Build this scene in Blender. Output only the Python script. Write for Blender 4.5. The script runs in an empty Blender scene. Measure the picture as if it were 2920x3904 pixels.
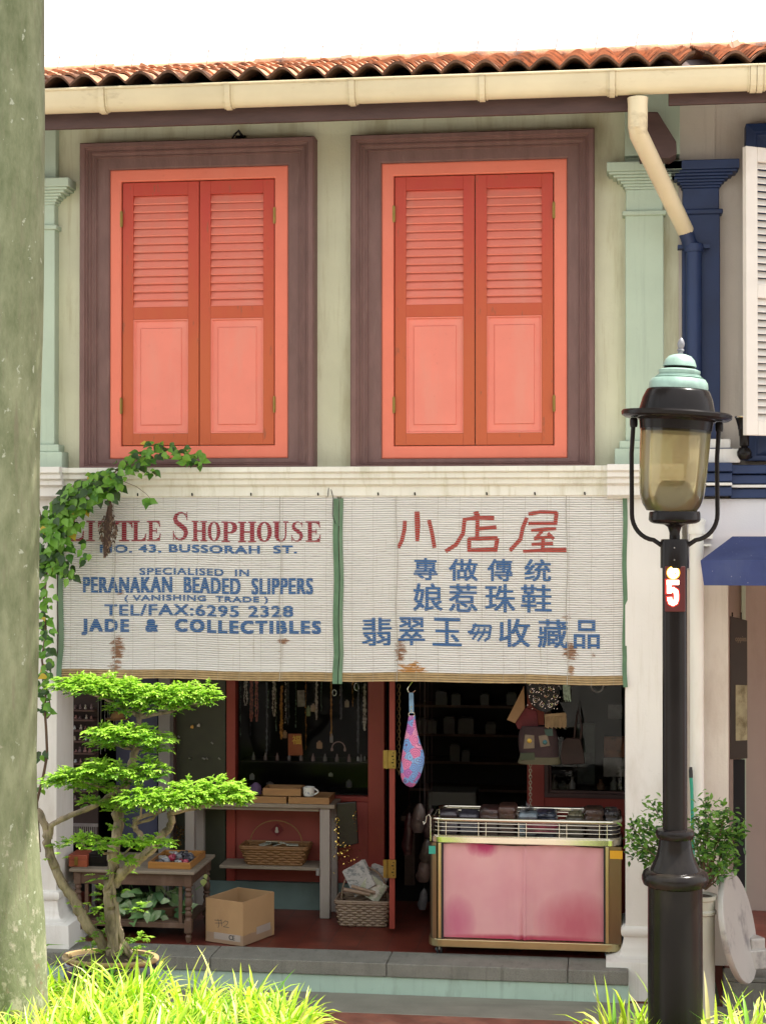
import bpy, bmesh, math, random
from mathutils import Vector, Matrix
from mathutils.noise import noise as mnoise
SC = bpy.context.scene
COL = SC.collection
R = math.radians
rnd = random.Random(43)

# ------------------------------------------------------------------ camera
# the photograph measures 2920 x 3904; at() turns one of its points into a world point on the plane y = Y
F, CX, CY = 6426.0, 1460.0, 1952.0
PSI, THETA, DIST, ZEYE = R(7.5), math.atan(53 / 6426.0), 11.0, 2.8
CAM = Vector((DIST * math.sin(PSI), -DIST * math.cos(PSI), ZEYE))
VD = Vector((-math.sin(PSI) * math.cos(THETA), math.cos(PSI) * math.cos(THETA), math.sin(THETA)))
VR = Vector((math.cos(PSI), math.sin(PSI), 0))
VU = VR.cross(VD)
cam_data = bpy.data.cameras.new('camera')
cam = bpy.data.objects.new('camera', cam_data)
COL.objects.link(cam)
cam_data.sensor_fit = 'HORIZONTAL'
cam_data.sensor_width = 24.0
cam_data.lens = F / 2920.0 * 24.0
cam_data.clip_end = 400
M3 = Matrix((VR, VU, -VD)).transposed()
cam.matrix_world = Matrix.Translation(CAM) @ M3.to_4x4()
SC.camera = cam

# ------------------------------------------------------------------ light
SUN_TO = Vector((0.40, 0.10, 1.0)).normalized()
world = bpy.data.worlds.new('World')
SC.world = world
world.use_nodes = True
wn, wl = world.node_tree.nodes, world.node_tree.links
wn.clear()
w_out = wn.new('ShaderNodeOutputWorld')
w_bg = wn.new('ShaderNodeBackground')
w_bg.inputs['Strength'].default_value = 0.10
sky = wn.new('ShaderNodeTexSky')
sky.sky_type = 'NISHITA'
sky.sun_disc = False
sky.sun_elevation = math.asin(SUN_TO.z)
sky.sun_rotation = math.atan2(SUN_TO.x, SUN_TO.y)
sky.dust_density = 3.0
# bright thin tropical cloud over the blue
tc = wn.new('ShaderNodeTexCoord')
nz = wn.new('ShaderNodeTexNoise')
nz.inputs['Scale'].default_value = 2.2
nz.inputs['Detail'].default_value = 5
cr = wn.new('ShaderNodeValToRGB')
cr.color_ramp.elements[0].position, cr.color_ramp.elements[0].color = 0.25, (.55, .55, .55, 1)
cr.color_ramp.elements[1].position, cr.color_ramp.elements[1].color = 0.55, (.97, .97, .97, 1)
mx = wn.new('ShaderNodeMix')
mx.data_type = 'RGBA'
mx.inputs[7].default_value = (7.5, 7.6, 7.7, 1)
wl.new(tc.outputs['Generated'], nz.inputs['Vector'])
wl.new(nz.outputs['Fac'], cr.inputs['Fac'])
wl.new(cr.outputs['Color'], mx.inputs[0])
wl.new(sky.outputs['Color'], mx.inputs[6])
wl.new(mx.outputs[2], w_bg.inputs['Color'])
wl.new(w_bg.outputs['Background'], w_out.inputs['Surface'])
sun_data = bpy.data.lights.new('sun', 'SUN')
sun_data.energy = 4.6
sun_data.angle = R(0.5)
sun_data.color = (1.0, 0.94, 0.84)
sun = bpy.data.objects.new('sun', sun_data)
COL.objects.link(sun)
sun.rotation_euler = SUN_TO.to_track_quat('Z', 'Y').to_euler()
sun.location = (2, -2, 12)
VS = SC.view_settings
VS.view_transform = 'Standard'
VS.look = 'None'
VS.exposure = 1.36
VS.gamma = 1.0
VS.use_curve_mapping = False


# ------------------------------------------------------------------ helpers
def at(px, py, Y):
    v = VD * F + VR * (px - CX) + VU * (CY - py)
    return CAM + v * ((Y - CAM.y) / v.y)


def X(px, Y, py=2005):
    return at(px, py, Y).x


def Z(py, Y, px=1460):
    return at(px, py, Y).z


def scale(x, Y):                                   # photograph pixels per metre at (x, Y)
    return F / (Vector((x, Y, ZEYE)) - CAM).dot(VD)


class MB:
    def __init__(s):
        s.v, s.f, s.m, s.s = [], [], [], []

    def add(s, vs, fs, mi=0, sm=False):
        o = len(s.v)
        s.v += [tuple(v) for v in vs]
        for f in fs:
            s.f.append(tuple(i + o for i in f))
            s.m.append(mi)
            s.s.append(sm)

    def box(s, x0, x1, y0, y1, z0, z1, mi=0, M=None):
        vs = [Vector((x, y, z)) for z in (z0, z1) for y in (y0, y1) for x in (x0, x1)]
        if M is not None:
            vs = [M @ v for v in vs]
        s.add(vs, [(0, 2, 3, 1), (4, 5, 7, 6), (0, 1, 5, 4), (2, 6, 7, 3), (0, 4, 6, 2), (1, 3, 7, 5)], mi)

    def obox(s, c, sx, sy, sz, rz=0, rx=0, ry=0, mi=0):
        M = Matrix.Translation(c) @ Matrix.Rotation(rz, 4, 'Z') @ Matrix.Rotation(ry, 4, 'Y') @ Matrix.Rotation(rx, 4, 'X')
        s.box(-sx / 2, sx / 2, -sy / 2, sy / 2, -sz / 2, sz / 2, mi, M)

    def prism(s, poly, y0, y1, mi=0):                # outline in x-z, thickness along y
        n = len(poly)
        a = sum(poly[i][0] * poly[(i + 1) % n][1] - poly[(i + 1) % n][0] * poly[i][1] for i in range(n))
        if a < 0:
            poly = poly[::-1]
        vs = [(x, y0, z) for x, z in poly] + [(x, y1, z) for x, z in poly]
        fs = [tuple(range(n)), tuple(range(2 * n - 1, n - 1, -1))]
        fs += [(i, i + n, (i + 1) % n + n, (i + 1) % n) for i in range(n)]
        s.add(vs, fs, mi)

    def mould(s, prof, x0, x1, mi=0):                # outline in y-z, run along x
        n = len(prof)
        a = sum(prof[i][0] * prof[(i + 1) % n][1] - prof[(i + 1) % n][0] * prof[i][1] for i in range(n))
        if a < 0:
            prof = prof[::-1]
        vs = [(x0, y, z) for y, z in prof] + [(x1, y, z) for y, z in prof]
        fs = [tuple(range(n - 1, -1, -1)), tuple(range(n, 2 * n))]
        fs += [(i, (i + 1) % n, (i + 1) % n + n, i + n) for i in range(n)]
        s.add(vs, fs, mi)

    def tube(s, pts, r, n=8, mi=0, caps=True, sm=True):
        pts = [Vector(p) for p in pts]
        k = len(pts)
        rr = r if isinstance(r, (list, tuple)) else [r] * k
        vs, up = [], None
        for i, p in enumerate(pts):
            t = (pts[min(i + 1, k - 1)] - pts[max(i - 1, 0)]).normalized()
            if up is None:
                up = Vector((0, 0, 1)) if abs(t.z) < .9 else Vector((0, 1, 0))
            a = t.cross(up)
            if a.length < 1e-5:
                a = t.cross(Vector((1, 0, 0)))
            a.normalize()
            b = a.cross(t).normalized()
            up = b
            for j in range(n):
                an = 2 * math.pi * j / n
                vs.append(p + (a * math.cos(an) + b * math.sin(an)) * rr[i])
        fs = []
        for i in range(k - 1):
            for j in range(n):
                j2 = (j + 1) % n
                fs.append((i * n + j, i * n + j2, (i + 1) * n + j2, (i + 1) * n + j))
        s.add(vs, fs, mi, sm)
        if caps:
            s.add(vs[:n], [tuple(range(n - 1, -1, -1))], mi)
            s.add(vs[-n:], [tuple(range(n))], mi)

    def lathe(s, prof, c, n=32, mi=0, M=None, sx=1, sy=1, sm=True, cap=True):   # prof: (radius, height)
        vs = []
        for r, z in prof:
            for j in range(n):
                an = 2 * math.pi * j / n
                v = Vector((r * sx * math.cos(an), r * sy * math.sin(an), z))
                if M is not None:
                    v = M @ v
                vs.append(v + Vector(c))
        fs = []
        for i in range(len(prof) - 1):
            for j in range(n):
                j2 = (j + 1) % n
                fs.append((i * n + j, i * n + j2, (i + 1) * n + j2, (i + 1) * n + j))
        s.add(vs, fs, mi, sm)
        if cap:
            if prof[0][0] > 1e-4:
                s.add(vs[:n], [tuple(range(n - 1, -1, -1))], mi)
            if prof[-1][0] > 1e-4:
                s.add(vs[-n:], [tuple(range(n))], mi)

    def rows(s, rows, n=14, mi=0, sm=True, pw=1.0):    # stacked ellipses (cx, cy, z, rx, ry)
        vs = []
        for cx, cy, z, rx, ry in rows:
            for j in range(n):
                an = 2 * math.pi * j / n
                c, q = math.cos(an), math.sin(an)
                vs.append((cx + rx * math.copysign(abs(c) ** pw, c), cy + ry * math.copysign(abs(q) ** pw, q), z))
        fs = []
        k = len(rows)
        up = rows[-1][2] > rows[0][2]
        for i in range(k - 1):
            for j in range(n):
                j2 = (j + 1) % n
                f = (i * n + j, i * n + j2, (i + 1) * n + j2, (i + 1) * n + j)
                fs.append(f if up else f[::-1])
        s.add(vs, fs, mi, sm)
        s.add(vs[:n], [tuple(range(n - 1, -1, -1))], mi)
        s.add(vs[-n:], [tuple(range(n))], mi)

    def ringframe(s, o, i, prof, mi=0):              # o, i = outer and inner rect (x0,x1,z0,z1); prof = (t, y)
        vs = []
        for t, y in prof:
            q = [o[k] * (1 - t) + i[k] * t for k in range(4)]
            vs += [(q[0], y, q[2]), (q[1], y, q[2]), (q[1], y, q[3]), (q[0], y, q[3])]
        fs = []
        for k in range(len(prof) - 1):
            for j in range(4):
                j2 = (j + 1) % 4
                fs.append((k * 4 + j, k * 4 + j2, k * 4 + 4 + j2, k * 4 + 4 + j))
        s.add(vs, fs, mi)

    def ribbon(s, pts, w, y, mi=0):                  # flat painted stroke in x-z at depth y
        k = len(pts)
        ww = w if isinstance(w, (list, tuple)) else [w] * k
        L, Q = [], []
        for i in range(k):
            a, b = pts[max(i - 1, 0)], pts[min(i + 1, k - 1)]
            dx, dz = b[0] - a[0], b[1] - a[1]
            l = math.hypot(dx, dz) or 1
            nx, nz_ = -dz / l, dx / l
            h = ww[i] / 2
            if 0 < i < k - 1:
                p = pts[i]
                d1 = math.hypot(p[0] - a[0], p[1] - a[1]) or 1
                d2 = math.hypot(b[0] - p[0], b[1] - p[1]) or 1
                c = ((p[0] - a[0]) * (b[0] - p[0]) + (p[1] - a[1]) * (b[1] - p[1])) / d1 / d2
                h *= min(1.6, 1 / max(.5, math.sqrt(max(.01, (1 + c) / 2))))
            L.append((pts[i][0] + nx * h, y, pts[i][1] + nz_ * h))
            Q.append((pts[i][0] - nx * h, y, pts[i][1] - nz_ * h))
        vs = L + Q
        s.add(vs, [(i, i + k, i + 1 + k, i + 1) for i in range(k - 1)], mi)

    def leaf(s, p, d, nrm, L, W, mi=0, prof=(0, .8, 1, .6, 0), droop=.25, fold=.25, notch=0):
        d = Vector(d).normalized()
        nrm = Vector(nrm)
        sd = d.cross(nrm)
        if sd.length < 1e-4:
            sd = Vector((1, 0, 0))
        sd.normalize()
        nn = sd.cross(d).normalized()
        k = len(prof)
        vs = []
        for i, w in enumerate(prof):
            t = i / (k - 1)
            c = Vector(p) + d * (t * L) - nn * (droop * L * t * t)
            q = w * W / 2
            back = d * (notch * L if i == 1 else 0)
            vs += [c - sd * q + nn * (fold * q) - back, c, c + sd * q + nn * (fold * q) - back]
        fs = []
        for i in range(k - 1):
            a = i * 3
            for l, r_ in ((0, 1), (1, 2)):
                f = [a + l, a + r_, a + 3 + r_, a + 3 + l]
                if prof[i] == 0:
                    f = [a + 1, a + 3 + r_, a + 3 + l]
                elif prof[i + 1] == 0:
                    f = [a + l, a + r_, a + 4]
                fs.append(tuple(f))
        s.add(vs, fs, mi, True)

    def build(s, name, mats, parent=None, bevel=0, label=None, seg=2):
        off = Vector((0, 0, 0))
        p = parent
        while p is not None:
            off += p.location
            p = p.parent
        me = bpy.data.meshes.new(name)
        me.from_pydata([tuple(Vector(v) - off) for v in s.v], [], s.f)
        if not isinstance(mats, (list, tuple)):
            mats = [mats]
        for m in mats:
            me.materials.append(m)
        me.polygons.foreach_set('material_index', s.m)
        me.polygons.foreach_set('use_smooth', s.s)
        me.update()
        if True in s.s:
            me.set_sharp_from_angle(angle=R(38))
        o = bpy.data.objects.new(name, me)
        COL.objects.link(o)
        if parent is not None:
            o.parent = parent
        if bevel:
            b = o.modifiers.new('bevel', 'BEVEL')
            b.width, b.segments, b.limit_method, b.angle_limit = bevel, seg, 'ANGLE', R(40)
            b.harden_normals = False
        if label:
            o['label'] = label
        return o


def tag(o, label, cat, group=None):
    o['label'], o['category'] = label, cat
    if group:
        o['group'] = group
    return o


def thing(name, loc, label, cat, group=None):
    o = bpy.data.objects.new(name, None)
    COL.objects.link(o)
    o.location = Vector(loc)
    o.empty_display_size = .1
    return tag(o, label, cat, group)


def kind(o, k):
    o['kind'] = k
    return o


def copy_tree(o, loc, label, group=None, rz=None):
    c = o.copy()
    COL.objects.link(c)
    c.location = Vector(loc)
    c['label'] = label
    if group:
        c['group'] = group
    if rz is not None:
        c.rotation_euler = (0, 0, rz)
    for ch in list(o.children):
        d = ch.copy()
        COL.objects.link(d)
        d.parent = c
        for g in list(ch.children):
            e = g.copy()
            COL.objects.link(e)
            e.parent = d
    return c


def sqloft(mb, x0, x1, y0, y1, prof, mi=0):
    """square pillar base: prof = (how far out, height) from the bottom up, mitred at the corners"""
    vs = []
    for o, z in prof:
        vs += [(x0 - o, y0 - o, z), (x1 + o, y0 - o, z), (x1 + o, y1 + o, z), (x0 - o, y1 + o, z)]
    fs = []
    for i in range(len(prof) - 1):
        for j in range(4):
            j2 = (j + 1) % 4
            fs.append((i * 4 + j, i * 4 + j2, i * 4 + 4 + j2, i * 4 + 4 + j))
    fs.append(tuple(range(len(vs) - 4, len(vs))))
    mb.add(vs, fs, mi, True)


# ------------------------------------------------------------------ materials
def nodes(name):
    m = bpy.data.materials.new(name)
    m.use_nodes = True
    nt = m.node_tree
    return m, nt, nt.nodes['Principled BSDF']


def nd(nt, t, **kw):
    n = nt.nodes.new(t)
    for k, v in kw.items():
        if hasattr(n, k) and not k[0].isupper():
            setattr(n, k, v)
        else:
            n.inputs[k].default_value = v
    return n


def mixc(nt, fac, a, b, blend='MIX'):
    m = nt.nodes.new('ShaderNodeMix')
    m.data_type = 'RGBA'
    m.blend_type = blend
    for sock, v in ((m.inputs[0], fac), (m.inputs[6], a), (m.inputs[7], b)):
        if hasattr(v, 'is_linked'):
            nt.links.new(v, sock)
        elif isinstance(v, (int, float)):
            sock.default_value = v
        else:
            sock.default_value = (*v, 1) if len(v) == 3 else v
    return m.outputs[2]


def coords(nt, sx=1, sy=1, sz=1, loc=(0, 0, 0)):
    t = nt.nodes.new('ShaderNodeTexCoord')
    mp = nt.nodes.new('ShaderNodeMapping')
    mp.inputs['Scale'].default_value = (sx, sy, sz)
    mp.inputs['Location'].default_value = loc
    nt.links.new(t.outputs['Object'], mp.inputs['Vector'])
    return mp.outputs['Vector']


def noise(nt, vec, sc, det=4, rough=.55):
    n = nt.nodes.new('ShaderNodeTexNoise')
    n.inputs['Scale'].default_value = sc
    n.inputs['Detail'].default_value = det
    n.inputs['Roughness'].default_value = rough
    nt.links.new(vec, n.inputs['Vector'])
    return n.outputs['Fac']


def ramp(nt, fac, a, b, ca=(0, 0, 0), cb=(1, 1, 1)):
    r = nt.nodes.new('ShaderNodeValToRGB')
    r.color_ramp.elements[0].position, r.color_ramp.elements[0].color = a, (*ca, 1)
    r.color_ramp.elements[1].position, r.color_ramp.elements[1].color = b, (*cb, 1)
    nt.links.new(fac, r.inputs['Fac'])
    return r.outputs['Color']


def bump(nt, bs, h, st=.2, dist=.01):
    b = nt.nodes.new('ShaderNodeBump')
    b.inputs['Strength'].default_value = st
    b.inputs['Distance'].default_value = dist
    nt.links.new(h, b.inputs['Height'])
    nt.links.new(b.outputs['Normal'], bs.inputs['Normal'])


def pm(name, col, rough=.6, var=.18, sc=3.0, st=(1, 1, 1), dirt=None, dlo=.56, dhi=.75, dsc=2.2, dst=(1, 1, .35), bmp=.12, bsc=90,
       metal=0, spec=.5, coat=0, speck=None, streak=None):
    m, nt, bs = nodes(name)
    v = coords(nt, *st)
    a = tuple(c * (1 - var) for c in col)
    b = tuple(min(1, c * (1 + var * .6)) for c in col)
    c = mixc(nt, ramp(nt, noise(nt, v, sc), .3, .7), a, b)
    if dirt is not None:
        c = mixc(nt, ramp(nt, noise(nt, coords(nt, *dst, loc=(3, 1, 7)), dsc, 8, .65), dlo, dhi), c, dirt)
    if streak is not None:                                # rain streaks and fine blotches
        c = mixc(nt, ramp(nt, noise(nt, coords(nt, 14, 6, .7, loc=(5, 8, 2)), 1.6, 6, .7), .54, .78), c, streak)
        c = mixc(nt, ramp(nt, noise(nt, coords(nt, loc=(2, 2, 9)), 26, 5, .75), .62, .75), c, tuple(q * .86 for q in col))
    if speck is not None:
        c = mixc(nt, ramp(nt, noise(nt, coords(nt, loc=(9, 4, 2)), speck[1], 2), speck[2], speck[2] + .04), c, speck[0])
    nt.links.new(c, bs.inputs['Base Color'])
    bs.inputs['Roughness'].default_value = rough
    bs.inputs['Metallic'].default_value = metal
    bs.inputs['Specular IOR Level'].default_value = spec
    bs.inputs['Coat Weight'].default_value = coat
    if bmp:
        bump(nt, bs, noise(nt, coords(nt, *st, loc=(1, 2, 3)), bsc, 3), bmp)
    return m


def flat(name, col, rough=.5, metal=0, spec=.5):
    m, nt, bs = nodes(name)
    bs.inputs['Base Color'].default_value = (*col, 1)
    bs.inputs['Roughness'].default_value = rough
    bs.inputs['Metallic'].default_value = metal
    bs.inputs['Specular IOR Level'].default_value = spec
    return m


def leafmat(name, a, b, trans=.4, sc=9, rough=.45):
    m, nt, bs = nodes(name)
    c = mixc(nt, ramp(nt, noise(nt, coords(nt), sc, 2), .35, .65), a, b)
    nt.links.new(c, bs.inputs['Base Color'])
    bs.inputs['Roughness'].default_value = rough
    tr = nt.nodes.new('ShaderNodeBsdfTranslucent')
    tc_ = mixc(nt, 1.0, c, (1.0, 1.25, .45), 'MULTIPLY')
    nt.links.new(tc_, tr.inputs['Color'])
    ms = nt.nodes.new('ShaderNodeMixShader')
    ms.inputs[0].default_value = trans
    out = nt.nodes['Material Output']
    nt.links.new(bs.outputs[0], ms.inputs[1])
    nt.links.new(tr.outputs[0], ms.inputs[2])
    nt.links.new(ms.outputs[0], out.inputs['Surface'])
    return m


def glassmat(name, tint=(1, 1, 1), refl=1.0, rough=.02, base=.04):
    m, nt, bs = nodes(name)
    nt.nodes.remove(bs)
    tr = nd(nt, 'ShaderNodeBsdfTransparent', Color=(*tint, 1))
    gl = nd(nt, 'ShaderNodeBsdfGlossy', Color=(refl, refl, refl, 1), Roughness=rough)
    lw = nd(nt, 'ShaderNodeFresnel', IOR=1.45)
    ms = nt.nodes.new('ShaderNodeMixShader')
    nt.links.new(lw.outputs[0], ms.inputs[0])
    nt.links.new(tr.outputs[0], ms.inputs[1])
    nt.links.new(gl.outputs[0], ms.inputs[2])
    nt.links.new(ms.outputs[0], nt.nodes['Material Output'].inputs['Surface'])
    return m


def emis(name, col, st):
    m, nt, bs = nodes(name)
    bs.inputs['Base Color'].default_value = (*[min(1, c) * .02 for c in col], 1)
    bs.inputs['Emission Color'].default_value = (*col, 1)
    bs.inputs['Emission Strength'].default_value = st
    return m


def bricks(name, c1, c2, mort, bw, bh, rough=.7, rot=0, off=.5, msz=.02, horiz=True):
    m, nt, bs = nodes(name)
    t = nt.nodes.new('ShaderNodeTexCoord')
    mp = nt.nodes.new('ShaderNodeMapping')
    mp.inputs['Rotation'].default_value = (0, 0, rot)
    nt.links.new(t.outputs['Object'], mp.inputs['Vector'])
    b = nt.nodes.new('ShaderNodeTexBrick')
    b.offset = off
    b.inputs['Scale'].default_value = 1
    b.inputs['Brick Width'].default_value = bw
    b.inputs['Row Height'].default_value = bh
    b.inputs['Mortar Size'].default_value = msz * bh
    b.inputs['Color1'].default_value = (*c1, 1)
    b.inputs['Color2'].default_value = (*c2, 1)
    b.inputs['Mortar'].default_value = (*mort, 1)
    nt.links.new(mp.outputs[0], b.inputs['Vector'])
    c = mixc(nt, ramp(nt, noise(nt, coords(nt), 5, 6), .35, .7), b.outputs['Color'], tuple(q * .55 for q in c1))
    nt.links.new(c, bs.inputs['Base Color'])
    bs.inputs['Roughness'].default_value = rough
    bump(nt, bs, b.outputs['Fac'], -.4, .004)
    return m


CREAM = pm('cream_plaster', (.67, .67, .49), .85, .10, 2.0, dirt=(.42, .38, .22), dlo=.52, dhi=.74, dst=(2, 1, .35), bmp=.15, bsc=60, streak=(.50, .47, .30))
MINT = pm('mint_plaster', (.43, .52, .41), .8, .08, 2.0, dirt=(.30, .38, .30), dlo=.58, dhi=.9, bmp=.12, bsc=60, streak=(.34, .41, .33))
WHITE = pm('white_plaster', (.74, .72, .68), .8, .07, 1.6, dirt=(.52, .48, .41), dlo=.56, dhi=.8, bmp=.12, bsc=60, streak=(.62, .59, .53))
LEDGE = pm('ledge_plaster', (.74, .73, .65), .8, .10, 3.0, dirt=(.48, .46, .34), dlo=.54, dhi=.78, dst=(4, 1, .8), bmp=.15, bsc=60, streak=(.55, .52, .40))
PINKW = pm('pinkish_plaster', (.60, .54, .47), .85, .08, 2, dirt=(.45, .37, .31), bmp=.12, bsc=60, streak=(.50, .44, .38))
NAVY = pm('navy_paint', (.010, .027, .090), .55, .2, 4, bmp=.1, bsc=50)
BROWN = pm('brown_weathered_timber', (.165, .090, .080), .7, .16, 5, (3, 1, 1), dirt=(.22, .14, .12), dlo=.6, dhi=.8, dst=(8, 1, .8), dsc=5, bmp=.35, bsc=22)
DKBROWN = pm('dark_brown_timber', (.075, .04, .035), .7, .2, 5, (1, 1, 4), bmp=.2, bsc=30)
CORAL = pm('coral_paint', (.72, .18, .11), .55, .07, 3, dirt=(.70, .20, .13), dlo=.5, dhi=.8, bmp=.1, bsc=40, streak=(.70, .19, .118))
CORALP = pm('pale_coral_paint', (.74, .215, .155), .55, .07, 3, dirt=(.70, .24, .175), dlo=.48, dhi=.68, dst=(3, 1, .8), bmp=.08, bsc=40, streak=(.70, .215, .155))
REDP, nt, bs = nodes('red_paint')                          # red at the top, shifting to orange lower down
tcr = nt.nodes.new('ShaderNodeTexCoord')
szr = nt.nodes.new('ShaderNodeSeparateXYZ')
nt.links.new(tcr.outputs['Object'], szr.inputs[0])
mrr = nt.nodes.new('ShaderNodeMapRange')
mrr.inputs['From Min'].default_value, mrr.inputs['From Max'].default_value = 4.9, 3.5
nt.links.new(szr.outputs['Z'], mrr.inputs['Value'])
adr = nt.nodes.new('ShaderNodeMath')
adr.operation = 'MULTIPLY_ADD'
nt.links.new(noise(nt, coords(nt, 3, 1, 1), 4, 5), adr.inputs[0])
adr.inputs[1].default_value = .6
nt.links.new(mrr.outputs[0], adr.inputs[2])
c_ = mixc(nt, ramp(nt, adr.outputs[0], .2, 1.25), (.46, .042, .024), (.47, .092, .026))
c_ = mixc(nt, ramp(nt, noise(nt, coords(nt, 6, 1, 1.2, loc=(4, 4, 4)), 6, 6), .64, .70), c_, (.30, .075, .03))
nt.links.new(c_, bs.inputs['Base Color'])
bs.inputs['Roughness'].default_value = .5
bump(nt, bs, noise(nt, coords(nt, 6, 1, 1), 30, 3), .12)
SHOPRED = pm('shop_red_paint', (.25, .034, .022), .5, .15, 3, bmp=.08, bsc=40)
SHOPRED2 = pm('dull_red_panel', (.27, .050, .038), .6, .15, 3, bmp=.08, bsc=40)
GUTTER = pm('cream_pvc', (.66, .57, .38), .4, .08, 3, dirt=(.36, .28, .16), dlo=.6, dhi=.8, dst=(1.2, 2, 3), bmp=.04, bsc=20)
PIPEW = pm('white_pipe_paint', (.74, .72, .66), .4, .05, 3, dirt=(.6, .55, .45), bmp=.04)
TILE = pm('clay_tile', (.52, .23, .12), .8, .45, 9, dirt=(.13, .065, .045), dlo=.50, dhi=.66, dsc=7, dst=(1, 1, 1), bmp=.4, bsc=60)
GRANITE = pm('granite', (.235, .23, .20), .75, .15, 6, dirt=(.09, .085, .07), dlo=.55, dhi=.75, bmp=.2, bsc=150, speck=((.10, .10, .09), 260, .56), streak=(.115, .11, .09))
MINTBASE = pm('mint_painted_base', (.43, .58, .50), .75, .10, 3, dirt=(.26, .32, .27), dlo=.58, dhi=.78, dsc=4, bmp=.1, streak=(.22, .30, .26))
CONC = pm('concrete', (.24, .23, .19), .85, .15, 4, dirt=(.18, .17, .14), dlo=.5, dhi=.75, dst=(.5, 3, 1), bmp=.3, bsc=80)
CHROME = pm('chrome', (.62, .58, .48), .18, .05, 5, metal=1, bmp=0)
STEEL = pm('scuffed_bronze_steel', (.20, .155, .095), .34, .15, 5, (1, 1, .2), metal=.85, bmp=.05, bsc=60)
GOLD = pm('gold_trim', (.50, .44, .24), .3, .1, 6, metal=.9, bmp=.03)
BRASS = pm('brass', (.27, .19, .055), .38, .15, 20, metal=.9, bmp=.1)
BLACKM = pm('black_enamel', (.011, .009, .009), .24, .3, 3, spec=.16, dirt=(.03, .026, .02), dlo=.6, dhi=.8, bmp=.03, bsc=50)
BLACK = flat('black_matt', (.008, .008, .008), .7)
RUBBER = flat('rubber', (.02, .02, .022), .6)
WOODL = pm('light_wood', (.30, .16, .06), .5, .2, 5, (1, 8, 8), bmp=.12, bsc=30)
WOODD = pm('old_dark_wood', (.10, .055, .034), .6, .25, 5, (1, 6, 3), dirt=(.17, .11, .08), dlo=.55, dhi=.75, dsc=6, bmp=.25, bsc=30)
WOODG = pm('weathered_grey_wood', (.24, .20, .15), .75, .2, 5, (1, 8, 8), dirt=(.18, .14, .1), bmp=.25, bsc=30)
GREYP = pm('grey_paint', (.24, .23, .22), .6, .12, 4, dirt=(.2, .18, .17), bmp=.1)
CARD = pm('cardboard', (.38, .235, .115), .85, .08, 4, dirt=(.31, .185, .09), bmp=.08, bsc=40)
SOIL = pm('soil', (.05, .035, .022), .95, .3, 12, bmp=.6, bsc=40)
BARK = pm('bonsai_bark', (.30, .235, .165), .85, .4, 14, (1, 1, .35), dirt=(.085, .065, .04), dlo=.46, dhi=.62, dsc=11, bmp=.6, bsc=45)
STEMB = pm('vine_stem_bark', (.10, .06, .035), .85, .3, 12, bmp=.3)


# ------------------------------------------------------------------ text helpers
def text_mesh(body, bold=0.0, sq=None):
    cu = bpy.data.curves.new('lettering', 'FONT')
    cu.body = body
    cu.offset = bold
    cu.space_character = 1.0 if sq is None else sq
    cu.resolution_u = 4
    o = bpy.data.objects.new('lettering', cu)
    COL.objects.link(o)
    dg = bpy.context.evaluated_depsgraph_get()
    me = bpy.data.meshes.new_from_object(o.evaluated_get(dg))
    bpy.data.objects.remove(o)
    vs = [tuple(v.co) for v in me.vertices]
    fs = [tuple(p.vertices) for p in me.polygons]
    bpy.data.meshes.remove(me)
    return vs, fs


def put_text(mb, body, x0, x1, z0, z1, y, bold=.0, sq=None, mi=0):
    """bold = extra stroke width in metres, painted as shifted passes each a hair in front of the last"""
    vs, fs = text_mesh(body, 0, sq)
    ax, bx = min(v[0] for v in vs), max(v[0] for v in vs)
    az, bz = min(v[1] for v in vs), max(v[1] for v in vs)
    h = bold / 2
    q = 0
    for dx, dz in ((0, 0),) if not bold else ((-1, -.6), (1, -.6), (-1, .6), (1, .6), (0, 0)):
        mb.add([(x0 + h + (v[0] - ax) / (bx - ax) * (x1 - x0 - 2 * h) + dx * h, y - q * .00012, z0 + .6 * h + (v[1] - az) / (bz - az) * (z1 - z0 - 1.2 * h) + dz * h) for v in vs], fs, mi)
        q += 1



# ------------------------------------------------------------------ setting
def ground():
    g = MB()
    g.box(-60, 60, -4.2, -0.62, -.5, -.2)
    kind(g.build('street', bricks('street_brick', (.30, .10, .065), (.36, .15, .10), (.20, .16, .13), .21, .105, .8, R(45))), 'structure')
    g = MB()
    g.box(-60, 60, -60, -4.2, -.5, -.21)
    kind(g.build('road', pm('pale_granite_paving', (.36, .35, .32), .85, .15, 3, dirt=(.24, .23, .2), bmp=.2)), 'structure')
    g = MB()
    g.box(-60, 60, -0.62, -0.2, -.5, -.196)
    kind(g.build('pavement', CONC, bevel=.004), 'structure')
    g = MB()
    xe = 1.58
    g.box(-8, xe, -0.2, .3, -.5, -.085, 1)
    x = -8.0
    while x < xe - .01:                                     # long granite kerb stones
        x2 = min(xe, x + 1.15)
        g.box(x + .002, x2 - .002, -.215, .095, -.083, .004, 0)
        x = x2
    kind(g.build('path', [GRANITE, MINTBASE], bevel=.006), 'structure')
    g = MB()
    g.box(-8, xe + .6, .095, 1.6, -.3, 0)
    kind(g.build('floor', bricks('clay_floor_tile', (.15, .030, .019), (.18, .04, .024), (.07, .03, .024), .2, .2, .4, 0, 0)), 'structure')
    g = MB()
    g.box(xe + .6, 12, -.25, 2.4, -.5, -.03, 0)
    g.box(xe + .6, 12, -.25, -.02, -.028, .0, 0)
    kind(g.build('kerb', GRANITE, bevel=.006), 'structure')
    g = MB()
    g.box(xe + .61, 12, .0, 2.4, -.028, .004)
    kind(g.build('floor', bricks('neighbour_floor_tile', (.28, .07, .05), (.32, .09, .06), (.15, .08, .06), .2, .2, .4, 0, 0)), 'structure')


ground()

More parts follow.
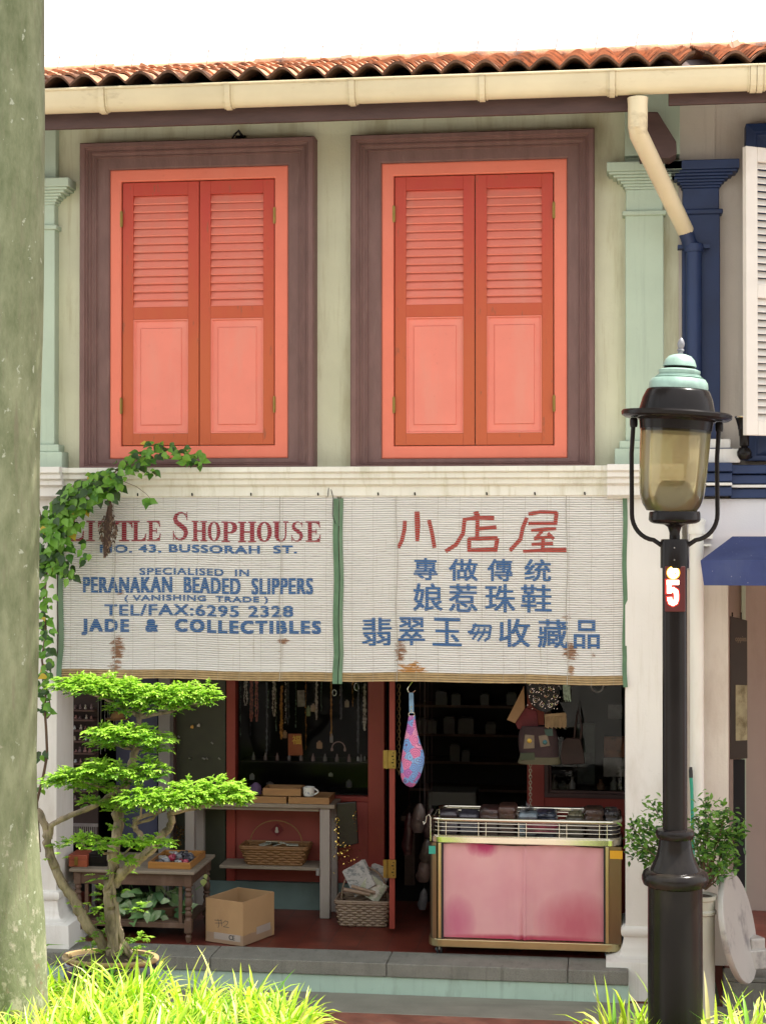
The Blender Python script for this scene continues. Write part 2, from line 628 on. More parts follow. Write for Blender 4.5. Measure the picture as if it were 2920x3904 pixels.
# ------------------------------------------------------------------ the shophouse
house = thing('shophouse', (-.3, .1, 0), 'two storey cream and mint shophouse with coral shuttered windows and a tiled roof', 'house')
YW, YF = .12, .03                     # wall plane, pilaster front
XB = X(2588, YW)                      # the party line with the neighbour
m = MB()
m.box(-3.9, XB, YW, .45, 3.0, 5.66)
m.build('wall', CREAM, house)

LX0, LX1 = X(217, 0), X(2383, 0)      # faces of the lower pillars towards the opening
# beam and stepped white ledge
zt = Z(1778, -.05)
prof = [(.40, zt - .002), (-.11, zt - .002), (-.11, zt - .035), (-.085, zt - .045), (-.085, zt - .075), (-.055, zt - .085), (-.055, zt - .115),
        (-.02, zt - .13), (-.02, zt - .19), (.02, zt - .205), (.02, 2.8), (.40, 2.8)]
m = MB()
m.mould(prof, LX0 - .02, X(2330, -.1))
m.build('cornice', LEDGE, house, bevel=.003)


def breakfront(x0, x1, mat, mat2=None, name='cornice'):
    k = MB()
    p2 = [(y - .055 if y < .3 else y, z) for y, z in prof[:-2]] + [(-.03, zt - .21), (.40, zt - .21)]
    p2[0] = (.40, zt + .004)
    p2[1] = (-.165, zt + .004)
    k.mould(p2, x0, x1)
    o = k.build(name, mat, house, bevel=.003)
    return o


breakfront(LX0 - .40, LX0 + .07, WHITE)
breakfront(X(2314, -.15), XB + .02, WHITE)


def pilaster(px0, px1, x0=None, x1=None, mat=MINT, par=None, top=True):
    a = X(px0, YF, 1200) if x0 is None else x0
    b = X(px1, YF, 1200) if x1 is None else x1
    k = MB()
    z0 = zt + .005
    k.box(a - .07, b + .07, YF - .05, YW + .02, z0, z0 + .105)
    k.box(a - .04, b + .04, YF - .03, YW + .02, z0 + .105, z0 + .155)
    zn = Z(803, YF, 2440)
    zc = Z(622, YF, 2440)
    k.box(a, b, YF, YW + .02, z0 + .155, zn - .015)
    k.box(a - .018, b + .018, YF - .018, YW + .02, zn - .03, zn)
    k.box(a + .004, b - .004, YF + .004, YW + .02, zn, zn + .14)
    n = 6
    for i in range(n):                                       # cavetto capital
        t0, t1 = i / n, (i + 1) / n
        o = .105 * (1 - math.cos(t1 * math.pi / 2))
        za, zb = zn + .14 + (zc - zn - .20) * t0, zn + .14 + (zc - zn - .20) * t1
        k.box(a - o, b + o, YF - o * .6, YW + .02, za, zb)
    k.box(a - .118, b + .118, YF - .075, YW + .02, zc - .06, zc)
    if top:
        k.box(a, b, YF + .02, YW + .02, zc, 5.62)
    return k.build('pilaster', mat, par or house, bevel=.006)


pilaster(0, 0, LX0 - .34, X(208, YF, 1200))
pilaster(2384, 2530)
# lower square pillars with moulded bases
def pillar(x0, x1, base, par, mat=WHITE, zb=.21):
    k = MB()
    k.box(x0, x1, 0, .36, base, zt - .2)
    d = zb - .21
    prof = [(.137, -.2), (.124, .030 + d), (.120, .036 + d), (.080, .046 + d)]
    prof += [(.080 - .055 * math.sin(R(i * 15)), .048 + d + .058 * (1 - math.cos(R(i * 15)))) for i in range(7)]
    prof += [(.021, .110 + d), (.014, .140 + d), (.010, .170 + d)]
    prof += [(.006 + .024 * math.cos(R(-80 + i * 16)), .205 + d + .033 * math.sin(R(-80 + i * 16))) for i in range(11)]
    prof += [(.001, .240 + d)]
    sqloft(k, x0, x1, 0, .36, prof)
    return k.build('pillar', mat, par, bevel=0)


pillar(LX0 - .36, LX0, -.2, house, zb=.33)
PX1 = X(2600, 0)
pillar(LX1, PX1, -.2, house)

# windows: brown moulded surround > casing, shutters, louvres, panels, hinges
def window(ob, ca, sh, mid, lou_z, pan_z, rail):
    """px boxes: ob surround, ca casing, sh shutter opening (x0,x1,ytop,ybot)"""
    pm_ = (ob[0] + ob[1]) / 2
    def wr(b, Y):
        return (X(b[0], Y), X(b[1], Y), Z(b[3], Y, pm_), Z(b[2], Y, pm_))
    o = wr(ob, .0)
    i = wr(ca, .04)
    o = (o[0], o[1], zt - .001, Z(b_top(ob), .0, pm_))
    i = (i[0], i[1], i[2], Z(b_top(ca), .04, pm_))
    s = wr(sh, .06)
    s = (s[0], s[1], s[2], Z(b_top(sh), .06, pm_))
    k = MB()
    k.ringframe(o, i, [(0, YW + .01), (0, -.005), (.05, -.022), (.20, -.022), (.22, -.008), (.27, -.008), (.29, .004), (.38, -.002), (.40, .014), (.46, .016), (.48, .022), (.55, .018), (.57, .034), (.95, .036), (1, .045), (1, YW + .01)])
    w = k.build('window', BROWN, house, bevel=.003)
    k = MB()
    k.ringframe((i[0] + .001, i[1] - .001, i[2] + .001, i[3] - .001), s, [(0, YW + .012), (0, .050), (.12, .046), (.93, .046), (1, .052), (1, YW + .012)])
    k.build('casing', CORAL, w, bevel=.003)
    xm = X(mid, .06)
    for side, (a, b) in enumerate(((s[0] + .006, xm - .003), (xm + .003, s[1] - .006))):
        st = .074
        l0, l1 = a + st, b - st
        zb, ztp = s[2] + .005, s[3] - .006
        zl1, zl0 = ztp - .088, Z(lou_z, .06, pm_)
        zp1, zp0 = Z(pan_z, .06, pm_), zb + .078
        k = MB()
        ya, yb = .060, .105
        k.box(a, l0, ya, yb, zb, ztp)
        k.box(l1, b, ya, yb, zb, ztp)
        k.box(l0, l1, ya, yb, zl1, ztp)
        k.box(l0, l1, ya, yb, zp1, zl0)
        k.box(l0, l1, ya, yb, zb, zp0)
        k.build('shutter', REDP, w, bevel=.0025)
        k = MB()
        n = 14
        pit = (zl1 - zl0) / n
        for q in range(n):
            z0 = zl0 + q * pit
            j = rnd.uniform(-.002, .002)
            # sloping slat: lower edge forward
            k.add([(l0, .064 + j, z0 + .001), (l1, .064 - j, z0 + .001), (l1, .094, z0 + pit * 1.08), (l0, .094, z0 + pit * 1.08),
                   (l0, .070 + j, z0 - .006), (l1, .070 - j, z0 - .006), (l1, .100, z0 + pit * 1.02), (l0, .100, z0 + pit * 1.02)],
                  [(0, 1, 2, 3), (5, 4, 7, 6), (4, 5, 1, 0)])
        k.box(l0, l1, .101, .104, zl0, zl1)
        k.build('louvre', CORALP, w)
        k = MB()
        k.ringframe((l0 + .001, l1 - .001, zp0 + .001, zp1 - .001), (l0 + .05, l1 - .05, zp0 + .06, zp1 - .06),
                    [(0, .064), (.12, .064), (.2, .078), (.45, .079), (.93, .078), (1, .071)])
        k.box(l0 + .05, l1 - .05, .071, .104, zp0 + .06, zp1 - .06)
        k.build('panel', CORALP, w, bevel=.002)
        hx = s[0] + .001 if side == 0 else s[1] - .001
        for hz in (s[2] + .27, s[3] - .25):
            k = MB()
            k.tube([(hx, .044, hz - .055), (hx, .044, hz + .055)], .0055, 8)
            k.box(hx - .009, hx + .009, .0445, .058, hz - .05, hz + .05)
            k.build('hinge', BRASS, w)
    return w


def b_top(b):
    return b[2]


window((303, 1198, 531, 1780), (417, 1097, 637, 1747), (463, 1048, 686, 1699), 759, 1167, 1214, 48)
window((1336, 2268, 500, 1780), (1454, 2163, 611, 1747), (1502, 2113, 663, 1699), 1811, 1157, 1204, 48)

TILED = pm('dark_tile_end', (.13, .065, .04), .9, .4, 14, dirt=(.20, .10, .06), dlo=.5, dhi=.7, dsc=9, dst=(1, 1, 1), bmp=.3)  # darker brown for the lip and underside of the lowest course


WIREM = pm('sunlit_wire', (.55, .36, .24), .6, .2, 8, bmp=0)
# roof: courses of half-round clay tiles
def roof(x0, x1, par, label=None):
    ys, zs, sl = -.705, 5.553, R(17.0)
    pitch, course, nc = .1795, .235, 8
    k = MB()
    ns = 10
    nr = int((x1 - x0) / pitch)
    def h(u):
        # wide round over-tile, narrow valley
        return .075 * (1 - abs(2 * ((u + .5) % 1) - 1) ** 1.7) if False else .062 * abs(math.cos(math.pi * u)) ** 1.15
    for c in range(nc):
        base = []
        jit = [rnd.uniform(-.012, .012) for _ in range(nr + 1)]
        lift = [rnd.uniform(-.004, .006) for _ in range(nr + 1)]
        for end in (0, 1):
            row = []
            for i in range(nr * ns + 1):
                u = i / ns
                r = int(round(u)) % (nr + 1)
                d = c * course + end * (course + .03) + (jit[r] if end == 0 else 0)
                up = (.024 + lift[r]) * (1 - end) + h(u)
                y = ys + d * math.cos(sl) - up * math.sin(sl) * 0
                z = zs + d * math.sin(sl) + up
                row.append((x0 + u * pitch, y, z))
            base.append(row)
        n = len(base[0])
        lip = [(x, y + .002, z - .016) for x, y, z in base[0]]
        vs = lip + base[0] + base[1]
        fs, lips = [], []
        for i in range(n - 1):
            lips.append((i, i + 1, n + i + 1, n + i))
            fs.append((n + i, n + i + 1, 2 * n + i + 1, 2 * n + i))
        k.add(vs, fs, 0)
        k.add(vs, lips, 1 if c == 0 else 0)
        # under-side of the lowest course
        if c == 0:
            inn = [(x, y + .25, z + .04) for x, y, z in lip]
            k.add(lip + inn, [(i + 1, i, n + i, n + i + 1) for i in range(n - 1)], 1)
    D = nc * course
    for i in range(nr):                                      # round ridge caps
        xa = x0 + i * pitch
        if i % 2 == 0:
            yy, zz = ys + D * math.cos(sl), zs + D * math.sin(sl) + .03
            k.tube([(xa, yy, zz + rnd.uniform(-.01, .01)), (xa + pitch * 2.1, yy, zz + rnd.uniform(-.01, .01))], .06, 10)
    o = k.build('roof', [TILE, TILED], par, label=label)
    k = MB()
    zr_ = zs + D * math.sin(sl)
    yr_ = ys + D * math.cos(sl)
    k.tube([(x0 + i * .14, yr_ - .06, zr_ + .155 + .010 * math.sin(i * 2.3) + rnd.uniform(-.006, .006)) for i in range(int((x1 - x0) / .14))], .0022, 5)
    for i in range(int((x1 - x0) / .28)):
        k.tube([(x0 + i * .28, yr_ - .06, zr_ + .05), (x0 + i * .28 + .02, yr_ - .06, zr_ + .155)], .003, 5)
    for i in range(int((x1 - x0) / 1.7)):
        xx = x0 + i * 1.7 + rnd.uniform(0, .5)
        k.obox((xx, yr_ - .04, zr_ + .055), .08, .05, .045, rnd.random(), rnd.uniform(-.5, .5), rnd.uniform(-.5, .5))
    k.build('ridge_wire', WIREM, o)
    # boards under the tiles
    k = MB()
    c_, s_ = math.cos(sl), math.sin(sl)
    k.mould([(ys + .06, zs - .035), (ys + .06, zs - .015), (ys + D * c_, zs + D * s_ - .02), (ys + D * c_ + .4, zs + D * s_ - .2), (ys + D * c_ + .4, zs + D * s_ - .24), (ys + D * c_, zs + D * s_ - .05)], x0, x1)
    k.build('soffit', DKBROWN, o)
    return o


roof(-3.95, XB + .12, house)
m = MB()
fz1, fz0 = 5.50, Z(476, -.60, 800)
m.box(-3.9, X(2425, -.6), -.625, -.595, fz0, fz1)
m.build('fascia', DKBROWN, house, bevel=.004)


def gutter(x0, x1, par, joints):
    k = MB()
    n, r = 12, .066
    yc, zc = -.70, 5.518
    vs = []
    pr = [(-r - .008, 0.0), (-r - .008, .008), (-r, .008)]
    for i in range(n + 1):
        a = math.pi + math.pi * i / n
        pr.append((r * math.cos(a), r * 1.15 * math.sin(a) - .052 * abs(math.sin(a)) ** .5))
    inner = [(p[0] * .93, p[1] * .93 + .002) for p in pr[3:]][::-1]
    outer = pr + [(r, .006)]
    poly = outer + [(inner[0][0], .006)] + inner
    N = len(poly)
    vs = [(x0, yc + p[0], zc + p[1]) for p in poly] + [(x1, yc + p[0], zc + p[1]) for p in poly]
    k.add(vs, [((i + 1) % N, i, N + i, N + (i + 1) % N) for i in range(N)], 0, False)
    k.tube([(x0, yc - r - .004, zc + .008), (x1, yc - r - .004, zc + .008)], .0085, 8)
    g = k.build('gutter', GUTTER, par)
    for q in joints:
        b = MB()
        for dx, w, e in ((-.024, .010, .006), (.0, .034, .012), (.028, .008, .005)):
            ring = [(x, yc + p[0] * (1 + e / r), zc + p[1] * (1 + e / .12)) for x in (q + dx - w / 2, q + dx + w / 2) for p in outer]
            M_ = len(outer)
            b.add(ring, [(i + 1, i, M_ + i, M_ + i + 1) for i in range(M_ - 1)], 0)
            b.add(ring[:M_] + [(q + dx - w / 2, yc + p[0], zc + p[1]) for p in outer], [(i, i + 1, M_ + i + 1, M_ + i) for i in range(M_ - 1)], 0)
            b.add(ring[M_:] + [(q + dx + w / 2, yc + p[0], zc + p[1]) for p in outer], [(i + 1, i, M_ + i, M_ + i + 1) for i in range(M_ - 1)], 0)
        b.build('gutter_bracket', GUTTER, g)
    return g


gutter(-3.95, X(2890, -.72), house, [X(p, -.74) for p in (388, 868, 1342, 1838, 2335, 2874)])

# downpipe from the gutter, swan neck and the blue lower length
m = MB()
yp = -.70
pA, pB = at(2431, 395, yp), at(2431, 480, yp)
p1 = at(2431, 500, yp + .02)
p2 = at(2614, 880, -.06)
m.tube([at(2431, 372, yp), pA, pB, at(2434, 510, yp + .04), p2], [.062, .059, .059, .057, .052], 20)
m.build('downpipe', GUTTER, house, bevel=0)
m = MB()
xp = X(2645, -.02, 1000)
m.tube([p2 + (p1 - p2) * .03, at(2630, 930, -.03), (xp, -.03, Z(970, -.03))], [.047, .047, .050], 16)
m.tube([(xp, -.03, Z(985, -.03)), (xp, -.03, zt + .12)], .050, 16)
m.lathe([(.058, 0), (.062, .02), (.058, .05)], (xp, -.03, Z(985, -.03)), 16)
m.box(xp - .10, xp + .10, -.02, .06, Z(972, 0), Z(958, 0))
m.build('downpipe', NAVY, house, label='navy lower length of the downpipe')

k = MB()
fx, fz = X(912, .05, 515), Z(512, .05, 912)
k.tube([(fx - .05, .06, fz - .02), (fx - .025, .03, fz), (fx, .03, fz + .022), (fx + .02, .05, fz - .01), (fx + .025, .1, fz - .02)], [.006, .007, .010, .010, .006], 8)
k.box(fx - .035, fx + .035, .09, .1195, fz - .025, fz + .005)
k.build('cable_fitting', BLACKM, house)

# party-wall corbel
m = MB()
yy = -.22
pts = [at(2440, 424, yy), at(2507, 424, yy), at(2578, 538, yy), at(2580, 585, yy), at(2555, 601, yy), at(2440, 601, yy)]
m.prism([(p.x, p.z) for p in pts], yy, YW)
m.build('corbel', DKBROWN, house, bevel=.005)
m = MB()
m.box(X(2384, .0), X(2594, -.02), -.02, .2, Z(622, 0) + .002, 5.58)
m.build('party_wall_pier', MINT, house, bevel=.004)

# five-foot way ceiling and shop interior
m = MB()
m.box(-3.6, PX1 + .2, .40, 5.0, 2.8, 2.95)
m.build('ceiling', DKBROWN, house)
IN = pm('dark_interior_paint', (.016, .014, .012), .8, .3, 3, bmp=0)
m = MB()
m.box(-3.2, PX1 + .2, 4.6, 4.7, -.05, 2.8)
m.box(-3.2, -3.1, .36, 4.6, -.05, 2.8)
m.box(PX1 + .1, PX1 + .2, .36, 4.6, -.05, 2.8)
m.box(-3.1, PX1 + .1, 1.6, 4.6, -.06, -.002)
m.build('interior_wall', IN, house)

# ---- shopfront (red joinery) at YS
YS = 1.25
sx = lambda p: X(p, YS, 2900)
sz = lambda p, px=1100: Z(p, YS, px)
front = MB()
for a, b in ((861, 900), (1405, 1467)):
    front.box(sx(a), sx(b), YS - .03, YS + .09, 0, 2.8)
front.box(sx(900), sx(1405), YS - .01, YS + .08, sz(3052), sz(3032))
front.box(sx(900), sx(1405), YS - .01, YS + .08, 2.55, 2.8)
front.box(sx(2010), sx(2075), YS - .03, YS + .09, 0, 2.8)
front.box(sx(2075), sx(2560), YS - .02, YS + .08, sz(3108, 2200), sz(3042, 2200))
front.box(sx(2075), sx(2560), YS, YS + .08, 0, sz(3108, 2200) - .002)
front.box(sx(1467), sx(2010), YS, YS + .08, 2.3, 2.8)
shop = front.build('shopfront', SHOPRED, house, bevel=.004)
k = MB()
k.box(sx(845), sx(1405), YS + .0, YS + .07, sz(3362), sz(3052) - .002)
k.build('panel', SHOPRED2, shop, bevel=.003)
k = MB()
k.box(sx(600), sx(1467) + .002, YS - .034, YS + .1, 0, sz(3362) - .001)
k.build('plinth', pm('teal_plinth', (.115, .175, .165), .7, .15, 4, dirt=(.07, .09, .085), bmp=.1), shop)
GLASS = glassmat('window_glass', (.9, .9, .9), .25)
k = MB()
k.box(sx(898), sx(1407), YS + .04, YS + .046, sz(3034), 2.56)
k.build('window_pane', glassmat('dim_window_glass', (.9, .9, .9), .06), shop, label='shop window pane with necklaces behind it')
k = MB()
wx0, wx1, wz0, wz1 = sx(2075), sx(2500), sz(3042, 2200), 2.5
k.ringframe((wx0, wx1, wz0, wz1), (wx0 + .05, wx1 - .05, wz0 + .05, wz1 - .05), [(0, YS + .03), (0, YS - .03), (.6, YS - .03), (.7, YS - .01), (1, YS - .01), (1, YS + .03)])
fr = k.build('window_frame', DKBROWN, shop, bevel=.003)
k = MB()
k.box(wx0 + .04, wx1 - .04, YS + .012, YS + .018, wz0 + .04, wz1 - .04)
k.build('window_pane', GLASS, shop, label='right shop window pane reflecting the street')
# open door leaf, folded outward, seen on its edge
k = MB()
dx0, dx1 = X(1499, .75), X(1519, .75)
bx0_, bx1_ = X(1488, YS - .02), X(1508, YS - .02)
vv = [(x_, y_, z_) for z_ in (.04, 2.7) for x_, y_ in ((dx0 - .002, .55), (dx1, .55), (bx1_, YS - .02), (bx0_, YS - .02))]
k.add(vv, [(3, 2, 1, 0), (4, 5, 6, 7)] + [(i, (i + 1) % 4, 4 + (i + 1) % 4, 4 + i) for i in range(4)])
door = k.build('door', SHOPRED, shop, bevel=.004)
for zc in (Z(2895, .55), Z(3312, .55)):
    k = MB()
    k.box(dx0 - .042, dx1 + .008, .536, .549, zc - .062, zc + .062)
    k.tube([(dx0 - .018, .535, zc - .064), (dx0 - .018, .535, zc + .064)], .008, 8)
    for q in (-.045, -.022, 0, .022, .045):
        k.tube([(dx1 - .008 - (.012 if abs(q) in (.022,) else 0), .5365, zc + q), (dx1 - .008, .533, zc + q)], .0045, 6, 1)
    k.build('hinge', [BRASS, BLACKM], shop)
# left bay: post, blue board, grey panel, olive glazed case
k = MB()
k.box(X(360, 1.0), X(373, 1.0), .95, 1.0, 0, 2.8)
k.box(X(612, 1.1), X(655, 1.1), 1.05, 1.15, 0, 2.8)
k.build('post', GREYP, shop)
k = MB()
k.box(X(447, 1.12), X(604, 1.12), 1.10, 1.14, .5, 2.75)
k.build('panel', pm('slate_blue_board', (.065, .07, .125), .7, .12, 4, bmp=.05), shop, label='slate blue board left of the window')
k = MB()
k.box(X(655, 1.2), X(672, 1.2), 1.15, 1.25, 0, 2.8)
k.box(X(670, 1.2), X(862, 1.2), 1.22, 1.27, 0, 2.8, 1)
k.build('panel', [DKBROWN, pm('olive_pegboard', (.030, .033, .020), .45, .2, 8, bmp=.05)], shop, label='dark olive panel')

# ------------------------------------------------------------------ neighbouring shophouse on the right
nb = thing('shophouse', (3.1, .1, 0), 'pale pinkish neighbouring shophouse with navy pilaster, navy trim and white shutter', 'house')
XR = 6.5
k = MB()
k.box(XB + .001, XR, YW + .001, .45, 2.6, 5.66)
k.build('wall', PINKW, nb)
k = MB()
k.box(XB + .004, X(2728, YW - .03), YW - .03, YW + .0005, Z(622, YW, 2660) - .05, 5.62)
k.build('pier', PINKW, nb, bevel=.004)
# navy pilaster with a stepped capital and cream base
pilaster(0, 0, XB + .02, X(2745, YF, 1200), NAVY, nb, False)
x0, x1 = XB + .0, X(2756, YF, 1700)
k = MB()
zt2 = Z(1762, -.05, 2750)
k.box(x0 + .06, x1 + .045, YF - .045, YW + .03, zt2 + .002, zt2 + .15)
k.box(x0 + .06, x1 + .10, YF - .10, YW + .03, zt2 - .004, zt2 + .085)
k.build('pilaster_base', WHITE, nb, bevel=.006)
# navy and white string course
for a, b, yo, mt in ((0, .062, -.10, NAVY), (.062, .125, -.07, NAVY), (.125, .15, -.085, WHITE), (.15, .215, -.05, NAVY)):
    k = MB()
    k.box(XB + .05, X(2790, -.1), yo - .05, .40, zt2 - b + .0005, zt2 - a - .006)
    k.box(X(2790, -.1) + .0005, XR, yo + .03, .40, zt2 - b + .0005 - .012, zt2 - a - .018)
    k.build('cornice', mt, nb, bevel=.006)
k = MB()
k.box(XB + .05, XR, .02, .42, 2.52, zt2 - .232)
k.build('beam', pm('lilac_white', (.66, .64, .66), .8, .06, 2, bmp=.1), nb)
# window moulding and the open white shutter
k = MB()
wx = X(2846, .0)
k.ringframe((wx, wx + 1.55, zt2 + .01, Z(468, 0, 2880)), (wx + .20, wx + 1.35, zt2 + .12, Z(468, 0, 2880) - .2), [(0, YW + .02), (0, .0), (.3, -.01), (.35, .02), (1, .04), (1, YW + .02)])
nw = k.build('window', NAVY, nb, bevel=.004)
SHW = pm('white_shutter_paint', (.70, .66, .60), .6, .06, 4, dirt=(.5, .42, .32), dlo=.6, dhi=.85, bmp=.06)
hinge = Vector((wx + .62, .0, 0))
free = Vector((X(2838, -.40, 1100), -.40, 0))
dv = (free - hinge)
Ls = dv.length
ang = math.atan2(dv.y, dv.x)
Ms = Matrix.Translation(hinge) @ Matrix.Rotation(ang, 4, 'Z')
z0, z1 = Z(1659, -.40, 2850), Z(556, -.40, 2850)
k = MB()
for a, b, c, d in ((0, .08, z0, z1), (Ls - .085, Ls, z0, z1), (.08, Ls - .085, z1 - .09, z1), (.08, Ls - .085, z0, z0 + .09), (.08, Ls - .085, (z0 + z1) / 2 - .04, (z0 + z1) / 2 + .04)):
    k.box(a, b, -.02, .02, c, d, 0, Ms)
ns_ = k.build('shutter', SHW, nw, bevel=.004)
k = MB()
for za, zb in ((z0 + .09, (z0 + z1) / 2 - .04), ((z0 + z1) / 2 + .04, z1 - .09)):
    n = int((zb - za) / .043)
    p = (zb - za) / n
    for i in range(n):
        z = za + i * p
        k.add([Ms @ Vector(v) for v in ((.08, .018, z), (Ls - .085, .018, z), (Ls - .085, -.014, z + p * .8), (.08, -.014, z + p * .8),
               (.08, .018, z + .007), (Ls - .085, .018, z + .007), (Ls - .085, -.014, z + p * .8 + .007), (.08, -.014, z + p * .8 + .007))],
              [(0, 1, 2, 3), (7, 6, 5, 4), (0, 4, 5, 1), (2, 6, 7, 3)])
k.build('louvre', SHW, nw)
# lower storey: recessed side wall and shop wall
k = MB()
xa, xb_ = X(2775, .36), X(2829, 1.3)
k.box(PX1 + .002, X(2776, .02), .02, .35, 0.0, 2.53)
k.build('pillar', PINKW, nb, bevel=.005)
k = MB()
k.box(PX1 + .002, X(2776, .3), .352, 2.2, .004, 2.53)
k.build('side_wall', PINKW, nb)
k = MB()
k.box(X(2776, .3) - .02, XR, 1.6, 1.7, .005, 2.6)
k.build('shop_wall', pm('taupe_wall', (.42, .34, .30), .8, .06, 2, dirt=(.33, .26, .22), bmp=.06), nb)
k = MB()
k.box(X(2826, 1.55), X(2842, 1.55), 1.55, 1.598, .006, 2.5)
k.build('door_trim', MINT, nb, bevel=.003)
k = MB()
k.box(PX1, XR, .42, 2.2, 2.50, 2.515)
k.build('ceiling', PINKW, nb)
# roof, fascia and gutter run on
roof(XB + .12 + .0, XR, nb)
k = MB()
k.box(X(2550, -.6), XR, -.625, -.595, Z(398, -.6, 2700), 5.5)
k.build('fascia', DKBROWN, nb, bevel=.004)
gutter(X(2890, -.72) + .002, XR, nb, [X(2900, -.74)])
# white round downpipe by the pillar
k = MB()
xd, yd = X(2655, -.02, 2400), -.06
k.tube([(xd, yd, -.18), (xd, yd, Z(2035, -.02))], .044, 18)
k.lathe([(.052, 0), (.054, .03), (.05, .055), (.058, .07), (.058, .085), (.04, .10)], (xd, yd, Z(2035, -.02)), 18)
k.box(xd + .03, xd + .10, -.07, .03, Z(2052, 0), Z(2030, 0))
k.box(xd + .035, xd + .09, -.07, .03, Z(2080, 0), Z(2072, 0))
k.build('downpipe', PIPEW, nb)
# navy canvas awning
k = MB()
ax0 = X(2670, -.55, 2150)
za = Z(2045, -.0, 2790)
zb = Z(2137, -.55, 2700)
zc = Z(2232, -.55, 2750)
axt = X(2792, -.0, 2045)
nseg = 10
vs, fs = [], []
for i in range(nseg + 1):
    t = i / nseg
    xt, xl = axt + (XR - axt) * t, ax0 + (XR - ax0) * t
    vs += [(xt, -.005, za), (xl, -.55, zb + .006 * math.sin(i * 2.1)), (xl + (.02 if i == 0 else 0), -.552, zc + .006 * math.sin(i * 3.3))]
for i in range(nseg):
    a = i * 3
    fs += [(a + 1, a + 4, a + 3, a), (a + 2, a + 5, a + 4, a + 1)]
vs += [(axt - .06, -.005, zc + .10)]
fs += [(0, len(vs) - 1, 2, 1)]
k.add(vs, fs, 0)
aw = k.build('awning', pm('navy_canvas', (.030, .045, .145), .8, .15, 5, dirt=(.06, .08, .17), dlo=.6, dhi=.8, bmp=.1, bsc=120, speck=((.35, .35, .4), 60, .72)), nb)
so = aw.modifiers.new('solid', 'SOLIDIFY')
so.thickness = .006

# spotlight on its ball bracket
sx_, sy_ = X(2836, -.1, 1650), -.12
sp = thing('spotlight', (sx_, sy_, Z(1765, -.1)), 'small black spotlight with silver reflector on a ball mount by the navy ledge', 'spotlight')
k = MB()
zb_ = Z(1738, -.1)
k.lathe([(.0, -.045), (.03, -.036), (.044, -.012), (.046, .01), (.034, .036), (.015, .045), (0, .046)], (sx_, sy_, zb_), 18)
k.build('mount', BLACKM, sp)
k = MB()
k.lathe([(.018, 0), (.030, .012), (.031, .07), (.035, .075), (.036, .11), (.040, .115), (.040, .13), (.056, .185), (.060, .19)], (sx_, sy_ - .01, zb_ + .04), 20, cap=False)
k.build('body', BLACKM, sp)
k = MB()
k.lathe([(.010, .115), (.036, .135), (.055, .186)], (sx_, sy_ - .01, zb_ + .04), 20, cap=False)
k.lathe([(.056, .184), (.060, .188), (.061, .194), (.056, .194)], (sx_, sy_ - .01, zb_ + .04), 20, cap=False)
k.build('reflector', CHROME, sp)
k = MB()
k.tube([(sx_ + .01, sy_, zb_), (sx_ + .09, YW, zb_ - .03)], .012, 8)
k.build('arm', BLACKM, sp)

# dark hanging sign against the recess, with a picture and lettering
Y0 = .9
xs0, xs1 = X(2782, Y0), X(2848, Y0)
zs0, zs1 = Z(2892, Y0, 2820), Z(2355, Y0, 2820)
hs = thing('hanging_sign', ((xs0 + xs1) / 2, Y0, zs0), 'tall dark brown hanging sign with a pale picture inside the right-hand entrance', 'sign')
k = MB()
k.prism([(xs0, zs0 - .01), (xs1, zs0), (xs1, zs1 - .02), (xs0, zs1 + .01)], Y0, Y0 + .03)
k.build('board', pm('sign_brown', (.035, .022, .018), .5, .2, 4, bmp=.03), hs, bevel=.003)
k = MB()
k.prism([(X(2803, Y0), Z(2825, Y0, 2820)), (X(2847, Y0), Z(2822, Y0, 2820)), (X(2847, Y0), Z(2612, Y0, 2820)), (X(2803, Y0), Z(2612, Y0, 2820))], Y0 - .006, Y0 - .001)
k.build('picture', pm('faded_print', (.40, .36, .22), .6, .3, 14, dirt=(.16, .13, .06), dlo=.5, dhi=.62, dsc=9, dst=(1, 1, .6), bmp=0), hs)
INKP = flat('pale_sign_ink', (.20, .15, .10), .6)
k = MB()
put_text(k, 'oppies', X(2802, Y0), X(2845, Y0), Z(2452, Y0, 2820), Z(2426, Y0, 2820), Y0 - .004, .0012)
k.build('lettering', INKP, hs)
for i in range(2):
    k = MB()
    xx = X(2792 + i * 34, Y0 - .01)
    k.tube([(xx, Y0 + .015, zs1 - .02), (xx, Y0 + .015, zs1 + .035)], .005, 6)
    k.build('hook', BLACKM, hs)
# the dark strip below it
k = MB()
k.prism([(X(2795, Y0), Z(3370, Y0, 2820)), (X(2812, Y0), Z(3402, Y0, 2820)), (X(2838, Y0), Z(3385, Y0, 2820)), (X(2838, Y0), zs0 - .012), (X(2795, Y0), zs0 - .014)], Y0 + .002, Y0 + .04)
tag(k.build('banner', flat('black_cloth', (.012, .012, .014), .9)), 'black cloth strip hanging beneath the brown sign', 'banner')


# ------------------------------------------------------------------ row across the street, behind the camera: seen only in the shop glass
op = thing('terrace_row', (0, -19, -.2), 'pale shophouse row across the street, reflected in the shop glass', 'house')
k = MB()
k.box(-16, 18, -22, -19, -.2, 6.6)
k.build('wall', pm('faded_apricot_plaster', (.38, .27, .17), .85, .2, .6, dirt=(.16, .2, .1), bmp=0), op)
k = MB()
for i in range(15):
    xx = -14.5 + i * 2.2
    k.box(xx, xx + 1.1, -19.0, -18.93, 3.2, 5.3)
    k.box(xx, xx + 1.6, -19.0, -18.95, -.19, 2.3)
k.build('window', DKBROWN, op)


YBL = .0                      # blinds hang at this depth
ZB0, ZB1, NSL = 1.783, 3.012, 84
PITCH = (ZB1 - ZB0) / NSL
YT = YBL - .0080              # paint sits on the slats


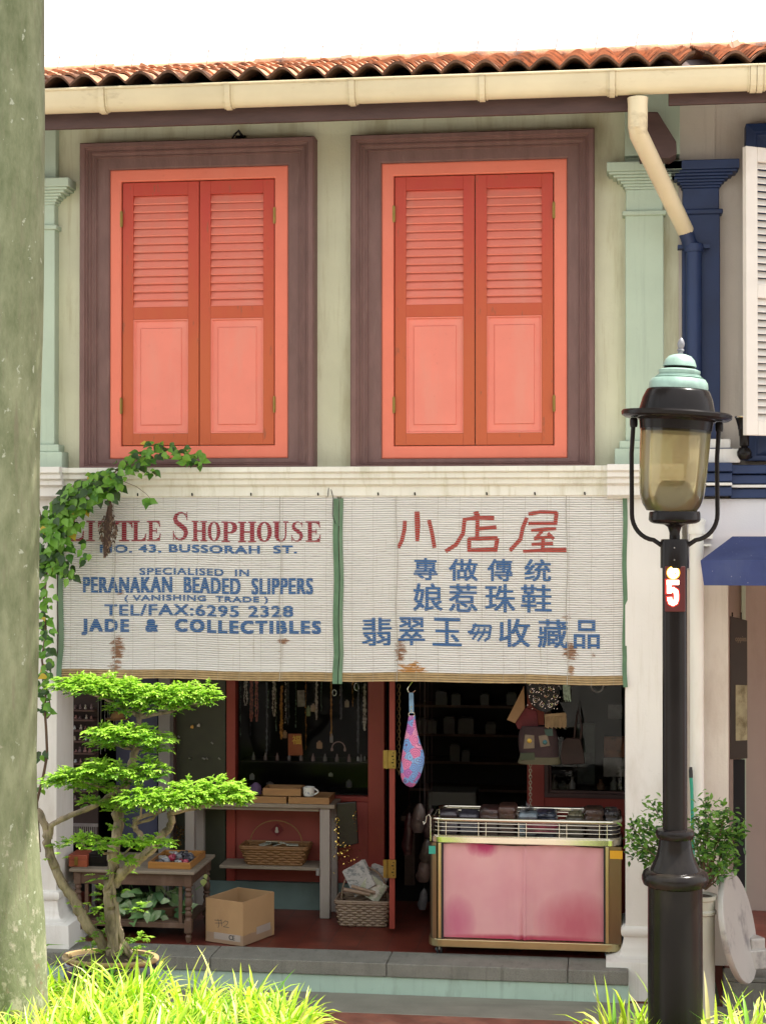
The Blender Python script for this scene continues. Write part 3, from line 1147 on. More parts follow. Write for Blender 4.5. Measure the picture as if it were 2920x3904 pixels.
def ybl(z):
    t = max(0, (1.99 - z) / .21)
    return YBL - .05 * t * t * .55 + .012 * max(0, (2.9 - z)) * 0


def warp(x, y, z):
    """the blinds are not flat: slow ripples and a slight sag"""
    k_ = max(0, min(1, (ZB1 - z) / .25))
    dy = (.007 * math.sin(x * 6.3 + z * 1.7) + .0045 * math.sin(x * 12.7 - z * 2.9) + .003 * math.sin(x * 21 + 1)) * k_
    dz = (.0035 * math.sin(x * 3.3 + .6) + .0022 * math.sin(x * 8.1)) * k_
    return (x, y + dy, z + dz)


def warp_mb(mb):
    mb.v = [warp(*v) for v in mb.v]


def bx(zx, Y=YT):             # blind letter coordinates were read from two 0.8827 crops
    return X(zx * .8827, Y, 2250)


def bz(zy):
    return Z(1800 + zy * .8827, YT, 1000)


def bz2(zy):
    return Z(1800 + zy * .8827, YT, 1900)


def blindmat(stains):
    m_, nt, bs = nodes('painted_bamboo')
    v = coords(nt)
    c = mixc(nt, ramp(nt, noise(nt, coords(nt, 1.2, 1, 60), 2.5, 5), .35, .7), (.68, .67, .64), (.83, .82, .79))
    c = mixc(nt, ramp(nt, noise(nt, coords(nt, 40, 1, 1.4, loc=(4, 0, 2)), 2, 4), .62, .82), c, (.42, .38, .30))
    sep = nt.nodes.new('ShaderNodeSeparateXYZ')
    t = nt.nodes.new('ShaderNodeTexCoord')
    nt.links.new(t.outputs['Object'], sep.inputs[0])
    ns = noise(nt, coords(nt, 9, 1, 30), 2.2, 6, .7)

    def M(op, a, b):
        n = nt.nodes.new('ShaderNodeMath')
        n.operation = op
        for i, q in enumerate((a, b)):
            if isinstance(q, (int, float)):
                n.inputs[i].default_value = q
            else:
                nt.links.new(q, n.inputs[i])
        return n.outputs[0]
    for (sx0, sz0, rx, rz, thr, col) in stains:
        dx = M('DIVIDE', M('SUBTRACT', sep.outputs['X'], sx0), rx)
        dz = M('DIVIDE', M('SUBTRACT', sep.outputs['Z'], sz0), rz)
        d = M('ADD', M('MULTIPLY', dx, dx), M('MULTIPLY', dz, dz))
        f = M('SUBTRACT', M('ADD', ns, thr + .06), M('MULTIPLY', d, .22))
        c = mixc(nt, ramp(nt, f, .55, .66), c, col)
    nt.links.new(c, bs.inputs['Base Color'])
    bs.inputs['Roughness'].default_value = .7
    return m_


BLUE = pm('faded_blue_paint', (.035, .12, .30), .7, .30, 6, (8, 1, 40), dirt=(.30, .36, .44), dlo=.60, dhi=.85, dsc=5, dst=(2, 1, 30), bmp=0)
MAROON = pm('faded_maroon_paint', (.27, .022, .038), .7, .25, 6, (8, 1, 40), dirt=(.50, .30, .28), dlo=.62, dhi=.88, dsc=5, dst=(2, 1, 30), bmp=0)
BRICKR = pm('faded_red_paint', (.36, .050, .035), .7, .25, 6, (8, 1, 40), dirt=(.52, .34, .28), dlo=.60, dhi=.85, dsc=5, dst=(2, 1, 30), bmp=0)
GREENB = pm('green_cloth_binding', (.10, .19, .11), .85, .2, 10, dirt=(.18, .25, .17), dlo=.5, dhi=.75, bmp=.3, bsc=80)
PALE = pm('string', (.42, .40, .34), .8, bmp=0)
TANE = pm('bare_bamboo', (.42, .30, .15), .6, .2, 20, bmp=.1)


def blind(x0, x1, label, stains, gl, gr):
    root = thing('bamboo_blind', ((x0 + x1) / 2, YBL, ZB0), label, 'blind', 'painted bamboo blinds over the shop entrance')
    off = root.location
    k = MB()
    vs, fs, ms = [], [], []
    NXS = 64
    for r_ in range(NSL):
        za = ZB0 + r_ * PITCH
        zs_ = [(za + PITCH * .10, .0), (za + PITCH * .22, -.0050), (za + PITCH * .5, -.0066), (za + PITCH * .78, -.0046), (za + PITCH * .88, .004), (za + PITCH * 1.10, .006)]
        o = len(k.v)
        dz = [rnd.uniform(-.0008, .0008) for _ in range(NXS + 1)]
        vv = []
        for (z, dy) in zs_:
            for i in range(NXS + 1):
                t = i / NXS
                vv.append((x0 + (x1 - x0) * t, ybl(z) + dy, z + dz[i]))
        ff = []
        for a in range(len(zs_) - 1):
            for i in range(NXS):
                ff.append((a * (NXS + 1) + i, a * (NXS + 1) + i + 1, (a + 1) * (NXS + 1) + i + 1, (a + 1) * (NXS + 1) + i))
        k.add(vv, ff, 1 if r_ < 4 else 0, True)
    warp_mb(k)
    bl = k.build('slats', [blindmat([(a - off.x, b - off.z, c, d, e, f) for a, b, c, d, e, f in stains]), TANE], root)
    k = MB()
    k.box(x0 - .01, x1 + .01, YBL - .018, YBL + .02, ZB1 + .001, ZB1 + .018)
    for i in range(5):
        xx = x0 + (x1 - x0) * (i + .5 + rnd.uniform(-.2, .2)) / 5
        k.tube([(xx, YBL - .02, ZB1 + .004), (xx + .003, YBL - .03, ZB1 - .012)], .005, 6, 1)
    k.build('head_batten', [LEDGE, BLACKM], root)
    n = 26
    for e, w in ((x0, gl), (x1, gr)):
        k = MB()
        vs, fs = [], []
        for i in range(n + 1):
            z = ZB0 - .012 + (ZB1 - .02 - ZB0) * i / n
            y = ybl(z) - .011
            o = .008 * math.sin(i * .55 + e) + (-.012 * math.sin(max(0, (4 - i)) / 4 * 3.1) if w[0] < 0 else .012 * math.sin(max(0, (4 - i)) / 4 * 3.1))
            vs += [(e + w[0] + o * .4, y + .012, z), (e + w[0] + o * .4, y, z), (e + w[1] + o * .4, y, z), (e + w[1] + o * .4, y + .012, z)]
        for i in range(n):
            a = i * 4
            for j in range(3):
                fs.append((a + j, a + j + 1, a + j + 5, a + j + 4))
        k.add(vs, fs)
        warp_mb(k)
        k.build('edge_binding', GREENB, root)
    k = MB()
    for f in (.20, .80):
        xx = x0 + (x1 - x0) * f
        k.tube([(xx + .006 * math.sin(i), ybl(ZB0 + (ZB1 - ZB0) * i / 12) - .010, ZB0 + (ZB1 - ZB0) * i / 12) for i in range(13)], .0022, 5)
    nst = 13
    for q in range(nst):
        xx = x0 + (x1 - x0) * (q + .5) / nst
        k.tube([(xx + .002 * math.sin(i * 1.7), ybl(ZB0 + (ZB1 - ZB0) * i / 12) - .0064, ZB0 + (ZB1 - ZB0) * i / 12) for i in range(13)], .0007, 4)
    warp_mb(k)
    k.build('cord', PALE, root)
    return root


BX = [X(231, YBL, 2250), X(1285, YBL, 2250), X(1302, YBL, 2250), X(2381, YBL, 2250)]
ST = (.30, .16, .09)
stA = [(bx(508), bz(770), .055, .10, .16, ST), (bx(500), bz(850), .06, .06, .12, (.36, .22, .14)), (bx(1225), bz(730), .05, .02, .16, ST), (bx(520), bz(525), .05, .03, .06, ST), (bx(1215), bz(795), .05, .09, -.02, ST)]
b2 = lambda zx: X(1460 + zx * .8827, YT, 2250)
stB = [(b2(75), bz2(775), .05, .10, .12, ST), (b2(125), bz2(870), .10, .07, .20, (.50, .25, .08)), (b2(810), bz2(775), .06, .07, .15, ST), (b2(812), bz2(850), .03, .05, .13, (.40, .24, .14)), (b2(790), bz2(625), .05, .03, .04, ST), (b2(905), bz2(790), .04, .04, .0, ST)]
blA = blind(BX[0], BX[1], 'bamboo blind painted with the English shop name and telephone number', stA, (-.012, .022), (-.024, .010))
blB = blind(BX[2], BX[3], 'bamboo blind painted with red and blue Chinese characters', stB, (-.014, .010), (-.012, .016))


def cut_rows(ob):
    """paint only sits on the round of each slat: open a thin gap at every groove"""
    bm = bmesh.new()
    bm.from_mesh(ob.data)
    oz = 0
    p = ob
    while p is not None:
        oz += p.location.z
        p = p.parent
    lo = min(v.co.z for v in bm.verts)
    hi = max(v.co.z for v in bm.verts)
    k0 = int((lo + oz - ZB0) / PITCH) - 1
    k1 = int((hi + oz - ZB0) / PITCH) + 1
    for q in range(k0, k1 + 2):
        zc = ZB0 + (q + 1.01) * PITCH - oz
        for z in (zc - PITCH * .10, zc + PITCH * .10):
            bmesh.ops.bisect_plane(bm, geom=bm.verts[:] + bm.edges[:] + bm.faces[:], plane_co=(0, 0, z), plane_no=(0, 0, 1))
    dead = []
    for f in bm.faces:
        z = f.calc_center_median().z + oz
        t = ((z - ZB0) / PITCH) % 1.0
        if t < .11 or t > .91:
            dead.append(f)
    bmesh.ops.delete(bm, geom=dead, context='FACES')
    off = Vector((0, 0, 0))
    p = ob
    while p is not None:
        off += p.location
        p = p.parent
    xa, xb = min(v.co.x for v in bm.verts), max(v.co.x for v in bm.verts)
    for i in range(1, int((xb - xa) / .03) + 1):
        bmesh.ops.bisect_plane(bm, geom=bm.verts[:] + bm.edges[:] + bm.faces[:], plane_co=(xa + i * .03, 0, 0), plane_no=(1, 0, 0))
    for v in bm.verts:
        v.co = Vector(warp(*(v.co + off))) - off
    bm.to_mesh(ob.data)
    bm.free()


# serif capitals drawn as strokes in a unit box (w, 0..1)
def arc(cx, cz, rx, rz, a0, a1, n=12):
    return [(cx + rx * math.cos(R(a0 + (a1 - a0) * i / n)), cz + rz * math.sin(R(a0 + (a1 - a0) * i / n))) for i in range(n + 1)]


def serif(ch):
    Rr, Pg, Sk = [], [], []          # rects, polygons, strokes
    st = lambda x0, x1: Rr.append((x0, x1, .0, 1))
    def sf(x0, x1, z):
        Rr.append((x0, x1, z, z + .075) if z < .5 else (x0, x1, z - .075, z))
    if ch == 'L':
        st(.16, .42); sf(.02, .56, 0); sf(.02, .56, 1); Rr.append((.4, .95, 0, .075)); Pg.append([(.66, .07), (.95, .07), (.99, .36), (.93, .36), (.86, .16)])
    elif ch == 'I':
        st(.30, .70); sf(.06, .94, 0); sf(.06, .94, 1)
    elif ch == 'T':
        st(.37, .64); sf(.22, .80, 0); Rr.append((.02, .98, .925, 1)); Pg.append([(.02, .93), (.3, .93), (.12, .84), (.06, .66), (.0, .66)]); Pg.append([(.98, .93), (.7, .93), (.88, .84), (.94, .66), (1, .66)])
    elif ch == 'E':
        st(.14, .40); sf(.0, .4, 0); sf(.0, .4, 1); Rr += [(.38, .92, 0, .075), (.38, .90, .925, 1), (.38, .68, .46, .545)]
        Pg += [[(.62, .07), (.92, .07), (.98, .36), (.92, .36), (.84, .16)], [(.62, .93), (.90, .93), (.95, .68), (.89, .68), (.82, .85)], [(.66, .36), (.71, .36), (.71, .65), (.66, .65)]]
    elif ch == 'H':
        st(.10, .34); st(.66, .90); sf(0, .44, 0); sf(0, .44, 1); sf(.56, 1, 0); sf(.56, 1, 1); Rr.append((.34, .66, .46, .54))
    elif ch == 'P':
        st(.14, .40); sf(.0, .54, 0); sf(.0, .4, 1)
        Sk.append(([(.40, .955)] + arc(.50, .71, .34, .245, 90, -90, 14) + [(.40, .465)], [.075, .08, .10, .14, .19, .23, .26, .28, .28, .28, .26, .23, .19, .14, .10, .08, .075, .075]))
    elif ch == 'O':
        a = arc(.5, .5, .36, .46, 90, 450, 32)
        Sk.append((a, [.085 + .19 * abs(math.cos(R(90 + 360 * i / 32))) ** 1.5 for i in range(33)]))
    elif ch == 'U':
        Sk.append(([(.25, 1), (.25, .36)] + arc(.52, .33, .27, .29, 180, 360, 14) + [(.79, 1)], [.26, .26] + [.26, .25, .22, .19, .15, .12, .10, .095, .09, .09, .09, .09, .09, .09, .09] + [.09]))
        sf(.03, .47, 1); sf(.64, .96, 1)
    elif ch == 'S':
        p = [(.84, .80), (.74, .92), (.58, .965), (.42, .95), (.28, .88), (.22, .76), (.27, .65), (.42, .57), (.58, .49), (.74, .40), (.80, .27), (.72, .13), (.56, .045), (.40, .04), (.24, .10), (.13, .24)]
        Sk.append((p, [.05, .07, .08, .11, .17, .21, .23, .24, .25, .24, .22, .17, .11, .08, .07, .05]))
        Pg += [[(.82, .70), (.87, .70), (.87, 1), (.82, .98)], [(.10, .0), (.15, .03), (.15, .34), (.10, .34)]]
    return Rr, Pg, Sk


def put_serif(mb, ch, x0, x1, z0, z1, y):
    Rr, Pg, Sk = serif(ch)
    q = [0]
    def T(p):
        return (x0 + p[0] * (x1 - x0), z0 + p[1] * (z1 - z0))
    def yy():
        q[0] += 1
        return y - q[0] * .00012
    for a, b, c, d in Rr:
        v = yy()
        p = [T((a, c)), T((b, c)), T((b, d)), T((a, d))]
        mb.add([(u, v, w) for u, w in p], [(0, 1, 2, 3)])
    for pg in Pg:
        v = yy()
        p = [T(u) for u in pg]
        mb.add([(u, v, w) for u, w in p], [tuple(range(len(p)))])
    for pts, ws in Sk:
        mb.ribbon([T(u) for u in pts], [w * (x1 - x0) for w in ws][:len(pts)] + [ws[-1] * (x1 - x0)] * max(0, len(pts) - len(ws)), yy())


k = MB()
for ch, a, b, big in (('L', 292, 366, 1), ('I', 372, 415, 0), ('T', 424, 496, 0), ('T', 497, 572, 0), ('L', 566, 632, 0), ('E', 634, 695, 0),
                      ('S', 738, 820, 1), ('H', 828, 894, 0), ('O', 896, 953, 0), ('P', 958, 1027, 0), ('H', 1030, 1106, 0), ('O', 1109, 1174, 0), ('U', 1177, 1248, 0), ('S', 1252, 1314, 0), ('E', 1320, 1387, 0)):
    put_serif(k, ch, bx(a), bx(b), bz(300), bz(172 if big else 212), YT)
cut_rows(k.build('lettering', MAROON, blA))
for s, a, b, c, d, bo, sq in (('NO. 43, BUSSORAH  ST.', 433, 1282, 316, 355, .007, 1.1), ('SPECIALISED  IN', 603, 1076, 417, 448, .0045, 1.12),
                              ('PERANAKAN  BEADED  SLIPPERS', 360, 1352, 455, 528, .010, 1.14), ('( VANISHING  TRADE )', 538, 1158, 536, 568, .005, 1.12),
                              ('TEL/FAX:6295 2328', 452, 1267, 576, 626, .007, 1.1), ('JADE  &  COLLECTIBLES', 352, 1386, 640, 713, .014, 1.28)):
    k = MB()
    put_text(k, s, bx(a), bx(b), bz(d), bz(c), YT, bo, sq)
    cut_rows(k.build('lettering', BLUE, blA))

# red characters as brush strokes, read from the photograph
k = MB()
strokes = [
    ([(95, 212), (93, 250), (82, 300), (66, 330)], 15), ([(147, 172), (149, 235), (148, 302)], [19, 21, 14]), ([(198, 210), (212, 270), (222, 330)], 15),
    ([(400, 170), (412, 200)], 20), ([(345, 206), (410, 196), (480, 198)], [13, 15, 17]), ([(352, 206), (346, 265), (315, 315), (270, 345)], 15), ([(408, 205), (406, 285)], 15),
    ([(408, 244), (490, 238)], 15), ([(372, 288), (372, 345)], 15), ([(368, 289), (495, 284)], 14), ([(494, 284), (484, 345)], 16), ([(372, 338), (486, 334)], 15),
    ([(628, 182), (680, 172), (752, 174)], 14), ([(750, 172), (744, 225)], 15), ([(628, 222), (745, 220)], 14), ([(622, 196), (604, 240), (594, 290), (548, 340)], 15),
    ([(640, 252), (748, 242)], 13), ([(690, 252), (655, 290)], 12), ([(652, 288), (730, 276)], 12), ([(712, 262), (738, 288)], 13), ([(642, 312), (735, 306)], 13), ([(692, 285), (690, 338)], 14), ([(605, 342), (700, 336), (792, 332)], [12, 15, 18]),
]
for i, (p, w) in enumerate(strokes):
    w = [q * .8827 / scale(.9, YT) * 1.12 for q in (w if isinstance(w, list) else [w] * len(p))]
    k.ribbon([(b2(a), bz2(b)) for a, b in p], w, YT - (i % 9) * .00012)
cut_rows(k.build('lettering', BRICKR, blB))
for row, (c, d) in ((((('專', 132, 236), ('做', 284, 410), ('傳', 450, 560), ('统', 610, 726))), (376, 471)), (((('娘', 130, 258), ('惹', 284, 408), ('珠', 440, 572), ('鞋', 595, 729))), (485, 606)), (((('翡', -90, 38), ('翠', 66, 182), ('玉', 214, 340), ('收', 500, 636), ('藏', 668, 800), ('品', 823, 936))), (633, 756))):
    k = MB()
    for ch, a, b in row:
        put_text(k, ch, b2(a), b2(b), bz2(d), bz2(c), YT, .0065)
    cut_rows(k.build('lettering', BLUE, blB))
k = MB()
gk = [([(722, 474), (700, 520), (672, 528)], 13), ([(700, 488), (815, 490)], 12), ([(812, 490), (800, 560), (772, 580)], 13), ([(742, 500), (728, 535), (700, 572)], 11), ([(776, 500), (764, 540), (732, 582)], 11), ([(682, 536), (742, 530), (806, 528)], 11)]
for i, (p, w) in enumerate(gk):
    w = w * .6288 / scale(.9, YT) * 1.25
    k.ribbon([(X(1360 + a * .6288, YT, 2250), Z(2080 + b * .6288, YT, 1900)) for a, b in p], w, YT - (i + 1) * .00012)
cut_rows(k.build('lettering', BLUE, blB))

# hanging wire between the two blinds
k = MB()
xw = X(1262, -.03, 1900)
k.tube([(xw - .01, .0, ZB1 + .10), (xw, -.02, ZB1 + .02), (xw + .015, -.03, ZB1 - .03), (xw + .01, -.032, ZB1 - .14), (xw + .03, -.03, ZB1 - .2)], .0025, 6)
k.tube([(xw - .01, .0, ZB1 + .10), (xw - .018, -.02, ZB1 + .03), (xw - .02, -.03, ZB1 - .02)], .0025, 6)
tag(k.build('wire', BLACKM), 'twisted dark wire hanging over the joint between the two blinds', 'wire')

# ------------------------------------------------------------------ street lamp
YL = -2.2
LP = at(2572, 2400, YL)
lx = LP.x
SL = scale(lx, YL)
zl = lambda py: Z(py, YL, 2572)
w_ = lambda px: px / SL
lamp = thing('street_lamp', (lx, YL, -.2), 'black street lamp with amber glass lantern and verdigris cap, a lit number on its post', 'street lamp')
COPPER = pm('verdigris_copper', (.29, .43, .37), .45, .2, 9, dirt=(.13, .20, .18), dlo=.50, dhi=.7, metal=.1, bmp=.05)
k = MB()
k.lathe([(w_(150), -.2), (w_(150), -.14), (w_(118), -.10), (w_(104), -.06), (w_(103), zl(3380)), (w_(108), zl(3376)), (w_(120), zl(3372)), (w_(126), zl(3355)), (w_(126), zl(3342)), (w_(120), zl(3326)), (w_(108), zl(3318)),
         (w_(94), zl(3317)), (w_(91), zl(3308)), (w_(80), zl(3285)), (w_(70), zl(3260)), (w_(64), zl(3230)), (w_(61), zl(3205)), (w_(60), zl(3199)), (w_(68), zl(3196)), (w_(73), zl(3184)), (w_(73), zl(3172)), (w_(68), zl(3164)), (w_(48), zl(3160))],
        (lx, YL, 0), 40)
k.build('post_base', BLACKM, lamp)
k = MB()
k.lathe([(w_(46.5), zl(3162)), (w_(46.5), zl(2150))], (lx, YL, 0), 32)
k.build('pole', BLACKM, lamp)
k = MB()
k.lathe([(w_(46.6), zl(2166)), (w_(54), zl(2166)), (w_(54), zl(2066)), (w_(50), zl(2056)), (w_(20), zl(2055))], (lx, YL, 0), 32)
for zz in (zl(2088), zl(2134)):
    k.lathe([(.004, 0), (.003, .003), (0, .004)], (lx - .004, YL - w_(54), zz), 8, 1, Matrix.Rotation(R(90), 4, 'X'))
k.build('sleeve', [BLACKM, GREYP], lamp)
# the lantern leans a little
TL = Matrix.Rotation(R(3.5), 4, 'Y')
ZP = zl(1720)


def head(prof, x0=2578):
    return [(w_(r), zl(p) - ZP) for r, p in prof]


hc = (lx, YL, ZP)
k = MB()
k.lathe([(w_(20), zl(2056)), (w_(20), zl(2040))], (lx, YL, 0), 24)
k.lathe(head([(19, 2056), (20, 2030), (26, 2010), (40, 2000), (78, 1996), (92, 1990), (98, 1982), (97, 1958), (94, 1950)]), hc, 36)
k.build('collar', BLACKM, lamp)
AMB, nt, bs = nodes('amber_glass')
nt.nodes.remove(bs)
tr = nd(nt, 'ShaderNodeBsdfTransparent', Color=(.97, .93, .74, 1))
tl = nd(nt, 'ShaderNodeBsdfTranslucent', Color=(1.0, .93, .60, 1))
gl = nd(nt, 'ShaderNodeBsdfGlossy', Color=(1, 1, 1, 1), Roughness=.06)
fr_ = nd(nt, 'ShaderNodeFresnel', IOR=1.4)
m1 = nd(nt, 'ShaderNodeMixShader', Fac=.6)
m2 = nt.nodes.new('ShaderNodeMixShader')
nt.links.new(tr.outputs[0], m1.inputs[1]); nt.links.new(tl.outputs[0], m1.inputs[2])
nt.links.new(fr_.outputs[0], m2.inputs[0]); nt.links.new(m1.outputs[0], m2.inputs[1]); nt.links.new(gl.outputs[0], m2.inputs[2])
nt.links.new(m2.outputs[0], nt.nodes['Material Output'].inputs['Surface'])
k = MB()
k.lathe(head([(93, 1951), (110, 1925), (121, 1890), (126, 1850), (129, 1780), (132, 1700), (134, 1620), (135, 1600)]), hc, 40, 0, TL @ Matrix.Identity(4), cap=False)
k.build('glass', AMB, lamp)
k = MB()
k.lathe(head([(78, 1950), (78, 1895), (62, 1850), (48, 1833), (0, 1832)]), hc, 28)
k.build('lamp_holder', [flat('dark_grey_metal', (.14, .13, .12), .3, .6)], lamp)
k = MB()
k.lathe(head([(136, 1640), (140, 1606), (150, 1598), (196, 1598), (208, 1590), (210, 1578), (206, 1572), (190, 1572), (144, 1566), (140, 1550), (133, 1520), (122, 1495), (117, 1487), (110, 1484), (0, 1483)]), hc, 44, 0, TL)
k.lathe(head([(132, 1650), (132, 1560)]), hc, 36, 0, TL, cap=False)
k.build('hood', BLACKM, lamp)
k = MB()
k.lathe(head([(100, 1486), (112, 1484), (113, 1474), (110, 1458), (100, 1444), (88, 1442), (92, 1438), (84, 1436), (83, 1430), (76, 1428), (80, 1420), (79, 1412), (66, 1407), (52, 1405), (52, 1398), (64, 1396), (62, 1388), (56, 1372), (42, 1357), (22, 1350), (8, 1348), (0, 1347)]), hc, 40, 0, TL)
cp = k.build('cap', COPPER, lamp)
k = MB()
for r0, p0, r1, p1 in ((57, 1405.5, 60, 1396.5), (84.5, 1444.5, 86, 1438.5)):
    k.lathe(head([(r0, p0), (r1, (p0 + p1) / 2), (r0, p1)]), hc, 40, 0, TL, cap=False)
k.build('gap_shade', BLACKM, cp)  # black rings put shade into the gaps between the cap tiers
k = MB()
k.lathe(head([(11, 1350), (9, 1340), (14, 1336), (13, 1331), (9, 1328), (13, 1318), (14, 1308), (10, 1296), (4, 1288), (0, 1286)]), hc, 20, 0, TL)
k.build('finial', flat('grey_cast_metal', (.22, .22, .24), .45, .3), lamp)
for s in (-1, 1):
    k = MB()
    p = []
    def hp(dx, py):
        v = TL @ Vector((w_(dx), 0, zl(py) - ZP))
        return Vector((lx, YL, ZP)) + v
    p += [hp(s * 161, 1600), hp(s * 161, 1640), hp(s * 161, 1740)]
    for a in range(0, 9):
        an = R(a * 10.5)
        p.append(Vector((lx + s * (w_(161) - w_(92) * (1 - math.cos(an))), YL, zl(1960) - w_(105) * math.sin(an) * .95)))
    p.append(Vector((lx + s * w_(50), YL, zl(2079))))
    k.tube(p, w_(8.6), 12)
    k.lathe([(w_(13), -.004), (w_(15), .01), (w_(15), .035), (w_(11), .045)], p[0] - Vector((0, 0, .045)), 14)
    k.build('arm', BLACKM, lamp)
# lit LED number plate
k = MB()
k.box(lx - w_(38), lx + w_(38), YL - w_(50), YL - w_(30), zl(2330), zl(2158))
num = k.build('number_plate', emis('red_led_panel', (1.0, .015, .010), .03), lamp, bevel=.004)
k = MB()
q = lambda a, b: (X(2480 + a * .13564, YL - w_(52)), Z(2040 + b * .13564, YL - w_(52), 2572))
ww = [150 * .13564 / SL] * 20
yq = YL - w_(51)
hl = MB()                                              # red halo round the digit, laid on as emissive strips
gw = MB()
gw.ribbon([q(400, 1345), q(850, 1345)], w_(34), yq + .0026)
gw.ribbon([q(522, 1225), q(522, 1690)], w_(36), yq + .0022)
hl.ribbon([q(430, 1338), q(818, 1338)], w_(26), yq + .0016)
hl.ribbon([q(522, 1240), q(522, 1662)], w_(27), yq + .0012)
k.ribbon([q(452, 1333), q(798, 1333)], w_(18), yq)
k.ribbon([q(522, 1272), q(522, 1640)], w_(17), yq - .0004)
pts = [q(530, 1560), q(640, 1535), q(705, 1580), q(724, 1680), q(722, 1800), q(690, 1890), q(625, 1925), q(560, 1890), q(538, 1830), q(532, 1750)]
k.ribbon(pts, w_(17), yq - .0008)
hl.ribbon(pts + [q(530, 1715)], w_(25), yq + .0008)
gw.ribbon(pts + [q(530, 1690)], w_(36), yq + .0018)
gw.build('digit_glow', emis('red_glow', (1.0, .02, .012), .10), num)
hl.build('digit_edge', emis('red_halo', (1.0, .025, .012), .9), num)
k.build('digit', emis('lit_red_digit', (1.0, .42, .32), 4), num)
k = MB()
cx_, cz_ = q(635, 1062)
k.lathe([(0, 0), (w_(22), 0)], (cx_, yq - .002, cz_), 28, 0, Matrix.Rotation(R(90), 4, 'X'), cap=False)
k.lathe([(w_(22), 0), (w_(25.5), 0)], (cx_, yq - .0015, cz_), 28, 1, Matrix.Rotation(R(90), 4, 'X'), cap=False)
k.build('disc', [emis('lit_yellow_disc', (1.0, .85, .30), 3), emis('amber_edge', (1.0, .45, .01), 1.0)], num)
0 and k.build('disc', emis('lit_yellow_disc', (1.0, .85, .30), 3), num)
k = MB()
k.prism([q(628, 1078), q(700, 1062), q(716, 1062), q(716, 1096), q(690, 1096)], yq - .005, yq - .003)
k.build('mark', emis('dim_yellow_mark', (.45, .36, .01), 1), num)

# ------------------------------------------------------------------ palm trunk on the left
PALM, nt, bs = nodes('palm_bark')
c_ = mixc(nt, ramp(nt, noise(nt, coords(nt, 1, 1, .35), 9, 8, .72), .34, .64), (.110, .130, .062), (.235, .25, .150))
c_ = mixc(nt, ramp(nt, noise(nt, coords(nt, 3, 3, .25, loc=(2, 5, 1)), 7, 5, .7), .55, .75), c_, (.17, .15, .10))
tcp = nt.nodes.new('ShaderNodeTexCoord')
spz = nt.nodes.new('ShaderNodeSeparateXYZ')
nt.links.new(tcp.outputs['Object'], spz.inputs[0])
mr = nt.nodes.new('ShaderNodeMapRange')
mr.inputs['From Min'].default_value, mr.inputs['From Max'].default_value = 3.2, .6
mr.inputs['To Min'].default_value, mr.inputs['To Max'].default_value = -.12, .085
nt.links.new(spz.outputs['Z'], mr.inputs['Value'])
for lo_, sc_n, colr in ((.60, 7, (.38, .35, .27)), (.63, 13, (.36, .36, .27)), (.66, 10, (.20, .11, .07))):
    ad = nt.nodes.new('ShaderNodeMath')
    ad.operation = 'ADD'
    nt.links.new(noise(nt, coords(nt, 1, 1, .7, loc=(sc_n, 2, 4)), sc_n * 1.7, 8, .74), ad.inputs[0])
    nt.links.new(mr.outputs[0], ad.inputs[1])
    c_ = mixc(nt, ramp(nt, ad.outputs[0], lo_, lo_ + .10), c_, colr)
c_ = mixc(nt, ramp(nt, noise(nt, coords(nt, 1, 1, .8, loc=(9, 4, 2)), 26, 3), .665, .70), c_, (.34, .36, .27))
nt.links.new(c_, bs.inputs['Base Color'])
bs.inputs['Roughness'].default_value = .92
bump(nt, bs, noise(nt, coords(nt, 1, 1, .5), 34, 6, .7), .35, .010)
YPm = -2.6
palm = thing('palm_tree', (X(15, YPm), YPm, -.2), 'thick mottled grey green palm trunk rising at the left edge of the photo', 'tree')
k = MB()
prof = [(3900, 178), (3700, 172), (3500, 164), (3300, 147), (3100, 136), (2904, 132), (2600, 138), (2500, 141), (2200, 143), (1900, 144), (1700, 146), (1500, 150), (1290, 157), (1000, 162), (500, 164), (0, 163)]
rows = []
RAD = .172
SP = scale(-2.2, YPm)
for py, px in prof:
    r = RAD + (.035 if py > 3300 else 0) * (py - 3300) / 600
    xe = X(px, YPm, py)
    rows.append((xe - r, YPm, Z(py, YPm, 100), r, r))
rows = [(rows[0][0], YPm, -.2, .24, .24)] + rows
rows.append((rows[-1][0] + .02, YPm, 8.9, .15, .15))
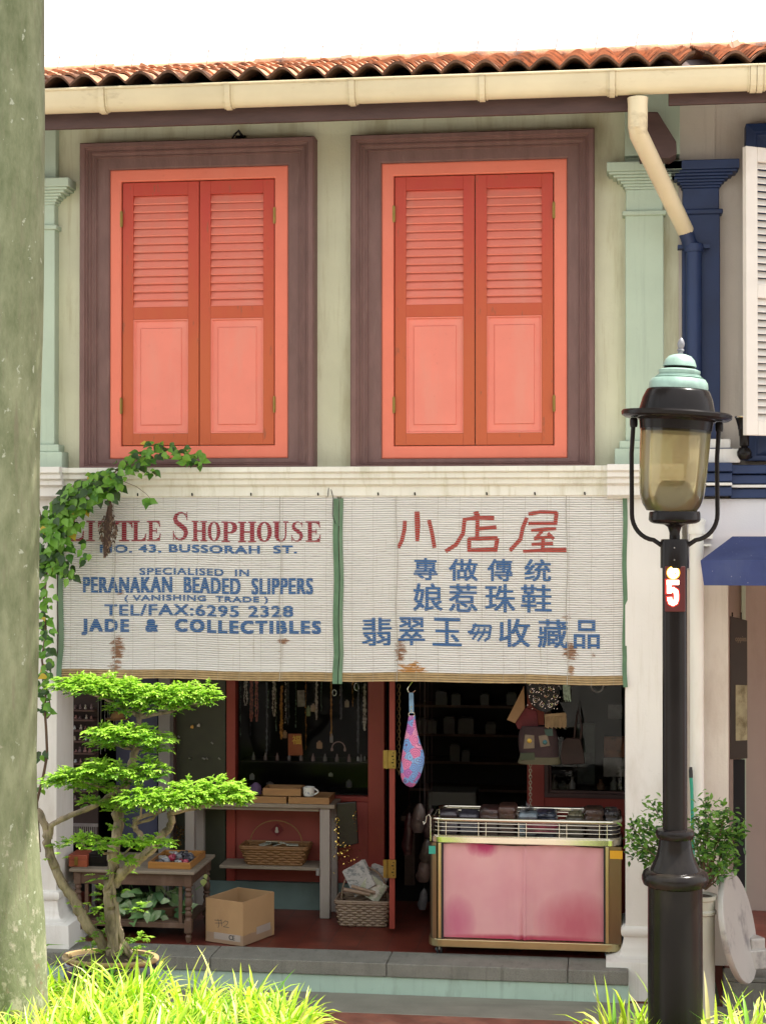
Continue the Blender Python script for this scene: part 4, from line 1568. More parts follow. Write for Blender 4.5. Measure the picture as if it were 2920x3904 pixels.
# resample with leaf-scar rings
fine = []
for a, b in zip(rows, rows[1:]):
    n = max(2, int(abs(b[2] - a[2]) / .04))
    for i in range(n):
        t = i / n
        t2 = t
        e = 1 + .012 * mnoise(Vector((0, 1.7, (a[2] + (b[2] - a[2]) * t) * 3))) 
        fine.append(tuple(a[j] + (b[j] - a[j]) * t2 for j in range(3)) + (a[3] * (1 - t) + b[3] * t,) * 2)
        fine[-1] = (fine[-1][0], fine[-1][1], fine[-1][2], fine[-1][3] * e, fine[-1][4] * e)
fine.append(rows[-1])
k.rows(fine, 40)
k.build('trunk', PALM, palm)
LEAFP = leafmat('palm_leaf', (.05, .10, .02), (.08, .14, .03), .3)
k = MB()
cx0, cy0 = rows[-1][0], YPm
for i in range(46):
    a = i * 2.399
    el = R(66 - i * 1.9)
    L = 2.6
    d = Vector((math.cos(a) * math.cos(el), math.sin(a) * math.cos(el), math.sin(el)))
    pts = []
    for j in range(9):
        t = j / 8
        pts.append(Vector((cx0, cy0, 8.8)) + d * L * t + Vector((0, 0, -1.1 * t * t)))
    k.tube(pts, [.03 * (1 - j / 9) + .004 for j in range(9)], 6)
    sd = d.cross(Vector((0, 0, 1))).normalized()
    for j in range(2, 30):
        t = j / 30
        p = Vector((cx0, cy0, 8.8)) + d * L * t + Vector((0, 0, -1.1 * t * t))
        for s in (-1, 1):
            k.leaf(p, sd * s + d * .5 + Vector((0, 0, -.4)), (0, 0, 1), .5 * math.sin(t * 3) + .14, .11, 0, (.6, 1, .7, 0), .3, .1)
k.build('crown', LEAFP, palm)  # unseen crown above the view, made dense to shade the trunk

# ------------------------------------------------------------------ planting beds and variegated grass
def bed(x0, x1, y0, y1, zt_, label):
    t = thing('planter', ((x0 + x1) / 2, (y0 + y1) / 2, -.2), label, 'planter')
    b = MB()
    for a in ((x0, x1, y0, y0 + .1), (x0, x1, y1 - .1, y1), (x0, x0 + .1, y0 + .1, y1 - .1), (x1 - .1, x1, y0 + .1, y1 - .1)):
        b.box(*a, -.2, zt_)
    b.build('kerb_wall', CONC, t, bevel=.01)
    b = MB()
    nx, ny = 24, 10
    vs = [(x0 + .1 + (x1 - x0 - .2) * i / nx, y0 + .1 + (y1 - y0 - .2) * j / ny, zt_ - .03 + rnd.uniform(-.015, .015)) for j in range(ny + 1) for i in range(nx + 1)]
    b.add(vs, [(j * (nx + 1) + i, j * (nx + 1) + i + 1, (j + 1) * (nx + 1) + i + 1, (j + 1) * (nx + 1) + i) for j in range(ny) for i in range(nx)], 0, True)
    b.build('soil', SOIL, t)


LB = (-3.3, X(1130, -2.4), -3.5, -1.95, .07)
RB = (X(2280, -2.6), 3.4, -3.4, -1.85, -.02)
bed(*LB, 'concrete planter filled with the larger bed of yellow green grass on the left')
bed(*RB, 'concrete planter with grass around the foot of the street lamp')
GR = [leafmat('grass_lime', (.34, .52, .03), (.46, .60, .05), .4, 3), leafmat('grass_yellow', (.62, .68, .10), (.72, .72, .22), .4, 3), leafmat('grass_green', (.12, .32, .02), (.22, .42, .03), .35, 3), leafmat('grass_straw', (.55, .48, .22), (.60, .55, .30), .2, 3)]
g = MB()


def blade(p, az, L, lean, W, mi):
    n = 6
    d = Vector((math.cos(az), math.sin(az), 0))
    sd = Vector((-d.y, d.x, 0))
    tw = rnd.uniform(-.5, .5)
    vs = []
    th0 = R(90) - lean * .30
    pos = Vector(p)
    for i in range(n + 1):
        t = i / n
        th = th0 - lean * 1.35 * t * t
        if i:
            pos = pos + (d * math.cos(th) + Vector((0, 0, 1)) * math.sin(th)) * (L / n)
        w = W * (0.55 + 1.2 * t * (1 - t) * 1.6) * (1 - t ** 5)
        nn = (d * -math.sin(th) + Vector((0, 0, 1)) * math.cos(th))
        s2 = (sd * math.cos(tw * t) + nn * math.sin(tw * t))
        vs += [pos - s2 * w + nn * w * .25, pos, pos + s2 * w + nn * w * .25]
    fs = []
    for i in range(n):
        a = i * 3
        fs += [(a, a + 1, a + 4, a + 3), (a + 1, a + 2, a + 5, a + 4)]
    g.add(vs, fs, mi, True)


def tuft(x, y, z, n, L, spread=.05):
    for _ in range(n):
        az = rnd.uniform(0, 2 * math.pi)
        r = rnd.uniform(0, spread)
        u = rnd.random()
        mi = 0 if u < .50 else 1 if u < .77 else 2 if u < .95 else 3
        blade((x + r * math.cos(az), y + r * math.sin(az), z), az + rnd.uniform(-.5, .5), L * rnd.uniform(.55, 1.15), rnd.uniform(.3, 1.45), rnd.uniform(.006, .0135), mi)


# tuft height follows the outline in the photograph, higher to the left
for _ in range(520):
    x = rnd.uniform(-3.0, LB[1] + .02)
    y = rnd.uniform(LB[2] + .15, LB[3] - .02)
    t = (x + 2.6) / (LB[1] + 2.6)
    L = .63 - .30 * max(0, min(1.1, t)) + rnd.uniform(-.05, .05)
    if x < -1.95:
        L *= 1.16
    elif x < -1.30:
        L *= .80
    tuft(x, y, LB[4] - .02, 13, max(.26, L))
for _ in range(70):                                          # taller clump in front of the palm
    x = rnd.uniform(-2.75, -1.85)
    tuft(x, rnd.uniform(-3.05, -2.80), LB[4] - .02, 12, rnd.uniform(.56, .72))
for _ in range(60):                                          # a few tall leaders
    x = rnd.uniform(-2.6, LB[1])
    tuft(x, rnd.uniform(LB[2] + .2, LB[3]), LB[4], 2, .66 - .26 * (x + 2.6) / (LB[1] + 2.6))
for _ in range(260):
    x, y = rnd.uniform(RB[0] + .02, RB[1]), rnd.uniform(RB[2] + .1, RB[3] - .05)
    if (x - lx) ** 2 + (y - YL) ** 2 < .21 ** 2:
        continue
    tuft(x, y, RB[4] - .02, 13, .40 + rnd.uniform(-.06, .09))
for x, y in ((lx - .28, -2.45), (lx - .34, -2.3), (lx + .30, -2.3), (lx + .36, -2.5)):
    tuft(x, y, RB[4], 7, .48)
kind(g.build('grass', GR), 'stuff')

# ------------------------------------------------------------------ bonsai in its glazed pot
YB = -1.5
pot_c = at(421, 3648, YB)
SBn = scale(pot_c.x, YB)
pot = thing('bonsai_pot', (pot_c.x, YB, -.2), 'shallow dark blue glazed oval bonsai pot with a worn cream rim', 'plant pot')
GLAZE = pm('blue_black_glaze', (.012, .016, .045), .15, .3, 6, spec=.6, coat=.5, bmp=.03)
RIM = pm('worn_cream_rim', (.40, .28, .14), .5, .2, 8, dirt=(.25, .16, .07), bmp=.1)
zr = pot_c.z
A = 188 / SBn
prof = [(.62, -.2), (.66, -.19), (.66, -.15), (.62, -.13), (.78, -.02), (.92, .08), (.96, .14), (.95, zr - .045), (.93, zr - .035), (.975, zr - .02)]
k = MB()
k.lathe([(r * A, z) for r, z in prof], (pot_c.x, YB, 0), 48, 0, sy=.62)
k.build('bowl', GLAZE, pot)
k = MB()
k.lathe([(A * r, z) for r, z in ((.975, zr - .02), (1.0, zr - .012), (1.0, zr - .002), (.985, zr + .004), (.90, zr + .003), (.885, zr - .01), (.885, zr - .05))], (pot_c.x, YB, 0), 48, 0, sy=.62, cap=False)
k.build('rim', RIM, pot)
k = MB()
k.lathe([(A * .885, zr - .035), (A * .6, zr - .01), (A * .3, zr + .012), (0, zr + .018)], (pot_c.x, YB, 0), 30, 0, sy=.62, cap=False)
k.build('soil', SOIL, pot)

bon = thing('bonsai_tree', (pot_c.x, YB, zr), 'tall bonsai with twisted trunk and flat cloud-pruned pads of bright green leaves', 'bonsai')
k = MB()
pt = lambda x, y, dy=0: at(x, y, YB + dy)


def limb(pts, r0, r1, n=9, wob=.006, sub=4):
    P = [pt(*p) for p in pts]
    out, rr = [], []
    for i in range(len(P) - 1):
        for j in range(sub):
            t = j / sub
            p0, p1, p2, p3 = P[max(i - 1, 0)], P[i], P[i + 1], P[min(i + 2, len(P) - 1)]
            v = .5 * ((2 * p1) + (p2 - p0) * t + (2 * p0 - 5 * p1 + 4 * p2 - p3) * t * t + (3 * p1 - p0 - 3 * p2 + p3) * t ** 3)
            out.append(v + Vector((rnd.uniform(-wob, wob), rnd.uniform(-wob, wob), 0)))
    out.append(P[-1])
    m_ = len(out)
    for i in range(m_):
        t = i / (m_ - 1)
        rr.append((r0 + (r1 - r0) * t) / SBn * rnd.uniform(.9, 1.14))
    k.tube(out, rr, n)


# px radii
limb([(440, 3665, 0), (436, 3610, 0), (428, 3520, 0), (420, 3450, 0), (418, 3390, 0)], 36, 22)
limb([(418, 3395, 0), (428, 3330, .02), (438, 3240, -.02), (452, 3150, .02), (448, 3090, 0), (470, 3020, .0), (500, 2930, .02), (516, 2860, 0), (520, 2800, 0), (532, 2740, 0), (540, 2700, .01)], 24, 9)
limb([(400, 3400, -.03), (432, 3330, -.035), (414, 3260, -.02), (446, 3190, -.03), (462, 3110, .0), (446, 3050, -.03), (480, 2990, -.02)], 9, 7)
limb([(452, 3665, -.02), (440, 3600, -.04), (446, 3500, -.03), (436, 3420, -.03), (420, 3330, -.03)], 8, 6)
limb([(500, 3660, -.02), (468, 3590, -.03), (452, 3520, -.03), (446, 3440, -.02)], 8, 7)
limb([(515, 3655, -.05), (478, 3600, -.03), (455, 3540, -.02)], 6, 8)
limb([(402, 3660, .02), (380, 3585, .02), (335, 3530, .0), (300, 3470, 0), (262, 3405, 0), (228, 3350, 0), (205, 3300, 0), (186, 3250, 0), (180, 3200, 0), (172, 3150, 0), (140, 3090, .02)], 22, 14)
limb([(186, 3200, 0), (196, 3150, -.01), (225, 3130, 0), (280, 3106, 0), (345, 3080, 0), (400, 3050, 0), (452, 3010, 0)], 11, 10)
limb([(430, 3390, 0), (456, 3340, 0), (500, 3300, -.02), (560, 3256, -.03), (590, 3225, -.02), (615, 3190, 0), (645, 3158, 0), (656, 3125, 0), (648, 3106, 0), (680, 3092, 0), (740, 3080, .02), (820, 3062, .0)], 22, 8)
limb([(565, 3250, -.02), (560, 3215, 0), (530, 3180, .02), (512, 3150, 0), (520, 3125, 0), (570, 3105, 0), (630, 3090, 0)], 13, 7)
limb([(525, 3140, 0), (575, 3125, .02), (600, 3105, .02)], 6, 5)
limb([(536, 2735, 0), (490, 2710, .0), (450, 2690, .02), (400, 2665, 0), (330, 2640, 0)], 9, 4)
limb([(538, 2735, 0), (600, 2722, .02), (660, 2712, 0), (700, 2690, 0), (780, 2680, 0)], 9, 4)
limb([(520, 2860, 0), (470, 2850, .02), (420, 2830, .03)], 7, 4)
limb([(505, 2930, 0), (440, 2960, .03), (360, 2975, 0), (300, 2965, 0)], 8, 4)
limb([(505, 2920, 0), (560, 2940, .03), (600, 2950, 0)], 7, 4)
limb([(440, 3230, 0), (370, 3215, .03), (310, 3205, 0)], 7, 4)
k.build('trunk', BARK, bon)
BL = [leafmat('bonsai_leaf_bright', (.30, .50, .05), (.42, .60, .09), .42, 20), leafmat('bonsai_leaf_mid', (.26, .46, .05), (.34, .54, .07), .42, 20), leafmat('bonsai_leaf_dark', (.13, .29, .04), (.19, .36, .05), .4, 20)]


def pad(lb, px, py, rx, ry, n, dyc=0, ryd=None):
    """a flat pad of leafy sprigs around one point of the photograph"""
    c = pt(px, py, dyc)
    a, b = rx / SBn, ry / SBn
    dd = a * .75 if ryd is None else ryd
    for _ in range(n):
        while True:
            u, v, w = rnd.uniform(-1, 1), rnd.uniform(-1, 1), rnd.uniform(-1, 1)
            if u * u + v * v + w * w < 1 and w > -.75 + .3 * rnd.random():
                break
        w2 = w if w > 0 else w * .8
        edge = math.sqrt(u * u + v * v)
        p = c + Vector((u * a, v * dd, w2 * b * (1.1 - .35 * edge * edge) + .010 * math.sin(u * 9 + v * 7)))
        out = Vector((u + rnd.uniform(-.5, .5), v + rnd.uniform(-.5, .5), .35 + rnd.uniform(-.2, .5))).normalized()
        L = rnd.uniform(.035, .060)
        m_ = rnd.randint(5, 8)
        sd = out.cross(Vector((0, 0, 1))).normalized()
        sh = w + rnd.uniform(-.7, .6)
        mi = 0 if sh > .05 else 1 if sh > -.45 else 2
        for j in range(m_):
            t = (j + .6) / m_
            q_ = p + out * L * t + Vector((0, 0, -.022 * t * t))
            for s in ((-1, 1) if j < m_ - 1 else (0,)):
                d = sd * s * .9 + out * .7 + Vector((0, 0, -.35 * t + rnd.uniform(-.15, .15)))
                lb.leaf(q_, d, (rnd.uniform(-.3, .3), rnd.uniform(-.3, .3), 1), rnd.uniform(.017, .028), rnd.uniform(.009, .014), mi, (0, 1, .8, 0), .25, .3)


pads = [
    [(270, 2618, 72, 28, 110), (340, 2622, 105, 40, 210), (420, 2630, 95, 46, 190), (500, 2650, 100, 52, 210), (585, 2668, 100, 48, 200), (680, 2655, 105, 44, 210), (770, 2660, 72, 42, 120), (480, 2710, 70, 22, 60), (640, 2700, 100, 22, 80)],
    [(400, 2796, 62, 26, 80, -.16), (480, 2805, 95, 40, 190, -.16), (560, 2825, 85, 40, 150, -.12), (420, 2845, 70, 20, 60, -.05), (600, 2862, 40, 14, 30, -.10)],
    [(230, 2985, 60, 24, 80, -.22), (310, 2962, 80, 32, 150, -.22), (400, 2940, 90, 36, 170, -.24), (560, 2950, 66, 48, 160, -.18), (350, 3005, 75, 22, 70, -.10), (370, 3060, 55, 18, 40, -.05), (470, 2975, 60, 30, 60, .0)],
    [(540, 3050, 80, 34, 140, -.30), (620, 3060, 80, 40, 160, -.28), (720, 3040, 90, 54, 220, -.16), (830, 3035, 105, 58, 280, -.08), (900, 3045, 50, 38, 90, -.06), (480, 3080, 60, 24, 50, -.1)],
    [(310, 3212, 52, 18, 46, -.30), (375, 3225, 56, 22, 56, -.30), (500, 3222, 44, 22, 44, -.30), (600, 3218, 54, 22, 56, -.30), (480, 3290, 36, 18, 24, -.25)],
]
k = MB()                                                   # twigs reaching forward to each pad
for sx0, sy0, px, py, dy in ((520, 2840, 470, 2820, -.16), (520, 2850, 560, 2840, -.12), (500, 2940, 400, 2955, -.24), (460, 3000, 300, 2975, -.22), (505, 2930, 560, 2965, -.18), (512, 3140, 540, 3062, -.30), (590, 3095, 620, 3075, -.28), (700, 3085, 720, 3060, -.16),
                             (440, 3250, 375, 3235, -.34), (375, 3235, 310, 3215, -.34), (450, 3260, 500, 3230, -.36), (540, 3270, 600, 3225, -.34)):
    d0 = -.34 if (sx0, sy0) == (375, 3235) else 0
    a_, c_e = pt(sx0, sy0, d0), pt(px, py, dy)
    m_ = (a_ + c_e) / 2 + Vector((rnd.uniform(-.02, .02), 0, -.02))
    k.tube([a_, m_, c_e], [.009, .007, .004], 7)
k.build('branch', BARK, bon)
for pl in pads:
    lb = MB()
    for a in pl:
        a = list(a)
        a[2] *= 1.06
        a[3] *= 1.02
        a[4] = int(a[4] * .98)
        pad(lb, *a)
    lb.build('crown', BL, bon)
lb = MB()                                                  # sprigs up the trunk and out of the soil
for x, y, n in ((385, 3350, 8), (400, 3420, 9), (375, 3480, 8), (410, 3520, 8), (385, 3560, 8), (452, 3400, 4), (458, 3330, 5), (480, 3130, 8), (430, 3100, 8), (440, 3170, 7), (495, 3470, 4), (540, 3465, 5), (225, 3225, 6), (260, 3215, 4), (305, 3450, 3), (530, 3585, 6), (510, 3610, 7), (350, 3625, 10), (400, 3640, 10), (465, 3640, 10), (540, 3640, 7), (330, 3600, 6), (216, 3280, 3)):
    pad(lb, x, y, 26, 26, n, 0, .05)
lb.build('sprig', BL, bon)

# ------------------------------------------------------------------ climbing vine with the dry nest
VN = [leafmat('vine_leaf_light', (.12, .29, .03), (.19, .37, .05), .35, 8), leafmat('vine_leaf_mid', (.055, .16, .02), (.085, .22, .03), .35, 8), leafmat('vine_leaf_dark', (.025, .06, .015), (.04, .09, .02), .3, 8), leafmat('vine_leaf_yellow', (.50, .34, .03), (.60, .45, .06), .3, 8)]
YV = -.22
vine = thing('climbing_vine', (X(160, YV), YV, -.2), 'leafy green climbing vine with yellow leaves hanging over the corner of the left blind', 'vine')
vm = MB()


def vleafs(pts, n, spread, size=.06, dark=.25, depth=.10):
    for _ in range(n):
        i = rnd.randrange(len(pts) - 1)
        t = rnd.random()
        x = pts[i][0] * (1 - t) + pts[i + 1][0] * t
        y = pts[i][1] * (1 - t) + pts[i + 1][1] * t
        sp = spread * (pts[i][2] if len(pts[i]) > 2 else 1)
        a = rnd.uniform(0, 6.283)
        r = sp * math.sqrt(rnd.random())
        dep = rnd.uniform(-depth, depth)
        p = at(x + r * math.cos(a), y + r * math.sin(a) * .9, YV + dep)
        d = Vector((rnd.uniform(-1, 1), rnd.uniform(-.9, .2), rnd.uniform(-1.1, .15)))
        u = rnd.random()
        mi = 3 if u < .02 else (0 if dep < .02 and u < .7 else 1 if u < 1 - dark else 2)
        s = size * rnd.uniform(.68, 1.4)
        vm.leaf(p, d, (rnd.uniform(-.5, .5), -1, rnd.uniform(.2, 1.0)), s, s * .70, mi, (.0, .75, 1, .72, .34, 0), .25, .25, .03)


vleafs([(185, 2090, 1), (200, 2000, 1), (240, 1960, 1), (270, 1930, .75), (310, 1880, .6)], 240, 85, .068)
vleafs([(330, 1880, 1), (380, 1850, 1), (430, 1810, .8), (400, 1880, .8)], 130, 62, .06)
vleafs([(440, 1800, 1), (510, 1755, 1), (570, 1740, .8)], 46, 34, .055, .15)
vleafs([(560, 1725, 1.1), (620, 1700, 1.2), (690, 1742, 1), (770, 1742, .4)], 62, 34, .055, .3)
vleafs([(500, 1790, 1), (590, 1800, 1)], 14, 24, .05, .1)
vleafs([(240, 2140, 1), (270, 2180, .5)], 30, 40, .06, .6)
vleafs([(200, 2150, 1), (180, 2120, .8)], 60, 55, .065, .5)
vleafs([(565, 1905, 1), (575, 1915, 1)], 9, 16, .05, 0)
vleafs([(305, 2070, .8), (330, 2120, .6)], 10, 34, .05, .7)
for y in range(2230, 2700, 26):
    vleafs([(165, y, 1), (180, y + 18, 1)], 6, 26 + 10 * math.sin(y), .055, .3)
for y in (2860, 2880, 2990):
    vleafs([(150, y, 1), (170, y + 10, 1)], 3, 20, .055, .5)
vm.build('leaves', VN, vine)
k = MB()


def vstem(pts, r0, r1):
    P = [at(x, y, YV + (p[0] if p else .02)) for x, y, *p in pts]
    k.tube(P, [(r0 + (r1 - r0) * i / (len(P) - 1)) for i in range(len(P))], 6)


vstem([(150, 3250), (140, 3060), (165, 2960), (180, 2880), (176, 2780), (170, 2700), (176, 2620), (160, 2520), (175, 2400), (165, 2300), (180, 2180), (210, 2060), (270, 1950), (350, 1870), (450, 1790), (540, 1740), (640, 1710), (760, 1745)], .011, .003)
vstem([(180, 2740), (195, 2720), (188, 2670), (180, 2640)], .005, .004)
vstem([(470, 1835), (520, 1855), (560, 1885), (575, 1905)], .002, .0015)
vstem([(200, 2060), (160, 1990), (150, 1940)], .006, .003)
k.build('stem', STEMB, vine)
YN = -.12
nx_ = at(420, 2030, YN)
nest = MB()
for i in range(420):
    t = rnd.random() ** .8
    py = 1895 + t * 215
    if t > .85 and rnd.random() < .6:
        continue
    wd = (6 + 6 * t if t < .3 else 10 + 26 * math.sin((t - .28) / .58 * math.pi) ** .8 if t < .86 else 7)
    p = at(420 - 10 * t + rnd.uniform(-1, 1) * wd, py, YN + rnd.uniform(-1, 1) * wd / 600)
    d = Vector((rnd.uniform(-.5, .5), rnd.uniform(-.8, .2), rnd.uniform(-1, -.2)))
    nest.leaf(p, d, (rnd.uniform(-.4, .4), -1, .3), rnd.uniform(.015, .034), rnd.uniform(.005, .013), rnd.randrange(3), (.2, 1, .7, 0), .3, .3)
nest.tube([at(417, 1870, YN), at(419, 1920, YN), at(415, 1990, YN), at(404, 2090, YN), at(399, 2128, YN)], [.006, .012, .03, .02, .006], 8, 1)
nest.tube([at(400, 2108, YN), at(398, 2128, YN)], [.010, .008], 6, 2)
tag(nest.build('hanging_nest', [pm('dry_grass', (.13, .085, .055), .9, .4, 40, bmp=0), pm('dry_leaf', (.07, .04, .028), .9, .4, 40, bmp=0), pm('dry_fibre', (.22, .15, .10), .9, .3, 40, bmp=0)]), 'dry brown hanging nest of dead leaves in front of the red shop name', 'nest')

# ------------------------------------------------------------------ potted shrub, broom and marble table top by the right pillar
YSh = -.55
sc_ = at(2672, 3400, YSh)
SS = scale(sc_.x, YSh)
sp_ = thing('shrub_pot', (sc_.x, YSh, -.2), 'tall cream column pot behind the lamp base', 'plant pot')
k = MB()
k.lathe([(56 / SS, -.2), (58 / SS, -.17), (52 / SS, -.15), (52 / SS, Z(3450, YSh)), (58 / SS, Z(3446, YSh)), (58 / SS, Z(3436, YSh)), (53 / SS, Z(3430, YSh)), (54 / SS, Z(3396, YSh)), (60 / SS, Z(3392, YSh)), (60 / SS, Z(3378, YSh)), (50 / SS, Z(3378, YSh)), (48 / SS, Z(3390, YSh)), (0, Z(3390, YSh))], (sc_.x, YSh, 0), 28)
k.build('column', pm('cream_ceramic', (.40, .39, .33), .5, .08, 4, bmp=.03), sp_)
k = MB()
k.lathe([(0, Z(3384, YSh)), (48 / SS, Z(3386, YSh))][::-1], (sc_.x, YSh, 0), 20, cap=False)
k.build('soil', SOIL, sp_)
shr = thing('shrub', (sc_.x, YSh, Z(3386, YSh)), 'small-leaved green shrub with bare twigs growing behind the lamp post', 'shrub')
SHL = [leafmat('shrub_leaf_light', (.12, .26, .035), (.17, .33, .05), .3, 12), leafmat('shrub_leaf_dark', (.035, .10, .018), (.055, .14, .03), .3, 12)]
k, lm = MB(), MB()
tips = [(2400, 3150), (2405, 3200), (2480, 3060), (2440, 3130), (2470, 3230), (2500, 3290), (2510, 3170), (2660, 3120), (2690, 3050), (2770, 3080), (2745, 3130), (2830, 3150), (2800, 3200), (2790, 3290), (2740, 3180), (2690, 3170), (2700, 3240), (2650, 3200), (2720, 3330), (2660, 3290), (2760, 3240), (2480, 3180), (2420, 3250), (2700, 3110), (2780, 3160), (2750, 3310)]
for tx, ty in tips:
    dy = rnd.uniform(-.16, .16)
    a = at(2690, 3392, YSh)
    b = at(2690 + (tx - 2690) * .45 + rnd.uniform(-15, 15), 3392 + (ty - 3392) * .4, YSh + dy * .5)
    c = at(2690 + (tx - 2690) * .8, 3392 + (ty - 3392) * .8, YSh + dy)
    d = at(tx, ty, YSh + dy)
    k.tube([a, b, c, d], [.006, .005, .0035, .002], 5)
    for j in range(58):
        t = rnd.random()
        q0 = c + (d - c) * t + Vector((rnd.gauss(0, .028), rnd.gauss(0, .03), rnd.gauss(0, .028)))
        dr = Vector((rnd.uniform(-1, 1), rnd.uniform(-1, 1), rnd.uniform(-.4, 1)))
        lm.leaf(q0, dr, (rnd.uniform(-.5, .5), -.3, 1), rnd.uniform(.030, .052), rnd.uniform(.018, .028), 0 if rnd.random() < .6 else 1, (0, .7, 1, .7, 0), .2, .25)
k.build('stem', STEMB, shr)
lm.build('leaves', SHL, shr)

br = thing('broom', at(2632, 3850, -.16), 'broom with green handle and dark tip leaning on the pillar behind the lamp', 'broom')
k = MB()
k.tube([at(2648, 3560, -.16), at(2637, 3010, -.14), at(2634, 2966, -.14)], [.011, .011, .011], 10)
k.build('handle', pm('green_plastic', (.02, .30, .20), .35, .1, 4, bmp=0), br)
k = MB()
k.tube([at(2634, 2966, -.14), at(2633, 2940, -.14), at(2633, 2926, -.14)], [.0125, .0125, .009], 10)
k.build('grip', RUBBER, br)
k = MB()
hb = at(2648, 3560, -.16)
k.rows([(hb.x, -.16, -.195, .16, .04), (hb.x, -.16, -.06, .13, .035), (hb.x, -.16, -.02, .05, .03), (hb.x, -.16, hb.z + .02, .018, .018)], 12)
k.build('bristle_head', pm('broom_bristle', (.08, .10, .07), .9, .3, 40, bmp=.4), br)

MARB = pm('marble', (.44, .42, .39), .4, .08, 3, dirt=(.20, .19, .19), dlo=.53, dhi=.68, dsc=5, dst=(1.4, 1, 1), bmp=.03)
mt = thing('table_top', at(2830, 3715, -.38), 'round veined marble table top leaning on its edge by the right entrance', 'table top')
mc = at(2812, 3540, -.38)
nrm = Vector((.93, -.30, .21)).normalized()
Mm = nrm.to_track_quat('Z', 'Y').to_matrix().to_4x4()
k = MB()
rr = .335
k.lathe([(rr - .006, -.018), (rr, -.010), (rr, .010), (rr - .006, .018), (0, .0181)], mc, 56, 0, Mm)
k.build('slab', MARB, mt)
k = MB()
k.obox(at(2868, 3650, -.20), .16, .16, .12, R(25))
k.obox(at(2876, 3610, -.20), .10, .10, .12, R(25))
tag(k.build('stone_block', MARB, bevel=.01), 'stepped pale stone block behind the leaning marble table top', 'stone block')

# ------------------------------------------------------------------ display cart
YC = .05
cx0, cx1 = X(1634, YC, 3400), X(2366, YC, 3400)
cz = lambda py, px=2000: Z(py, YC, px)
cy0, cy1 = YC, YC + .52
zc0, zc1, zt0, zt1 = .058, cz(3222), cz(3204), cz(3132)
cart = thing('display_cart', ((cx0 + cx1) / 2, YC + .26, 0), 'bronze steel display cart on castors with pink cloth front and chrome rails', 'cart')


def rrect(x0, x1, y0, y1, r, n=6):
    p = []
    for cx_, cy_, a0 in ((x1 - r, y0 + r, -90), (x1 - r, y1 - r, 0), (x0 + r, y1 - r, 90), (x0 + r, y0 + r, 180)):
        p += [(cx_ + r * math.cos(R(a0 + 90 * i / n)), cy_ + r * math.sin(R(a0 + 90 * i / n))) for i in range(n + 1)]
    return p


def rprism(k, x0, x1, y0, y1, r, za, zb, mi=0):
    p = rrect(x0, x1, y0, y1, r)
    n = len(p)
    k.add([(x, y, za) for x, y in p] + [(x, y, zb) for x, y in p], [tuple(range(n - 1, -1, -1)), tuple(range(n, 2 * n))] + [(i, (i + 1) % n, n + (i + 1) % n, n + i) for i in range(n)], mi)


px0, px1 = X(1687, YC, 3400), X(2303, YC, 3400)
pz0, pz1 = cz(3588), cz(3228)
k = MB()
rprism(k, cx0 + .006, px0 - .02, cy0 + .004, cy1, .045, zc0 + .05, zc1)
rprism(k, px1 + .02, cx1, cy0 + .004, cy1, .09, zc0 + .05, zc1)
k.box(px0 - .019, px1 + .019, cy0 + .05, cy1, zc0 + .05, zc1)
k.build('body', STEEL, cart, bevel=.003)
k = MB()
rprism(k, cx0 - .006, cx1 + .012, cy0 - .010, cy1 + .01, .09, zc0, zc0 + .05)
k.box(px0 - .030, px0 - .008, cy0 - .006, cy0 + .052, zc0 + .051, zc1 - .001)
k.box(px1 + .008, px1 + .030, cy0 - .006, cy0 + .052, zc0 + .051, zc1 - .001)
k.build('trim', GOLD, cart, bevel=.004)
k = MB()
k.box(px0 - .0075, px0 + .004, cy0 + .002, cy0 + .049, pz0 - .01, pz1 + .012)
k.build('gasket', RUBBER, cart)
k = MB()
k.box(px1 - .004, px1 + .0075, cy0 + .002, cy0 + .049, pz0 - .01, pz1 + .012)
k.build('gasket', RUBBER, cart)
# cloth with folds gathered at the lower middle
PINK, nt, bs = nodes('pink_cloth')
t_ = nt.nodes.new('ShaderNodeTexCoord')
sp3 = nt.nodes.new('ShaderNodeSeparateXYZ')
nt.links.new(t_.outputs['Object'], sp3.inputs[0])
cc = mixc(nt, ramp(nt, noise(nt, coords(nt), 3, 3), .3, .7), (.68, .32, .36), (.74, .41, .42))


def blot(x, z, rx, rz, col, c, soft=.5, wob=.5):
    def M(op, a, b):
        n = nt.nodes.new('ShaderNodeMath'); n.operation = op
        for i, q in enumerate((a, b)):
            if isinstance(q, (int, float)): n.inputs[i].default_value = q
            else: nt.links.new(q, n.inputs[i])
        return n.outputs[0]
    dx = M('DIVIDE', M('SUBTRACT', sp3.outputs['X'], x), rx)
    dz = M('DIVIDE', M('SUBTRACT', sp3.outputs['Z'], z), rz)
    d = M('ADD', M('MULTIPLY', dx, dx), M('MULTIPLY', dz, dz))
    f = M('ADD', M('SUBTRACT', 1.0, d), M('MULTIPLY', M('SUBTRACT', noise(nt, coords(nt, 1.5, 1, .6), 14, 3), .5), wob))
    return mixc(nt, ramp(nt, f, 0, soft), c, col)


